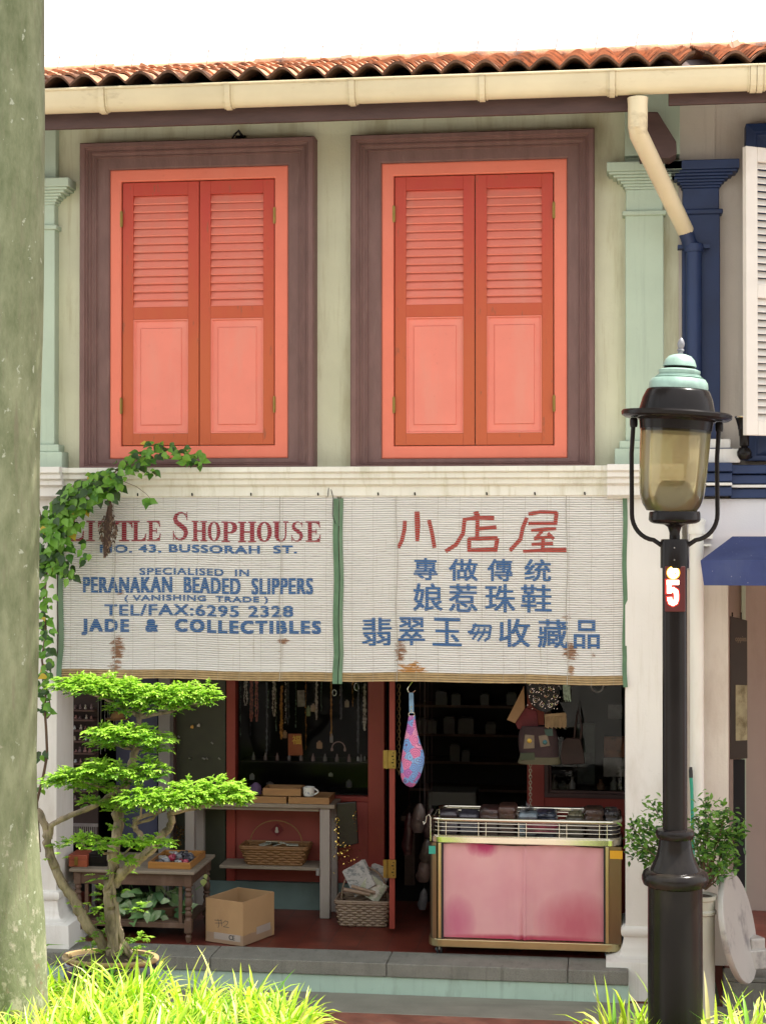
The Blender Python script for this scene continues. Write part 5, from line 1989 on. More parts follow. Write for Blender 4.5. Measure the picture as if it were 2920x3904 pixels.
lx_ = lambda p: X(p, YC, 3400) - (cx0 + cx1) / 2
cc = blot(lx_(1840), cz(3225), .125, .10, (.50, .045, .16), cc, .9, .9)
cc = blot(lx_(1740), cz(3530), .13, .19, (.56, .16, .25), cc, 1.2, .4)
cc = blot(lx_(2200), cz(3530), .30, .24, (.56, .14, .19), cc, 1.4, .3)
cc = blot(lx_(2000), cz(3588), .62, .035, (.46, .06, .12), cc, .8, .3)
nt.links.new(cc, bs.inputs['Base Color'])
bs.inputs['Roughness'].default_value = .55
k = MB()
nx, nz = 150, 30
vs = []
for j in range(nz + 1):
    for i in range(nx + 1):
        u, v = i / nx, j / nz
        x, z = px0 + (px1 - px0) * u, pz0 + (pz1 - pz0) * v
        g = u - .51
        f = .030 * math.exp(-(g / .010) ** 2) * (1.0 - .5 * v) + .016 * math.exp(-((g + .035 - .03 * v) / .02) ** 2) * (1 - v)
        f += .008 * math.sin(g * 85) * math.exp(-(g / .09) ** 2) * (1 - v) ** .7
        f += .005 * math.sin(u * 46 + 2 * math.sin(v * 3)) * v ** 3 + .003 * math.sin(u * 9 + 1) * v + .0015 * math.sin(u * 23 + v * 6)
        vs.append((x, cy0 + .030 - f, z + .006 * math.sin(u * 11) * v ** 4))
k.add(vs, [(j * (nx + 1) + i, j * (nx + 1) + i + 1, (j + 1) * (nx + 1) + i + 1, (j + 1) * (nx + 1) + i) for j in range(nz) for i in range(nx)], 0, True)
k.build('cloth', PINK, cart)


def rail(k, z, r, rad=.09, off=0):
    p = [(x, y, z) for x, y in rrect(cx0 + .012 - off, cx1 - .004 + off, cy0 + .004 - off, cy1 - .01 + off, rad)]
    k.tube(p + [p[0], p[1]], r, 8, caps=False)


k = MB()
rprism(k, cx0 - .002, cx1 + .006, cy0 - .006, cy1 + .004, .09, zc1 + .001, zt0 + .012)
rail(k, zt1, .015)
rail(k, zt0 + .014, .009)
k.build('rail', CHROME, cart, bevel=.005)
k = MB()
for i in range(3):
    rail(k, zt0 + .022 + (zt1 - zt0 - .02) * (i + 1) / 4, .0032)
for px in (1671, 1700, 1824, 1852, 1977, 2006, 2132, 2160, 2285, 2314):
    xx = X(px, YC, 3160)
    k.tube([(xx, cy0 + .001, zt0), (xx, cy0 + .001, zt1)], .003, 6)
for i in range(4):
    xx = cx0 + .02 + i * (cx1 - cx0) / 4
    k.tube([(xx, cy1 - .01, zt0), (xx, cy1 - .01, zt1)], .003, 6)
k.build('wire_rail', CHROME, cart)
for px, py, mi in ((1648, 3241, 0), (2349, 3260, 1)):
    k = MB()
    xx, zz = X(px, YC, py), cz(py, px)
    w = .022 if mi == 0 else .040
    k.box(xx - w, xx + w, cy0 - (.0085 if mi else .0085), cy0 - (.0065 if mi == 0 else .0005), zz - .026, zz + .026)
    st = k.build('sticker', [flat('teal_sticker', (.03, .33, .25), .5), flat('yellow_sticker', (.75, .40, .02), .5)][mi], cart, label=('teal sticker', 'yellow sticker')[mi])
for xx, yy in ((cx0 + .065, cy0 + .055), (cx1 - .075, cy0 + .06), (cx0 + .06, cy1 - .07), (cx1 - .07, cy1 - .07)):
    k = MB()
    Mw = Matrix.Rotation(R(90), 4, 'Y')
    for s in (-.012, .012):
        k.lathe([(.024, -.007), (.026, -.005), (.026, .005), (.024, .007)], (xx + s, yy, .0265), 18, 0, Mw)
    w0 = k.build('castor', RUBBER, cart)
    k = MB()
    k.box(xx - .004, xx + .004, yy - .014, yy + .014, .026, .060)
    k.lathe([(.012, -.024), (.010, -.0245)], (xx, yy, .0265), 12, 0, Mw)
    k.lathe([(.010, -.0255), (.010, -.020)], (xx, yy, .0265), 12, 1, Mw)
    k.build('fork', [CHROME, flat('blue_grey_hub', (.20, .33, .40), .5)], w0)
k = MB()
k.tube([(cx0 + .012, cy0 - .002, zt0 - .02), (cx0 + .012, cy0 - .002, zt1 + .012), (cx0 + .002, cy0 - .004, zt1 + .03), (cx0 - .012, cy0 - .004, zt1 + .018), (cx0 - .018, cy0 - .004, zt1 - .02), (cx0 - .03, cy0 - .004, zt1 - .035), (cx0 - .036, cy0 - .004, zt1 - .015)], .0045, 8)
k.build('hook', CHROME, cart)


# wrapped goods heaped in the basket
def plastic(name, col, var=.5, sc=9):
    m_, nt, bs = nodes(name)
    col = tuple(q * .62 for q in col)
    c = mixc(nt, ramp(nt, noise(nt, coords(nt), sc, 4), .40, .60), tuple(q * (1 - var) for q in col), col)
    nt.links.new(c, bs.inputs['Base Color'])
    bs.inputs['Roughness'].default_value = .5
    bs.inputs['Coat Weight'].default_value = .6
    bs.inputs['Coat Roughness'].default_value = .10
    b = nt.nodes.new('ShaderNodeBump')
    b.inputs['Strength'].default_value = .55
    b.inputs['Distance'].default_value = .02
    nt.links.new(noise(nt, coords(nt), 26, 4), b.inputs['Height'])
    nt.links.new(b.outputs['Normal'], bs.inputs['Normal'])
    nt.links.new(b.outputs['Normal'], bs.inputs['Coat Normal'])
    return m_


goods = [
    (1712, .12, .12, .16, .105, (.075, .055, .07), 'dark plum cloth folded in clear plastic at the left end of the cart'),
    (1785, .15, .13, .20, .11, (.10, .09, .12), 'grey violet cloth folded in clear plastic near the left end of the cart'),
    (1866, .22, .14, .22, .125, (.09, .035, .03), 'maroon cloth parcel with crumpled plastic on the cart'),
    (1935, .20, .12, .22, .130, (.11, .045, .03), 'brown cloth parcel in plastic left of the pale blue one'),
    (2010, .12, .12, .16, .115, (.28, .36, .42), 'pale blue cloth parcel in plastic in the middle of the cart'),
    (2080, .26, .14, .22, .120, (.07, .09, .16), 'dark blue folded cloth behind the pink parcel on the cart'),
    (2065, .07, .20, .08, .065, (.55, .05, .13), 'bright pink folded cloth behind the chrome wires'),
    (2065, .068, .21, .07, .024, (.55, .50, .42), 'cream folded cloth under the bright pink one'),
    (2195, .20, .10, .18, .118, (.45, .40, .24), 'cream cloth packet standing right of the dark blue cloth'),
    (2190, .09, .12, .12, .085, (.10, .085, .05), 'olive patterned cloth behind the right-hand wires'),
    (2265, .19, .13, .2, .118, (.08, .035, .02), 'dark brown cloth parcel near the right end of the cart'),
    (2330, .22, .10, .2, .115, (.06, .05, .06), 'black cloth parcel in shiny plastic at the right end of the cart'),
]
for px, dy, w, d, h, col, lab in goods:
    x = X(px, YC + dy, 3150)
    k = MB()
    z0 = zt0 + .013 + (.026 if 'bright' in lab else 0)
    if dy > .085:
        h += .022 + rnd.uniform(-.022, .030)
    nl = 4
    rows_ = []
    for i in range(nl):
        for q, e in ((.04, -.006), (.5, .0), (.96, -.006)):
            z = z0 + (i + q) * h / nl
            j = rnd.uniform(-.005, .005)
            rows_.append((x + j, YC + dy + d * .28, z, w / 2 * 1.06 + e, d / 2 * 1.0 + e))
    rows_.append((x, YC + dy + d * .28, z0 + h + .006, w / 2 * .8, d / 2 * .8))
    k.rows(rows_, 28, 0, True, .32)
    o = k.build('wrapped_cloth', plastic('wrapped_' + str(px), col), None)
    # bring origin to its base
    tag(o, lab, 'wrapped cloth', 'plastic wrapped cloth on the cart')
k = MB()
c0 = at(2018, 3090, YC + .2)
for i in range(26):
    a = rnd.uniform(0, 6.28)
    k.leaf(c0 + Vector((rnd.uniform(-.04, .04), rnd.uniform(-.03, .03), rnd.uniform(-.035, .0))), (math.cos(a) * .5, math.sin(a) * .4, 1), (math.sin(a), -1, .3), rnd.uniform(.03, .065), .04, 0, (.6, 1, .8, .2, 0), .3, .3)
for i in range(90):                                        # crumpled film lying over the parcels
    px = rnd.choice((1740, 1860, 1900, 2000, 2080, 2200, 2300, 2340)) + rnd.uniform(-30, 30)
    c_ = at(px, rnd.uniform(3084, 3112), YC + rnd.uniform(.10, .24))
    a = rnd.uniform(0, 6.28)
    k.leaf(c_, (math.cos(a), math.sin(a) * .5, rnd.uniform(-.3, .6)), (rnd.uniform(-.6, .6), -1, rnd.uniform(0, 1)), rnd.uniform(.02, .05), rnd.uniform(.012, .03), 0, (.6, 1, .8, .2, 0), .3, .5)
tag(k.build('plastic_bag', [glassmat('clear_film', (.72, .72, .74), .9, .12)]), 'crumpled clear plastic film standing up among the parcels on the cart', 'plastic bag')

# ------------------------------------------------------------------ cardboard box
YX = .12
b0 = at(782, 3606, YX - .03)
b1 = at(926, 3608, YX - .03)
wbx = (b1 - b0).x
hb_ = Z(3434, YX, 850) - .004
box = thing('cardboard_box', ((b0.x + b1.x) / 2, YX + .2, .004), 'open brown cardboard box with taped base beside the turned-leg table', 'box')
xa_, xb2 = b1.x - .302, b1.x
ya_, yb2 = YX - .03, YX + .35
k = MB()
t4 = .006
k.box(xa_, xb2, ya_, ya_ + t4, .004, hb_)
k.box(xa_, xb2, yb2 - t4, yb2, .004, hb_)
k.box(xa_, xa_ + t4, ya_ + t4, yb2 - t4, .004, hb_)
k.box(xb2 - t4, xb2, ya_ + t4, yb2 - t4, .004, hb_)
k.box(xa_ + t4, xb2 - t4, ya_ + t4, yb2 - t4, .004, .010)
k.build('carton', CARD, box, bevel=.002)
k = MB()
k.box(xa_ + (xb2 - xa_) * .02, xb2 + .0015, ya_ - .0015, ya_ - .0003, .006, .072)
k.box(xb2 + .0003, xb2 + .0015, ya_, yb2 - .03, .006, .072)
tape = k.build('tape', pm('brown_tape', (.30, .20, .13), .3, .1, 6, bmp=0), box)
k = MB()
k.box(xa_ + .07, xb2 - .018, ya_ - .0022, ya_ - .0016, .030, .074)
k.box(xb2 + .0016, xb2 + .0022, yb2 - .22, yb2 - .05, .05, .10)
k.build('printed_tape', pm('grey_tape', (.36, .30, .26), .35, .1, 6, bmp=0), box)
INK = flat('printed_ink', (.06, .055, .05), .6)
k = MB()
put_text(k, 'CE', xa_ + (xb2 - xa_) * .63, xa_ + (xb2 - xa_) * .79, .036, .069, ya_ - .0026, .003)
k.build('lettering', INK, box)
k = MB()
for p in ([(1400, 672), (1480, 668)], [(1440, 655), (1452, 715), (1440, 742)], [(1475, 655), (1485, 720)], [(1405, 700), (1490, 690)], [(1495, 690), (1520, 665), (1555, 672), (1540, 700), (1500, 722), (1565, 725)]):
    P = [(X(230 + a * .4051, ya_ - .001, 3540), Z(3250 + b * .4051, ya_ - .001, 850)) for a, b in p]
    k.ribbon(P, .0035, ya_ - .001)
k.build('scribble', INK, box)
fr_c = Vector((xb2, ya_, 0)) - Vector((box.location.x, box.location.y, 0))      # turned a little, pivoting on its near right corner
box.rotation_euler = (0, 0, R(-22))
box.location = box.location + fr_c - Matrix.Rotation(R(-22), 3, 'Z') @ fr_c

# ------------------------------------------------------------------ low table with turned legs, tray, boxes and plant
YT0, YT1 = .10, .72
tx0, tx1 = X(262, YT0, 3340), X(740, YT0, 3340)
zt_ = .487
tab = thing('turned_leg_table', ((tx0 + tx1) / 2, (YT0 + YT1) / 2, 0), 'low old wooden table with turned legs and grey worn top on the left', 'table')
k = MB()
k.box(tx0, tx1, YT0, YT1, zt_ - .022, zt_)
k.build('table_top', WOODG, tab, bevel=.006)
k = MB()
k.box(tx0 + .03, tx1 - .03, YT0 + .035, YT0 + .06, zt_ - .105, zt_ - .0225)
k.box(tx0 + .03, tx1 - .03, YT1 - .06, YT1 - .035, zt_ - .105, zt_ - .0225)
k.box(tx0 + .035, tx0 + .06, YT0 + .061, YT1 - .061, zt_ - .105, zt_ - .0225)
k.box(tx1 - .06, tx1 - .035, YT0 + .061, YT1 - .061, zt_ - .105, zt_ - .0225)
k.build('apron', WOODD, tab, bevel=.003)
sq = .05
for xx, yy in ((tx0 + .05, YT0 + .05), (tx1 - .05, YT0 + .05), (tx0 + .05, YT1 - .05), (tx1 - .05, YT1 - .05)):
    k = MB()
    k.box(xx - sq / 2, xx + sq / 2, yy - sq / 2, yy + sq / 2, zt_ - .107, zt_ - .0226)
    k.box(xx - sq / 2, xx + sq / 2, yy - sq / 2, yy + sq / 2, .07, .155)
    pr = [(.023, zt_ - .107), (.018, zt_ - .118), (.024, zt_ - .124), (.024, zt_ - .134), (.016, zt_ - .140), (.016, zt_ - .150), (.025, zt_ - .160), (.025, zt_ - .172), (.016, zt_ - .178), (.022, zt_ - .195), (.026, zt_ - .215), (.022, zt_ - .235), (.015, zt_ - .245), (.025, zt_ - .252), (.025, zt_ - .262), (.016, zt_ - .268), (.024, zt_ - .285), (.024, zt_ - .300), (.017, zt_ - .312), (.024, .156)]
    k.lathe(pr[::-1], (xx, yy, 0), 20)
    k.lathe([(.014, .004), (.017, .015), (.022, .045), (.014, .058), (.024, .069)], (xx, yy, 0), 18)
    k.build('leg', WOODD, tab, bevel=.003)
k = MB()
k.box(tx0 + .076, tx1 - .076, YT0 + .035, YT0 + .065, .10, .135)
k.box(tx0 + .076, tx1 - .076, YT1 - .065, YT1 - .035, .10, .135)
k.box(tx0 + .045, tx1 - .045, YT0 + .078, YT1 - .078, .125, .139)
k.build('stretcher', WOODD, tab, bevel=.003)
k = MB()
for xx in (tx0 + .10, tx1 - .115):
    k.box(xx, xx + .022, YT0 + .04, YT0 + .058, .137, zt_ - .107)
k.build('slat', WOODD, tab)

tr_ = thing('wooden_tray', at(650, 3320, .4), 'shallow orange wooden tray of small trinkets on the turned-leg table', 'tray')


def tray(root, x0, x1, y0, y1, z, h, mat):
    k = MB()
    t = .012
    k.box(x0, x1, y0, y0 + t, z, z + h)
    k.box(x0, x1, y1 - t, y1, z, z + h)
    k.box(x0, x0 + t, y0 + t, y1 - t, z, z + h)
    k.box(x1 - t, x1, y0 + t, y1 - t, z, z + h)
    k.build('side', mat, root, bevel=.002)
    k = MB()
    k.box(x0 + t, x1 - t, y0 + t, y1 - t, z, z + .006)
    k.build('base', WOODD, root)


ORANGEW = pm('varnished_wood', (.34, .155, .04), .35, .2, 5, (1, 9, 9), coat=.2, bmp=.08)
ta0, ta1 = X(564, .17, 3320), X(726, .17, 3320)
tray(tr_, ta0, ta1, .17, .60, zt_ + .001, .046, ORANGEW)
tc_cols = [((.55, .55, .55), 'pale grey'), ((.05, .05, .07), 'black'), ((.60, .03, .10), 'crimson'), ((.35, .36, .40), 'silver grey'), ((.12, .12, .16), 'charcoal'), ((.62, .60, .50), 'cream')]
for i in range(14):
    col, nm = tc_cols[i % 6]
    x, y = rnd.uniform(ta0 + .045, ta1 - .045), .21 + .36 * (i + .5) / 14
    k = MB()
    a = rnd.uniform(0, 3)
    k.rows([(x, y, zt_ + .008, .022, .015), (x, y, zt_ + .022, .03, .02), (x + .004, y, zt_ + .040, .022, .015), (x + .006, y, zt_ + .050, .008, .006)], 10)
    k.obox((x + rnd.uniform(-.03, .03), y, zt_ + .043), .045, .02, .012, a, rnd.uniform(-.5, .5))
    tag(k.build('trinket', plastic('trinket_' + str(i), col, .3, 30)), nm + ' wrapped trinket lying in the orange wooden tray', 'trinket', 'trinkets in the wooden tray')

rb = thing('wooden_box', at(285, 3325, .2), 'small reddish wooden box with brass clasp at the left end of the table', 'box')
k = MB()
ra0, ra1 = X(262, .16, 3320), X(331, .16, 3320)
k.box(ra0, ra1, .16, .34, zt_ + .001, zt_ + .048)
k.build('body', pm('red_wood', (.30, .07, .03), .5, .2, 5, bmp=.08), rb, bevel=.003)
k = MB()
k.box(ra0 - .002, ra1 + .002, .158, .342, zt_ + .0485, zt_ + .082)
k.build('lid', pm('red_wood_lid', (.28, .06, .03), .5, .2, 5, bmp=.08), rb, bevel=.003)
k = MB()
xm = ra0 + (ra1 - ra0) * .42
k.box(xm - .012, xm + .012, .152, .1575, zt_ + .012, zt_ + .07)
k.build('clasp', BRASS, rb, bevel=.002)
k = MB()
k.box(X(336, .2, 3320), X(408, .2, 3320), .2, .42, zt_ + .001, zt_ + .085)
k.box(X(338, .2, 3320), X(406, .2, 3320), .195, .2, zt_ + .02, zt_ + .07)
tag(k.build('black_case', BLACKM, bevel=.004), 'small black case right of the reddish wooden box', 'case')

# leafy plant below the table
pz = .14
pp = thing('plant_trough', ((X(430, .3) + X(700, .3)) / 2, .34, pz), 'low dark trough of the leafy plant on the shelf beneath the table', 'plant pot')
k = MB()
k.rows([((X(455, .3) + X(690, .3)) / 2, .34, pz + .001, .18, .10), ((X(455, .3) + X(690, .3)) / 2, .34, pz + .07, .20, .12), ((X(455, .3) + X(690, .3)) / 2, .34, pz + .072, .18, .10)], 24, 0, True, .5)
k.build('trough', WOODD, pp)
pl_ = thing('leafy_plant', ((X(430, .3) + X(700, .3)) / 2, .34, pz + .07), 'broad-leaved variegated green plant under the turned-leg table', 'plant')
PT = [leafmat('variegated_leaf', (.22, .36, .17), (.42, .52, .32), .3, 25), leafmat('broad_leaf', (.14, .28, .10), (.22, .38, .16), .3, 20), leafmat('broad_leaf_deep', (.05, .12, .05), (.08, .17, .07), .3, 12)]
k = MB()
for i in range(120):
    px, py = rnd.uniform(440, 705), rnd.uniform(3395, 3505)
    e = ((px - 570) / 140) ** 2
    py += 20 * e * rnd.random()
    yy = rnd.uniform(.17, .50)
    p = at(px, py, yy)
    d = Vector((rnd.uniform(-1, 1), rnd.uniform(-1, .1), rnd.uniform(-.8, .5)))
    u = rnd.random()
    L = rnd.uniform(.065, .12)
    k.leaf(p, d, (rnd.uniform(-.4, .4), -.8, 1), L, L * .62, 0 if u < .35 and yy < .34 else 1 if u < .75 else 2, (0, .7, 1, .85, .45, 0), .35, .3)
k.leaf(at(562, 3470, .13), (.05, -.4, -1), (0, -1, .4), .09, .05, 0, (0, .7, 1, .85, .45, 0), .2, .25)
k.leaf(at(585, 3445, .14), (-.8, -.6, -.1), (0, -1, .8), .09, .05, 0, (0, .7, 1, .85, .45, 0), .2, .25)
k.leaf(at(612, 3440, .14), (.8, -.6, .3), (0, -1, .8), .09, .05, 0, (0, .7, 1, .85, .45, 0), .2, .25)
k.build('leaves', PT, pl_)
k = MB()
for i in range(24):
    x = rnd.uniform(X(470, .34), X(680, .34))
    k.tube([(x, .34, pz + .075), (x + rnd.uniform(-.05, .05), rnd.uniform(.22, .42), pz + rnd.uniform(.12, .26))], .004, 5)
k.build('stem', PT[2], pl_)
vt = thing('trailing_vine', at(780, 3330, .5), 'pale trailing vine with a heart leaf at the right end of the turned-leg table', 'vine')
k = MB()
k.tube([at(782, 3335, .30), at(783, 3350, .28), at(772, 3375, .27), at(745, 3394, .27)], .003, 6)
k.build('stem', PT[1], vt)
k = MB()
k.leaf(at(776, 3352, .265), (0, -.1, -1), (.3, -1, 0), .055, .045, 0, (0, .9, 1, .7, .3, 0), .1, .2)
k.leaf(at(781, 3334, .27), (.3, -.2, -.8), (.3, -1, 0), .04, .03, 0, (0, .9, 1, .7, .3, 0), .1, .2)
k.build('leaves', [leafmat('pale_leaf', (.30, .38, .12), (.38, .45, .16), .3)], vt)

# ------------------------------------------------------------------ tall counter with trays, lower shelf and baskets
YK0, YK1 = .95, 1.22
kz = lambda p, px=1240: Z(p, YK0, px)
kx = lambda p: X(p, YK0, 3200)
ct = thing('counter_table', (kx(1060), 1.08, 0), 'tall narrow counter with a weathered white leg and a lower shelf before the red panel', 'table')
zk = kz(3068)
k = MB()
k.box(kx(700), kx(1277), YK0 - .02, YK1, zk - .028, zk)
k.box(kx(700), kx(1215), YK0 + .01, YK0 + .03, zk - .055, zk - .0285)
k.build('table_top', WOODG, ct, bevel=.004)
for a, b in ((1219, 1257), (705, 740)):
    k = MB()
    k.box(kx(a), kx(b), YK0, YK0 + .07, .003, zk - .029)
    k.box(kx(a) + .02, kx(b) + .02, YK1 - .06, YK1 - .001, .003, zk - .029)
    k.build('leg', pm('scuffed_white_paint', (.30, .27, .24), .7, .12, 5, (1, 1, .4), dirt=(.20, .15, .12), dlo=.55, dhi=.75, dsc=6, bmp=.2), ct, bevel=.004)
k = MB()
zs_ = kz(3312)
k.box(kx(835), kx(1218), YK0 + .01, YK1, zs_ - .022, zs_)
k.build('shelf', WOODG, ct, bevel=.004)
k = MB()
k.box(kx(1206), kx(1218), YK0 - .012, YK0 - .001, kz(3340), kz(3313))
k.build('bracket', GREYP, ct, bevel=.003)
for i, (a, b, lab) in enumerate(((938, 1092, 'flat wooden tray along the counter edge, the left one of two'), (1100, 1256, 'flat wooden tray along the counter edge, the right one next to the leg'))):
    t = thing('wooden_tray', (kx((a + b) / 2), YK0 + .1, zk), lab, 'tray', 'trays on the tall counter')
    tray(t, kx(a), kx(b), YK0 - .01, YK1 - .02, zk + .001, .047, WOODL)
t = thing('wooden_tray', (kx(1073), YK0 + .1, zk + .05), 'small wooden tray on top of the two counter trays, beside the mug', 'tray', 'trays on the tall counter')
tray(t, kx(1000), kx(1144), YK0 + .02, YK0 + .2, zk + .049, .055, WOODL)
mug = thing('mug', (kx(1172), YK0 + .06, zk + .049), 'white mug with blue markings on the counter tray', 'mug')
k = MB()
rm = .042
mgx, mgy, mgz = kx(1172), YK0 + .06, zk + .049
k.lathe([(rm * .86, mgz), (rm * .9, mgz + .004), (rm, mgz + .02), (rm, mgz + .062), (rm * .96, mgz + .064), (rm * .92, mgz + .06), (rm * .9, mgz + .01), (0, mgz + .008)], (mgx, mgy, 0), 28)
k.build('body', pm('mug_glaze', (.62, .63, .60), .25, .05, 8, dirt=(.25, .30, .36), dlo=.58, dhi=.62, dsc=24, dst=(1, 1, 1), bmp=0), mug)
k = MB()
k.tube([(mgx + rm - .003 + .03 * math.sin(math.pi * i / 10), mgy - .01, mgz + .055 - .045 * i / 10) for i in range(11)], .0055, 8)
k.build('handle', pm('mug_handle_glaze', (.62, .63, .60), .25, .05, 8, bmp=0), mug)
k = MB()
px_ = kx(962)
k.rows([(px_, YK0 + .1, zk + .049, .05, .04), (px_, YK0 + .1, zk + .10, .045, .035), (px_ + .005, YK0 + .1, zk + .115, .03, .02), (px_ + .005, YK0 + .1, zk + .13, .012, .01)], 16)
tag(k.build('pouch', pm('violet_cloth', (.10, .06, .14), .7, .3, 14, bmp=.2)), 'dull violet pouch at the left end of the counter', 'pouch')
WICK = []
for nm, a, b in (('honey_wicker', (.17, .085, .028), (.12, .06, .02)), ('grey_wicker', (.20, .145, .10), (.12, .08, .06))):
    m_, nt, bs = nodes(nm)
    w1 = nt.nodes.new('ShaderNodeTexChecker')
    w1.inputs['Scale'].default_value = 55
    nt.links.new(coords(nt, 1, .7, 1.6), w1.inputs['Vector'])
    c_ = mixc(nt, ramp(nt, noise(nt, coords(nt), 40, 3), .3, .7), a, tuple(q * 1.3 for q in a))
    nt.links.new(c_, bs.inputs['Base Color'])
    bs.inputs['Roughness'].default_value = .55
    bump(nt, bs, noise(nt, coords(nt, 1, 1, 3), 60, 2), .4, .004)
    WICK.append(m_)


def basket(name, cx_, cy_, z0, w0, d0, w1, d1, h, mat, lab, hh, hr, hw):
    """woven with real over-and-under strands"""
    t = thing(name, (cx_, cy_, z0), lab, 'basket')
    k = MB()
    nr, ns = max(6, int(h / .016)), 40
    per = rrect(-.5, .5, -.5, .5, .08, 3)
    # resample perimeter
    P = []
    tot = len(per)
    seg = []
    for i in range(tot):
        a, b = Vector(per[i]), Vector(per[(i + 1) % tot])
        seg.append(((b - a).length, a, b))
    L = sum(s[0] for s in seg)
    for j in range(ns * 2):
        d = L * j / (ns * 2)
        for s in seg:
            if d <= s[0]:
                P.append(s[1] + (s[2] - s[1]) * (d / s[0] if s[0] else 0))
                break
            d -= s[0]
    n = len(P)
    for r_ in range(nr):
        z = z0 + h * (r_ + .5) / nr
        t_ = (r_ + .5) / nr
        w, d = w0 + (w1 - w0) * t_, d0 + (d1 - d0) * t_
        pts = []
        for j, p in enumerate(P):
            o = .006 * (1 if ((j // 2) + r_) % 2 else -1) * (1 if j % 2 == 0 else .2)
            v = Vector((p.x * w, p.y * d))
            v = v + v.normalized() * o
            pts.append((cx_ + v.x, cy_ + v.y, z))
        k.tube(pts + pts[:2], h / nr * .62, 5, caps=False)
    for j in range(0, n, 4):
        p = P[j]
        k.tube([(cx_ + p.x * w0, cy_ + p.y * d0, z0), (cx_ + p.x * w1, cy_ + p.y * d1, z0 + h)], .004, 5)
    rim = [(cx_ + p.x * w1 * 1.03, cy_ + p.y * d1 * 1.03, z0 + h) for p in P]
    for dz in (-.006, .005):
        k.tube([(a, b, c + dz) for a, b, c in rim] + [(a, b, c + dz) for a, b, c in rim[:2]], .010, 6, caps=False)
    k.box(cx_ - w0 / 2 + .01, cx_ + w0 / 2 - .01, cy_ - d0 / 2 + .01, cy_ + d0 / 2 - .01, z0, z0 + .008)
    k.build('body', mat, t)
    k = MB()
    for q in range(2):
        k.tube([(cx_ + hw * math.cos(math.pi * i / 16), cy_ + .004 * (q * 2 - 1), z0 + h - .02 + hh * math.sin(math.pi * i / 16) ** .8) for i in range(17)], hr, 6)
    k.build('handle', mat, t)
    return t


k1x = X(1052, 1.08, 3250)
zb1 = zs_ + .002
w_b = X(1178, 1.0) - X(925, 1.0)
basket('wicker_basket', k1x, 1.09, zb1, w_b * .80, .17, w_b * .98, .22, .125, WICK[0], 'honey brown wicker basket with thin hoop handle on the counter shelf', .20, .0035, w_b * .40)
k = MB()
for i in range(5):
    k.obox((k1x - .08 + i * .05, 1.08, zb1 + .135 + .008 * (i % 2)), .085, .12, .004, rnd.uniform(-.5, .5), rnd.uniform(-.35, .1), rnd.uniform(-.3, .3))
tag(k.build('paper_packet', pm('printed_paper', (.40, .42, .36), .6, .3, 30, dirt=(.15, .18, .12), dlo=.5, dhi=.6, dsc=40, dst=(1, 1, 1), bmp=.1)), 'crumpled printed paper packets inside the honey brown basket', 'paper')
# red diamond ornament on the panel
k = MB()
dc = at(1057, 3165, 1.244)
dr_ = 45 / scale(dc.x, 1.24) * .55
k.prism([(dc.x - dr_, dc.z), (dc.x, dc.z - dr_), (dc.x + dr_, dc.z), (dc.x, dc.z + dr_)], 1.236, 1.243)
k.lathe([(0, -.022), (.011, -.020), (.013, -.008), (.009, .004), (.009, .014), (.004, .021), (0, .022)], (dc.x - .002, 1.236, dc.z), 14, 1, sy=.3)
tag(k.build('paper_diamond', [flat('dark_red_paper', (.16, .01, .015), .6), flat('white_paper', (.5, .48, .40), .6)]), 'dark red paper diamond with a white figure on the red panel above the basket', 'ornament')
# floor basket with newspapers
k2x, k2y = X(1390, .86, 3450), .86
w2 = X(1490, .8) - X(1290, .8)
basket('wicker_basket', k2x, k2y, .005, w2 * .86, .22, w2 * 1.0, .27, .17, WICK[1], 'greyish wicker basket of newspapers standing on the floor by the door', .24, .006, w2 * .44)
NEWS = pm('newsprint', (.34, .33, .31), .8, .2, 18, dirt=(.16, .17, .17), dlo=.52, dhi=.58, dsc=26, dst=(1, 1, 2.2), bmp=.05)
for i, (px, py, w, h, ry, dy, lab) in enumerate(((1368, 3350, .17, .20, R(-32), -.05, 'folded newspaper leaning left in the floor basket'), (1440, 3350, .13, .17, R(14), .02, 'newspaper sheet upright at the right of the floor basket'), (1420, 3390, .16, .14, R(30), -.07, 'greenish magazine in front in the floor basket'))):
    c = at(px, py, k2y + dy)
    k = MB()
    for j in range(3):
        k.obox((c.x + .003 * j, c.y + .009 * j, c.z), w, .005, h, 0, R(-18), ry + .04 * j)
    tag(k.build('newspaper', NEWS if i != 2 else pm('magazine', (.30, .32, .22), .5, .4, 16, dirt=(.5, .48, .42), dlo=.5, dhi=.56, dsc=14, dst=(1, 1, 1), bmp=0)), lab, 'newspaper')
k = MB()
a_ = at(1310, 3392, k2y - .12)
b_ = at(1410, 3412, k2y - .10)
k.tube([a_, b_], .014, 10)
k.tube([at(1340, 3380, k2y - .11), at(1430, 3405, k2y - .10)], .012, 10)
tag(k.build('paper_roll', pm('rolled_paper', (.28, .20, .14), .6, .3, 20, bmp=.1)), 'two brown paper rolls lying over the rim of the floor basket', 'paper roll')

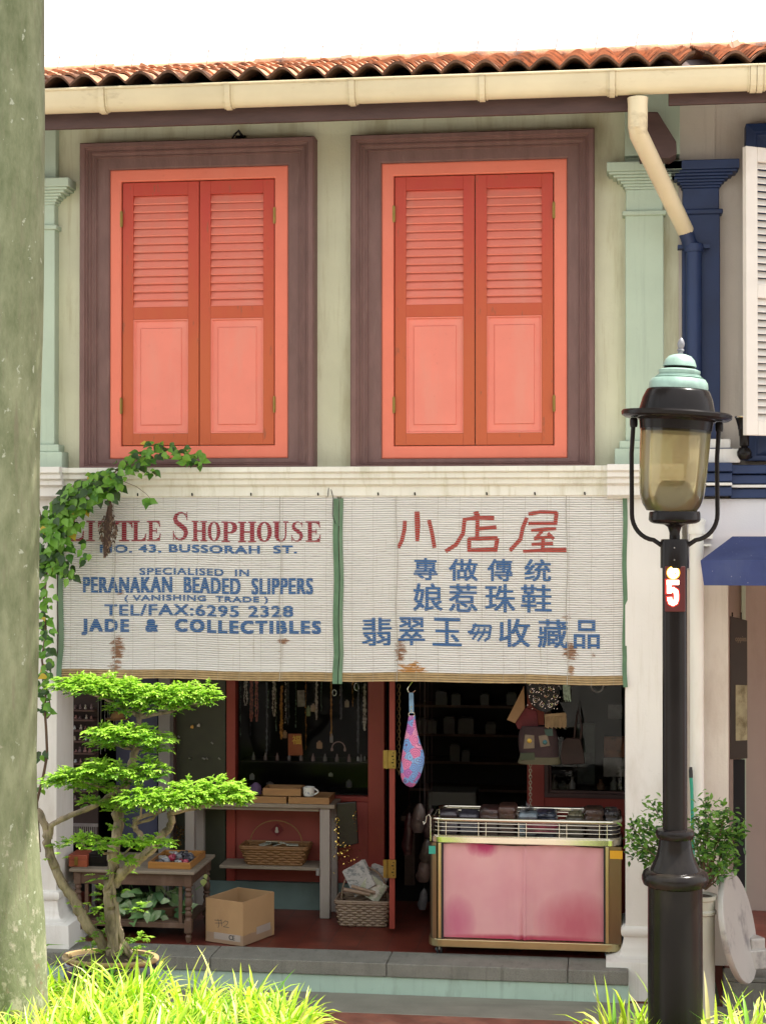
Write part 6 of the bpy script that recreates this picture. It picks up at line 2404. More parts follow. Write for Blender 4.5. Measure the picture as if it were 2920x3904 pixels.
# black bag with gold tinsel by the counter end
YB2 = 1.0
k = MB()
q2 = lambda a, b: at(800 + a * .5441, 3000 + b * .5441, YB2)
P = [q2(885, 118), q2(1025, 105), q2(1040, 400), q2(905, 435)]
k.prism([(p.x, p.z) for p in P], YB2, YB2 + .03)
tag(k.build('black_bag', pm('black_satin', (.012, .010, .010), .35, .3, 10, bmp=.3, bsc=20), bevel=.006), 'black satin bag hanging at the right end of the tall counter', 'bag')
k = MB()
for i in range(150):
    u = rnd.random()
    if u < .35:
        a, b = rnd.gauss(893, 6), rnd.uniform(200, 420)
    elif u < .45:
        a, b = rnd.gauss(1022, 6), rnd.uniform(170, 320)
    else:
        a, b = rnd.gauss(955, 38), rnd.gauss(480, 38)
    p = q2(a, b) + Vector((0, rnd.uniform(-.05, .01), 0))
    k.leaf(p, (rnd.uniform(-1, 1), rnd.uniform(-1, 0), rnd.uniform(-1, 1)), (rnd.uniform(-1, 1), -1, rnd.uniform(-.2, 1)), rnd.uniform(.008, .02), .006, 0, (.4, 1, 0), .1, .1)
tag(k.build('tinsel', flat('gold_foil', (.85, .60, .16), .18, 1)), 'gold tinsel hanging below and beside the black satin bag', 'tinsel')

# ------------------------------------------------------------------ flowered bag on its hook
YG = .12
FB, nt, bs = nodes('flowered_cloth')
vo = nt.nodes.new('ShaderNodeTexVoronoi')
vo.inputs['Scale'].default_value = 20
nt.links.new(coords(nt, 1, .4, 1), vo.inputs['Vector'])
rg = nt.nodes.new('ShaderNodeMath'); rg.operation = 'SINE'
mu = nt.nodes.new('ShaderNodeMath'); mu.operation = 'MULTIPLY'; mu.inputs[1].default_value = 26
nt.links.new(vo.outputs['Distance'], mu.inputs[0]); nt.links.new(mu.outputs[0], rg.inputs[0])
sp_c = nt.nodes.new('ShaderNodeSeparateColor')
nt.links.new(vo.outputs['Color'], sp_c.inputs[0])
cst = nt.nodes.new('ShaderNodeValToRGB')
cst.color_ramp.interpolation = 'CONSTANT'
e = cst.color_ramp.elements
e[0].position, e[0].color = 0, (.16, .32, .62, 1)
e[1].position, e[1].color = .33, (.66, .19, .36, 1)
for p_, c_ in ((.58, (.42, .14, .40, 1)), (.78, (.22, .40, .66, 1)), (.88, (.70, .28, .42, 1))):
    x_ = e.new(p_); x_.color = c_
nt.links.new(sp_c.outputs[0], cst.inputs['Fac'])
c_ = mixc(nt, ramp(nt, rg.outputs[0], .80, .96), cst.outputs['Color'], (.14, .05, .16))
nt.links.new(c_, bs.inputs['Base Color'])
bs.inputs['Roughness'].default_value = .75
fb = thing('flower_bag', at(1570, 2990, YG), 'blue and pink flowered cloth bag hanging on a hook below the right blind', 'bag')
h2 = lambda a, b, Y=YG: at(800 + a * .4958, 2560 + b * .4958, Y)
k = MB()
rowz = [(340, 1530, 1578), (385, 1522, 1582), (440, 1512, 1590), (500, 1500, 1604), (560, 1490, 1622), (610, 1482, 1640), (650, 1476, 1650), (700, 1470, 1648), (760, 1466, 1634), (810, 1468, 1616), (850, 1482, 1596), (878, 1510, 1575), (890, 1535, 1560)]
rr_ = []
for b, l, r_ in rowz:
    p, q_ = h2(l, b), h2(r_, b)
    w = (q_.x - p.x) / 2
    rr_.append(((p.x + q_.x) / 2, YG, p.z, w, min(.045, w * .7)))
k.rows(rr_[::-1], 26)
k.build('body', FB, fb)
k = MB()
k.prism([(h2(a, b).x, h2(a, b).z) for a, b in ((1534, 322), (1532, 165), (1566, 165), (1570, 322))], YG - .012, YG - .006)
k.build('strap', pm('blue_strap', (.16, .28, .42), .7, .3, 30, bmp=.1), fb)
k = MB()
c = h2(1553, 330)
k.tube([(c.x + .022 * math.cos(i * math.pi / 8) * .9, YG - .012, c.z + .022 * math.sin(i * math.pi / 8) * .7) for i in range(18)], .003, 6)
for bb in (272, 297):
    k.lathe([(.006, 0), (.004, .003), (0, .004)], (h2(1551, bb).x, YG - .012, h2(1551, bb).z), 10, 0, Matrix.Rotation(R(90), 4, 'X'))
k.build('ring', CHROME, fb)
k = MB()
k.tube([h2(1560, 75, YG), h2(1535, 110, YG), h2(1520, 135, YG), h2(1525, 158, YG), h2(1545, 166, YG), h2(1568, 158, YG), h2(1580, 146, YG)], .004, 8)
k.build('hook', CHROME, fb)

# ------------------------------------------------------------------ things hung at the right of the doorway
YH = .45
h3 = lambda a, b, Y=YH: at(1500 + a * .5744, 2560 + b * .5744, Y)


def slab(name, pts, Y, th, mat, lab, cat, bevel=.004, grp=None):
    k = MB()
    k.prism([(h3(a, b, Y).x, h3(a, b, Y).z) for a, b in pts], Y, Y + th)
    return tag(k.build(name, mat, bevel=bevel), lab, cat, grp)


slab('wooden_fan', [(866, 95), (752, 322), (806, 346), (872, 245)], YH + .02, .012, pm('tan_leather', (.25, .14, .06), .7, .15, 8, bmp=.1), 'tan triangular flap hanging left of the black sequin purse', 'fan')
slab('red_cloth', [(876, 240), (808, 345), (826, 385), (905, 378), (962, 370), (952, 262)], YH + .04, .02, pm('crimson_cloth', (.09, .008, .011), .8, .3, 10, bmp=.2), 'crimson cloth hanging between the tan flap and the patchwork bag', 'cloth')
sq_ = thing('sequin_purse', h3(990, 270), 'black purse with silver spiral sequins hanging under the right blind', 'purse')
k = MB()
rr_ = []
for b, l, r_ in ((30, 878, 1110), (90, 878, 1106), (150, 888, 1100), (200, 905, 1090), (240, 930, 1072), (265, 975, 1040)):
    p, q_ = h3(l, b), h3(r_, b)
    rr_.append(((p.x + q_.x) / 2, YH, p.z, (q_.x - p.x) / 2, .025))
k.rows(rr_[::-1], 24)
k.build('body', pm('black_velvet', (.012, .011, .013), .7, .3, 10, bmp=0), sq_)
k = MB()
for a, b, s in ((985, 110, 30), (1048, 108, 30), (945, 190, 30), (1015, 160, 22), (1040, 225, 26), (1075, 165, 22), (985, 225, 22), (920, 130, 24), (1080, 215, 16), (900, 80, 22), (960, 70, 24)):
    c = h3(a, b, YH - .032)
    k.tube([(c.x + s * .00085 * (1 - i / 20) * math.cos(i * .75), YH - .031 + .004 * rnd.random(), c.z + s * .00085 * (1 - i / 20) * math.sin(i * .75)) for i in range(16)], .0017, 5)
for i in range(40):
    c = h3(rnd.uniform(885, 1105), rnd.uniform(60, 250), YH - .03)
    k.obox(c, .005, .003, .005, 0, 0, rnd.random())
k.build('sequin', flat('silver_sequin', (.60, .50, .46), .22, 1), sq_)
fr2 = MB()
for i in range(16):
    a = 1005 + i * 9
    p, q_ = h3(a, 285, YH - .02), h3(a + 3, 370 + (i % 3) * 5, YH - .025)
    fr2.tube([p, (p + q_) / 2 + Vector((.003, -.004, 0)), q_], .0045, 5)
fr2.prism([(h3(a, b).x, h3(a, b).z) for a, b in ((1000, 300), (1010, 282), (1140, 272), (1150, 290))], YH - .028, YH - .012)
tag(fr2.build('fringe', pm('tan_fringe', (.24, .16, .08), .8, .25, 20, bmp=.1)), 'tan fringe tassel hanging right below the black sequin purse', 'tassel')
k = MB()
for i in range(6):
    k.tube([h3(1130 + 8 * i, 80 + 3 * i, YH), h3(1128 + 8 * i, 130, YH - .01), h3(1134 + 8 * i, 190 + 12 * (i % 2), YH)], .004, 5)
tag(k.build('bead_tassel', pm('green_white_beads', (.35, .45, .38), .2, .6, 40, bmp=0)), 'short green and white beaded tassel right of the sequin purse', 'tassel')
pb = thing('patchwork_bag', h3(960, 620), 'dark patchwork cloth bag with two round buttons and an olive hem in the doorway', 'bag')
k = MB()
rr_ = []
for b, l, r_ in ((368, 850, 1060), (400, 832, 1080), (460, 824, 1092), (520, 828, 1094), (560, 836, 1096), (600, 830, 1100)):
    p, q_ = h3(l, b), h3(r_, b)
    rr_.append(((p.x + q_.x) / 2, YH + .06, p.z, (q_.x - p.x) / 2, .06))
k.rows(rr_[::-1], 26, 0, True, .6)
k.build('body', pm('plum_cloth', (.035, .016, .017), .8, .4, 12, bmp=.15), pb)
k = MB()
rr_ = []
for b, l, r_ in ((570, 838, 1096), (590, 832, 1104), (612, 824, 1108), (618, 838, 1098)):
    p, q_ = h3(l, b), h3(r_, b)
    rr_.append(((p.x + q_.x) / 2, YH + .06, p.z, (q_.x - p.x) / 2 + .003, .066))
k.rows(rr_[::-1], 26, 0, True, .6)
k.build('hem', pm('olive_hem', (.085, .075, .042), .8, .2, 10, bmp=.1), pb)
PATCH = [pm('cream_patch', (.17, .13, .09), .8, .2, 14, bmp=.1), pm('olive_patch', (.045, .055, .028), .8, .2, 14, bmp=.1), pm('green_patch', (.04, .07, .055), .8, .2, 14, bmp=.1)]
for mi, pg in ((0, ((872, 420), (862, 515), (936, 512), (934, 425))), (0, ((962, 430), (975, 505), (1040, 495), (1020, 420))), (1, ((842, 545), (838, 590), (940, 590), (936, 540))), (2, ((1000, 385), (1010, 430), (1060, 430), (1055, 380)))):
    k = MB()
    k.prism([(h3(a, b, YH - .004).x, h3(a, b, YH - .004).z) for a, b in pg], YH - .006, YH + .03)
    k.build('patch', PATCH[mi], pb, bevel=.003)
for a, col in ((902, (.50, .33, .05)), (1005, (.04, .12, .13))):
    k = MB()
    c = h3(a, 462 if a < 950 else 472, YH - .006)
    k.lathe([(.016, 0), (.015, .004), (.010, .006), (.008, .011), (0, .013)], c, 18, 0, Matrix.Rotation(R(90), 4, 'X'))
    k.build('button', flat('button_' + str(a), col, .25, .4), pb)
k = MB()
c0 = h3(908, 622, YH + .06)
zz = c0.z
i = 0
while zz > h3(908, 905, YH + .06).z:
    k.tube([(c0.x + (.009 * math.cos(j * math.pi / 4) if i % 2 == 0 else 0), YH + .06 + (.009 * math.cos(j * math.pi / 4) if i % 2 else 0), zz + .013 * math.sin(j * math.pi / 4)) for j in range(9)], .0025, 5, caps=False)
    zz -= .020
    i += 1
tag(k.build('chain', flat('dull_chain', (.34, .29, .22), .35, .8)), 'hanging metal chain below the patchwork bag', 'chain')
k = MB()
c1 = h3(35, 100, YH + .2)
zz = c1.z
i = 0
while zz > h3(35, 700, YH + .2).z:
    k.tube([(c1.x + (.011 * math.cos(j * math.pi / 4) if i % 2 == 0 else .003), YH + .2 + (.006 * math.cos(j * math.pi / 4) if i % 2 else 0), zz + .016 * math.sin(j * math.pi / 4)) for j in range(9)], .0025, 5, caps=False)
    zz -= .026
    i += 1
tag(k.build('chain', flat('brass_chain', (.20, .15, .07), .4, .8)), 'dark brass chain beside the flowered bag at the door', 'chain')
slab('brown_purse', [(1118, 470), (1108, 560), (1120, 620), (1268, 615), (1262, 540), (1240, 450), (1150, 440)], YH + .5, .04, pm('brown_leather', (.045, .015, .012), .5, .25, 8, bmp=.1), 'reddish brown bag hanging before the right shop window', 'bag')
k = MB()
k.tube([h3(1200, 445, YH + .52), h3(1205, 380, YH + .52), h3(1228, 250, YH + .52), h3(1250, 380, YH + .52), h3(1240, 455, YH + .52)], .008, 6)
tag(k.build('strap', pm('dark_strap', (.05, .02, .015), .5, .2, 8, bmp=0)), 'dark looped strap above the reddish brown bag', 'strap')
# purple scarf squeezed by the right pillar
k = MB()
vs = []
n = 14
for i in range(n + 1):
    b = 555 + (770 - 555) * i / n
    for j in range(7):
        a = 1545 + 8 * math.sin(i * .5) * .4 - 12 * i / n * .3 + j * 9
        p = h3(a, b, .42)
        vs.append((p.x, .42 + .015 * math.sin(j * 2.2 + i * .2), p.z))
k.add(vs, [(i * 7 + j, i * 7 + j + 1, i * 7 + j + 8, i * 7 + j + 7) for i in range(n) for j in range(6)], 0, True)
pf = k.build('scarf', pm('purple_cloth', (.30, .015, .32), .7, .15, 10, bmp=.1))
tag(pf, 'bright purple scarf at the edge of the right pillar', 'scarf')
s_ = pf.modifiers.new('solid', 'SOLIDIFY')
s_.thickness = .004
k = MB()
for i in range(8):
    a = 1545 + i * 5
    k.tube([h3(a, 770, .42), h3(a - 3, 815, .415), h3(a + 2, 860, .42)], .004, 5)
tag(k.build('scarf_fringe', pm('grey_fringe', (.22, .18, .18), .8, .3, 30, bmp=0)), 'grey knotted fringe under the purple scarf', 'fringe')
k = MB()
cN = h3(1352, 95, .8)
for i in range(26):
    an = math.pi * (1 + i / 25)
    k.lathe([(0, -.006), (.005, -.003), (.005, .003), (0, .006)], (cN.x + .042 * math.cos(an), .8, cN.z + .045 * math.sin(an)), 8)
tag(k.build('necklace', flat('pale_beads', (.40, .42, .42), .3)), 'pale bead necklace hanging in a loop above the right shop window', 'necklace', 'necklaces')

# plastic-wrapped goods hung by the door
for i, (px, py, w, h) in enumerate(((1595, 3120, 60, 110), (1640, 3140, 55, 110), (1625, 3245, 52, 90), (1615, 3320, 60, 90), (1612, 3430, 40, 80), (1555, 3180, 46, 160))):
    Yp = 1.0 + .02 * i
    c = at(px, py, Yp)
    s = scale(c.x, Yp)
    k = MB()
    k.rows([(c.x - .004, Yp, c.z - h / s / 2, w / s * .30, .012), (c.x - .008, Yp, c.z - h / s * .25, w / s * .48, .022), (c.x + .004, Yp, c.z, w / s * .42, .025), (c.x + .008, Yp, c.z + h / s * .3, w / s * .36, .02), (c.x + .01, Yp, c.z + h / s / 2, w / s * .12, .008)], 16)
    k.tube([(c.x + .01, Yp, c.z + h / s / 2 - .003), (c.x + .01, Yp + .02, 2.6)], .0015, 4)
    tag(k.build('wrapped_bag', plastic('hung_plastic_' + str(i), ((.20, .14, .12), (.12, .06, .06), (.18, .13, .10), (.26, .17, .14), (.24, .24, .26), (.10, .02, .02))[i])), ('upper brown bag in plastic hung inside the door', 'small plum bag in plastic behind the cart corner', 'tan wrapped bag hung behind the cart corner, the middle one', 'pinkish brown wrapped bag hung lower behind the cart corner', 'lowest silvery wrapped bag near the floor by the cart', 'dark red wrapped bag hung nearest the open door leaf')[i], 'bag', 'wrapped bags hung by the door')

# ------------------------------------------------------------------ shop window stock
YN1 = 1.42
h4 = lambda a, b, Y=YN1: at(800 + a * .4958, 2560 + b * .4958, Y)
BEADS = [(flat('amber_bead', (.70, .33, .08), .2), 'amber'), (flat('black_bead', (.12, .12, .14), .15), 'black'), (flat('pearl_bead', (.75, .70, .62), .25), 'pearl'), (flat('jade_bead', (.22, .32, .22), .25), 'jade'), (flat('red_bead', (.55, .16, .12), .2), 'red')]
neck = [(275, 60, 270, 2, 24), (320, 60, 390, 4, 20), (360, 60, 390, 4, 20), (435, 60, 690, 1, 8), (495, 60, 350, 2, 24), (550, 120, 530, 0, 14), (600, 60, 420, 1, 18), (820, 60, 380, 2, 10), (1190, 100, 460, 2, 16), (1010, 80, 380, 1, 10), (930, 60, 520, 0, 8), (1140, 60, 640, 1, 10)]
placew = ['at the far left of the centre window', 'left of the amber string, first of a pair', 'left of the amber string, second of a pair', 'longest black one left of the amber string', 'looped one just left of the amber string', 'hanging above the red packet', 'thin dark one right of the amber string', 'thin pale one right of the white card', 'by the right red post of the window', 'thin black one in the right half of the window', 'thin amber one near the bangle', 'black one hanging over the glass bottles']
for i, (a, b0_, b1_, ci, wd) in enumerate(neck):
    k = MB()
    top, bot = h4(a, b0_), h4(a, b1_)
    n = int((top.z - bot.z) / .011)
    s = scale(top.x, YN1) / .4958
    for j in range(n):
        t = j / n
        for sgn in ((-1, 1) if wd > 9 else (1,)):
            w = wd / 2 * .4958 / scale(top.x, YN1) * 2 * math.sin(min(1, (1 - t) * 4) * math.pi / 2) * (.4 + .6 * t)
            r = .0058 if rnd.random() < .8 else .0105
            k.lathe([(0, -r), (r * .8, -r * .5), (r * .8, r * .5), (0, r)], (top.x + sgn * w * .5 + rnd.uniform(-.002, .002), YN1 + rnd.uniform(-.01, .01), top.z + (bot.z - top.z) * t), 6)
    tag(k.build('necklace', BEADS[ci][0]), BEADS[ci][1] + ' bead necklace, ' + placew[i], 'necklace', 'necklaces')
k = MB()
P = [h4(612, 475), h4(612, 640), h4(725, 640), h4(712, 475)]
k.prism([(p.x, p.z) for p in P], YN1 - .05, YN1 - .045)
rp = k.build('red_packet', pm('red_packet_paper', (.42, .10, .03), .4, .1, 10, bmp=.02))
tag(rp, 'orange red paper packet with a gold character in the window', 'packet')
k = MB()
p, q_ = h4(632, 562, YN1 - .052), h4(702, 495, YN1 - .052)
put_text(k, '福', p.x, q_.x, p.z, q_.z, YN1 - .0515, .002)
k.build('lettering', flat('gold_ink', (.75, .45, .08), .35, .4), rp)


def small(name, a, b, w, h, col, lab, cat, Y=YN1, grp=None, rough=.35, met=0):
    c = h4(a, b, Y)
    s = scale(c.x, Y) / .4958
    w, h = w / s / 2, h / s
    k = MB()
    k.lathe([(w * .8, -h / 2), (w, -h * .42), (w, h * .25), (w * .45, h * .36), (w * .45, h / 2)], c, 14, sy=.5)
    return tag(k.build(name, flat(name + '_' + str(len(bpy.data.materials)), col, rough, met)), lab, cat, grp)


small('pendant', 758, 305, 36, 80, (.26, .34, .18), 'pale green jade pendant left of the cream pendant', 'pendant')
small('pendant', 796, 280, 42, 62, (.50, .38, .30), 'cream rounded pendant high in the centre window', 'pendant')
small('pendant', 1054, 248, 36, 58, (.40, .32, .24), 'tan pendant below the upper ring in the window', 'pendant')
small('pendant', 843, 565, 46, 60, (.50, .30, .16), 'tan wooden pendant between the red packet and the bangle', 'pendant')
small('pendant', 935, 515, 26, 70, (.34, .30, .26), 'slim grey pendant above the bangle', 'pendant')
small('pendant', 577, 485, 34, 60, (.42, .26, .12), 'small tan pendant left of the red packet', 'pendant')
small('bottle', 1138, 675, 16, 40, (.5, .5, .52), 'tiny glass bottle low in the window, left of a pair', 'bottle')
small('bottle', 1190, 672, 16, 36, (.5, .5, .52), 'tiny glass bottle low in the window by the red post', 'bottle')
small('figurine', 325, 810, 40, 50, (.34, .34, .37), 'small grey figurine behind the violet pouch', 'figurine')
small('figurine', 462, 870, 60, 40, (.20, .18, .16), 'squat brown figurine above the counter trays', 'figurine')
small('figurine', 930, 795, 34, 30, (.30, .30, .30), 'small pale figurine on the dark window ledge', 'figurine')
small('figurine', 1070, 865, 46, 60, (.12, .11, .15), 'dark violet figurine on the right of the window ledge', 'figurine')
k = MB()
P = [h4(678, 145), h4(680, 270), h4(738, 268), h4(732, 142)]
k.prism([(p.x, p.z) for p in P], YN1 - .03, YN1 - .026)
tag(k.build('card', pm('patterned_card', (.34, .31, .27), .6, .5, 30, bmp=0)), 'patterned white card hanging in the upper middle of the window', 'card')
for a, b, r_, lab in ((958, 165, 19, 'small silver ring hung high in the window'), (1130, 120, 24, 'larger silver ring hung right of the small one')):
    k = MB()
    c = h4(a, b)
    s = scale(c.x, YN1) / .4958
    k.tube([(c.x + r_ / s * .8 * math.cos(i * math.pi / 10), YN1, c.z + r_ / s * 1.2 * math.sin(i * math.pi / 10)) for i in range(22)], .003, 6)
    tag(k.build('ring', flat('silver', (.6, .6, .62), .25, 1)), lab, 'ring', 'silver rings')
k = MB()
c = h4(992, 590)
s = scale(c.x, YN1) / .4958
k.tube([(c.x + 50 / s * math.cos(math.pi * i / 14), YN1 - .02, c.z + 50 / s * math.sin(math.pi * i / 14)) for i in range(15)], .0045, 8)
for e_ in (-50, 50):
    k.lathe([(0, -.014), (.010, -.008), (.010, .008), (0, .014)], (c.x + e_ / s, YN1 - .02, c.z - .01), 10)
tag(k.build('bangle', pm('pinkish_glass', (.50, .34, .30), .15, .3, 30, bmp=0)), 'pinkish half-hoop bangle standing in the right of the window', 'bangle')
k = MB()
k.box(sx(905), sx(1400), 1.30, 1.60, sz(3034) - .0, sz(3026))
k.box(sx(905), sx(1400), 1.32, 1.60, Z(2905, 1.32, 1100) - .012, Z(2905, 1.32, 1100))
for i in range(9):
    xx = sx(930) + (sx(1390) - sx(930)) * i / 8
tag(k.build('display_shelf', IN), 'dark shelf inside the centre shop window', 'shelf')
for i in range(10):
    xx = sx(930) + (sx(1390) - sx(930)) * (i + .5) / 10
    zz = Z(2905, 1.36, 1100)
    k = MB()
    k.lathe([(.012, zz + .001), (.016, zz + .01), (.014, zz + .035), (.005, zz + .05), (.006, zz + .062)], (xx, 1.38, 0), 12)
    tag(k.build('bottle', flat('dark_glass_' + str(i), (.17 + .04 * (i % 3), .16, .16), .12)), 'little dark glass bottle in the row on the window shelf', 'bottle', 'row of dark bottles on the window shelf')

# more strings further back, and added goods standing in for reflections in the right-hand pane
for i in range(14):
    a = 225 + i * 72 + rnd.uniform(-18, 18)
    b1_ = rnd.uniform(260, 620)
    ci = rnd.choice((0, 1, 1, 2, 3, 4))
    k = MB()
    top, bot = h4(a, 60, 1.52), h4(a, b1_, 1.52)
    n = int((top.z - bot.z) / .013)
    for j in range(n):
        r = rnd.choice((.003, .0045, .0045, .007))
        k.lathe([(0, -r), (r * .8, -r * .5), (r * .8, r * .5), (0, r)], (top.x + rnd.uniform(-.003, .003), 1.52, top.z + (bot.z - top.z) * j / n), 6)
    tag(k.build('necklace', BEADS[ci][0]), BEADS[ci][1] + ' bead string hanging in the back row of the centre shop window', 'necklace', 'back row of bead strings')
YW2 = 1.42


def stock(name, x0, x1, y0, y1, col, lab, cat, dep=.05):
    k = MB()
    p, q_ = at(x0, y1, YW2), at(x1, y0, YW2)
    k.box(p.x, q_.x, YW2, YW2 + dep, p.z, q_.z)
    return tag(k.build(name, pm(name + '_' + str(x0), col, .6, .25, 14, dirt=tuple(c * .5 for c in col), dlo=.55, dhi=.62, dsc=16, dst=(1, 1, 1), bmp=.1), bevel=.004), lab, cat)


stock('box', 2302, 2394, 2812, 2888, (.36, .13, .05), 'orange brown block added in place of a reflection at the right of the right-hand shop window', 'box')
stock('card', 2300, 2392, 2892, 2962, (.38, .38, .34), 'pale card added in place of a reflection below the orange brown block in the right window', 'card', .01)
stock('card', 2318, 2372, 2688, 2742, (.22, .23, .24), 'grey white card added in place of a reflection high in the right-hand shop window', 'card', .01)
stock('box', 2200, 2268, 2760, 2990, (.045, .06, .05), 'tall dark green block added in place of a reflection in the middle of the right window', 'box')
stock('display_shelf', 2080, 2480, 3018, 3030, (.06, .05, .04), 'low shelf added under the reflection stand-ins behind the right-hand pane', 'shelf', .2)
for i, (px, h_, w, col, nm) in enumerate(((2112, 62, 15, (.26, .25, .20), 'cream slim jar added in place of reflections at the left of the right-hand window'), (2148, 40, 20, (.16, .18, .14), 'squat olive jar added in place of reflections in the right-hand window'), (2182, 54, 13, (.30, .30, .28), 'pale bottle added in place of reflections beside the tall dark green block'), (2290, 46, 16, (.18, .11, .07), 'brown jar added in place of reflections beneath the pale card'), (2340, 56, 14, (.24, .26, .22), 'grey green bottle added in place of reflections at the right of the right-hand window'))):
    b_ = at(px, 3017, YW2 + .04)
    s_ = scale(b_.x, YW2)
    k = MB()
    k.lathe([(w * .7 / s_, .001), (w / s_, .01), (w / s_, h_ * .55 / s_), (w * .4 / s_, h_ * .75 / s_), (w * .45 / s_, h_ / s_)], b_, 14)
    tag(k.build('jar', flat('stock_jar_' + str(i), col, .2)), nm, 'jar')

# trinket rack in the left bay
YR = .80
h5 = lambda a, b, Y=YR: at(80 + a * .4958, 2550 + b * .4958, Y)
rk = thing('trinket_rack', (h5(450, 0).x, YR, 0), 'dark stepped wooden rack of tiny trinkets behind the bonsai', 'rack')
k = MB()
xr0, xr1 = X(205, YR), X(358, YR)
k.box(xr0, xr1, YR + .10, YR + .13, .5, 2.7)
k.build('back', pm('rack_back', (.045, .026, .022), .7, .2, 6, bmp=.1), rk)
k = MB()
levels = [310, 385, 465, 550, 640, 720, 800, 930, 1010]
for b in levels:
    z = h5(0, b).z
    k.box(xr0, xr1, YR, YR + .099, z - .012, z)
k.build('shelf', pm('rack_shelf', (.10, .055, .045), .6, .2, 6, bmp=.1), rk)
cols = [(.55, .55, .55), (.60, .25, .28), (.30, .16, .14), (.45, .40, .32), (.18, .12, .12)]
names = ['white', 'pink', 'brown', 'cream', 'dark brown']
for li, b in enumerate(levels):
    z = h5(0, b).z
    for j in range(7):
        ci = rnd.choice((0, 1, 2, 2, 3, 4, 4))
        x = xr0 + .015 + (xr1 - xr0 - .03) * (j + rnd.uniform(.3, .7)) / 7
        r = rnd.uniform(.008, .013)
        h = rnd.uniform(.02, .038)
        k = MB()
        k.lathe([(r, z + .001), (r * 1.1, z + h * .3), (r * .5, z + h * .6), (r * .75, z + h * .8), (r * .3, z + h), (0, z + h * 1.03)], (x, YR + .04, 0), 10)
        tag(k.build('trinket', flat('rack_trinket_%d_%d' % (li, j), cols[ci], .3)), 'tiny ' + names[ci] + ' figurine on the dark stepped rack behind the bonsai', 'figurine', 'tiny ' + names[ci] + ' figurines on the rack')
k = MB()
for i in range(7):
    x = X(378 + i * 11, .85)
    k.tube([(x, .85 + .01 * (i % 2), 2.6), (x + rnd.uniform(-.01, .01), .85, Z(2880 + rnd.uniform(-30, 30), .85))], .0022, 5)
tag(k.build('hanging_strings', pm('grey_string', (.22, .21, .20), .7, .2, 20, bmp=0)), 'row of thin grey strings hanging right of the trinket rack', 'strings')
ht = MB()
c = at(448, 2740, .8)
ht.lathe([(.0, .055), (.03, .05), (.045, .03), (.05, .004), (.085, .0), (.085, -.004), (.0, -.004)][::-1], c, 24)
tag(ht.build('straw_hat', pm('straw', (.26, .14, .05), .8, .2, 30, bmp=.2)), 'small tan straw hat hanging behind the top of the bonsai', 'hat')
k = MB()
c = at(250, 3135, .5)
k.rows([(c.x, .5, c.z - .07, .02, .012), (c.x, .5, c.z - .02, .03, .02), (c.x, .5, c.z + .03, .034, .02), (c.x, .5, c.z + .05, .016, .012)], 14)
k.tube([(c.x, .5, c.z + .045), (c.x + .01, .5, c.z + .2)], .003, 5)
tag(k.build('pink_pouch', pm('pink_satin', (.55, .12, .22), .5, .2, 12, bmp=.1)), 'small pink satin pouch hanging beside the left pillar', 'pouch')
# comb-like fringe and glittering beads low at the left
k = MB()
for i in range(14):
    k.tube([at(262 + i * 8, 3150, .6), at(262 + i * 8, 3185, .6)], .003, 4)
k.box(X(255, .6), X(375, .6), .595, .605, Z(3152, .6, 300), Z(3140, .6, 300))
tag(k.build('comb', pm('grey_bone', (.28, .25, .25), .5, .2, 20, bmp=0)), 'grey comb-like fringe hanging low behind the left bonsai branch', 'fringe')
k = MB()
for i in range(80):
    c = at(rnd.gauss(685, 16), rnd.uniform(3150, 3225), 1.12)
    k.obox(c + Vector((0, rnd.uniform(-.02, .0), 0)), .007, .004, .008, rnd.random(), rnd.random(), rnd.random())
tag(k.build('gilt_beads', flat('gilt', (.62, .46, .20), .2, 1)), 'cluster of glinting gilt beads left of the red panel', 'beads')
for a, b, c_, lab in ((1315, 450, (.65, .33, .04), 'small amber charm on the dark olive panel'), (1365, 440, (.45, .42, .38), 'small pale tag on the dark olive panel')):
    k = MB()
    c = h5(a, b, 1.19)
    k.obox(c, .022, .008, .013 if a > 1350 else .016, 0, 0, .2)
    k.obox(c + Vector((.004, -.002, .010)), .010, .008, .010, 0, 0, .6)
    tag(k.build('charm', flat('charm_' + str(a), c_, .35)), lab, 'charm')
for i in range(8):
    k = MB()
    c = h5(rnd.uniform(1190, 1540), rnd.choice((520, 570, 690, 690)), 1.19)
    k.obox(c, .012, .008, .010, 0, rnd.random(), rnd.random())
    k.obox(c + Vector((.008, -.002, -.006)), .008, .006, .008, 0, 0, .3)
    tag(k.build('charm', flat('dim_charm_' + str(i), (.20, .20, .18), .3)), 'dim little charm pinned on the dark olive panel', 'charm', 'dim charms on the olive panel')

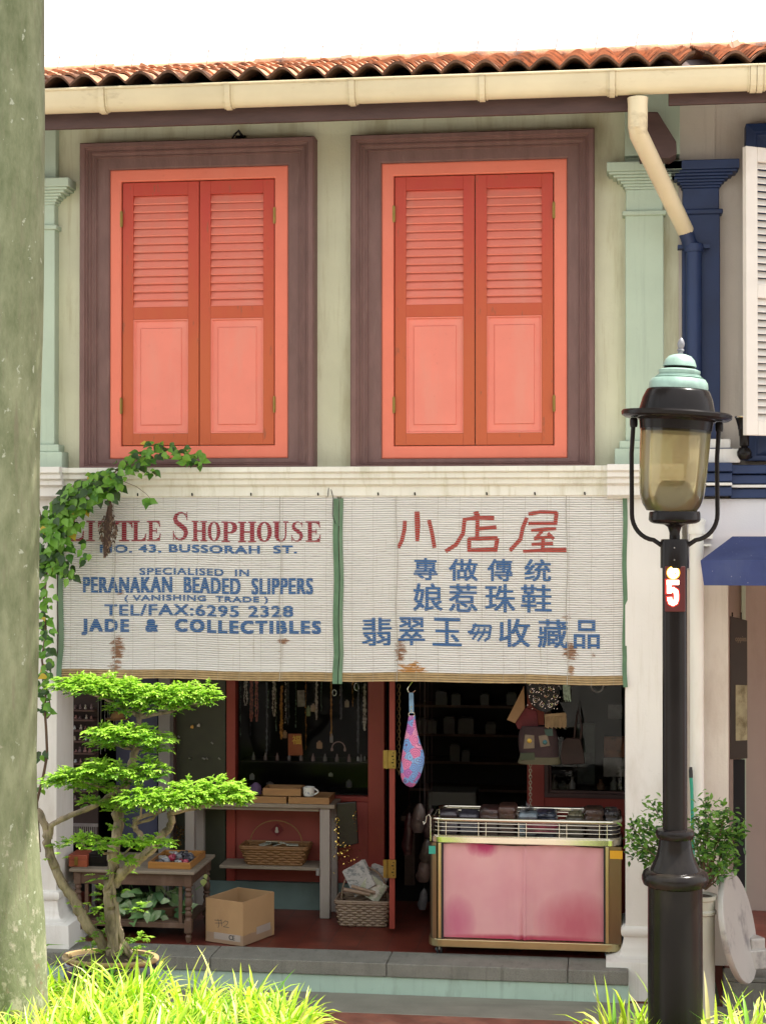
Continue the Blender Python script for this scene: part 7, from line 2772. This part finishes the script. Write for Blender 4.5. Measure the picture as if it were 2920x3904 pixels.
# inside the shop: printer and pale packets on shelves
pr_ = thing('printer', at(1725, 3090, 2.2), 'pale grey box-shaped machine just inside the dark doorway', 'machine')
P0, P1 = at(1632, 3020, 2.2), at(1815, 3100, 2.2)
k = MB()
k.box(P0.x, P1.x, 2.2, 2.5, P1.z - .02, P0.z)
k.build('body', pm('beige_plastic', (.17, .17, .14), .5, .05, 4, bmp=0), pr_, bevel=.01)
k = MB()
k.box(P0.x + .03, P1.x - .03, 2.185, 2.199, P1.z - .012, P1.z + .05)
k.build('slot', BLACK, pr_)
k = MB()
k.box(P0.x - .2, P1.x + .3, 2.1, 2.7, P1.z - .06, P1.z - .021)
k.box(P0.x - .18, P0.x - .1, 2.15, 2.65, .0, P1.z - .061)
k.box(P1.x + .2, P1.x + .28, 2.15, 2.65, .0, P1.z - .061)
tag(k.build('counter', WOODD), 'dark counter carrying the pale machine inside the shop', 'counter')
sh_ = thing('shelf_unit', at(1700, 3300, 3.2), 'dark shelf unit deep inside the shop doorway', 'shelves')
k = MB()
a0, a1 = X(1560, 3.2), X(2020, 3.2)
for py in (2690, 2800, 2905, 3010, 3120):
    z = Z(py, 3.2, 1750)
    k.box(a0, a1, 3.2, 3.5, z - .02, z)
k.build('shelf', WOODD, sh_)
k = MB()
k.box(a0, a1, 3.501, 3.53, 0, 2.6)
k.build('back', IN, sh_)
pk = [(1588, 2800, 40, 55), (1630, 2800, 34, 50), (1690, 2800, 44, 62), (1745, 2800, 60, 58), (1715, 2905, 38, 62), (1760, 2905, 30, 40), (1850, 2800, 40, 40), (1930, 2690, 40, 44), (1660, 2690, 44, 50), (1720, 2690, 36, 42), (1830, 2690, 34, 40)]
for i, (px, py, w, h) in enumerate(pk):
    b_ = at(px, py, 3.22)
    s = scale(b_.x, 3.22)
    k = MB()
    k.box(b_.x, b_.x + w / s, 3.22, 3.32, b_.z + .001, b_.z + h / s)
    k.box(b_.x + .01, b_.x + w / s - .01, 3.225, 3.31, b_.z + h / s + .001, b_.z + h / s + .012)
    tag(k.build('packet', pm('pale_packet_' + str(i), (.13, .135, .125), .6, .2, 6, bmp=0), bevel=.004), 'pale packet standing on the dim shelves inside the shop', 'packet', 'pale packets on the inner shelves')
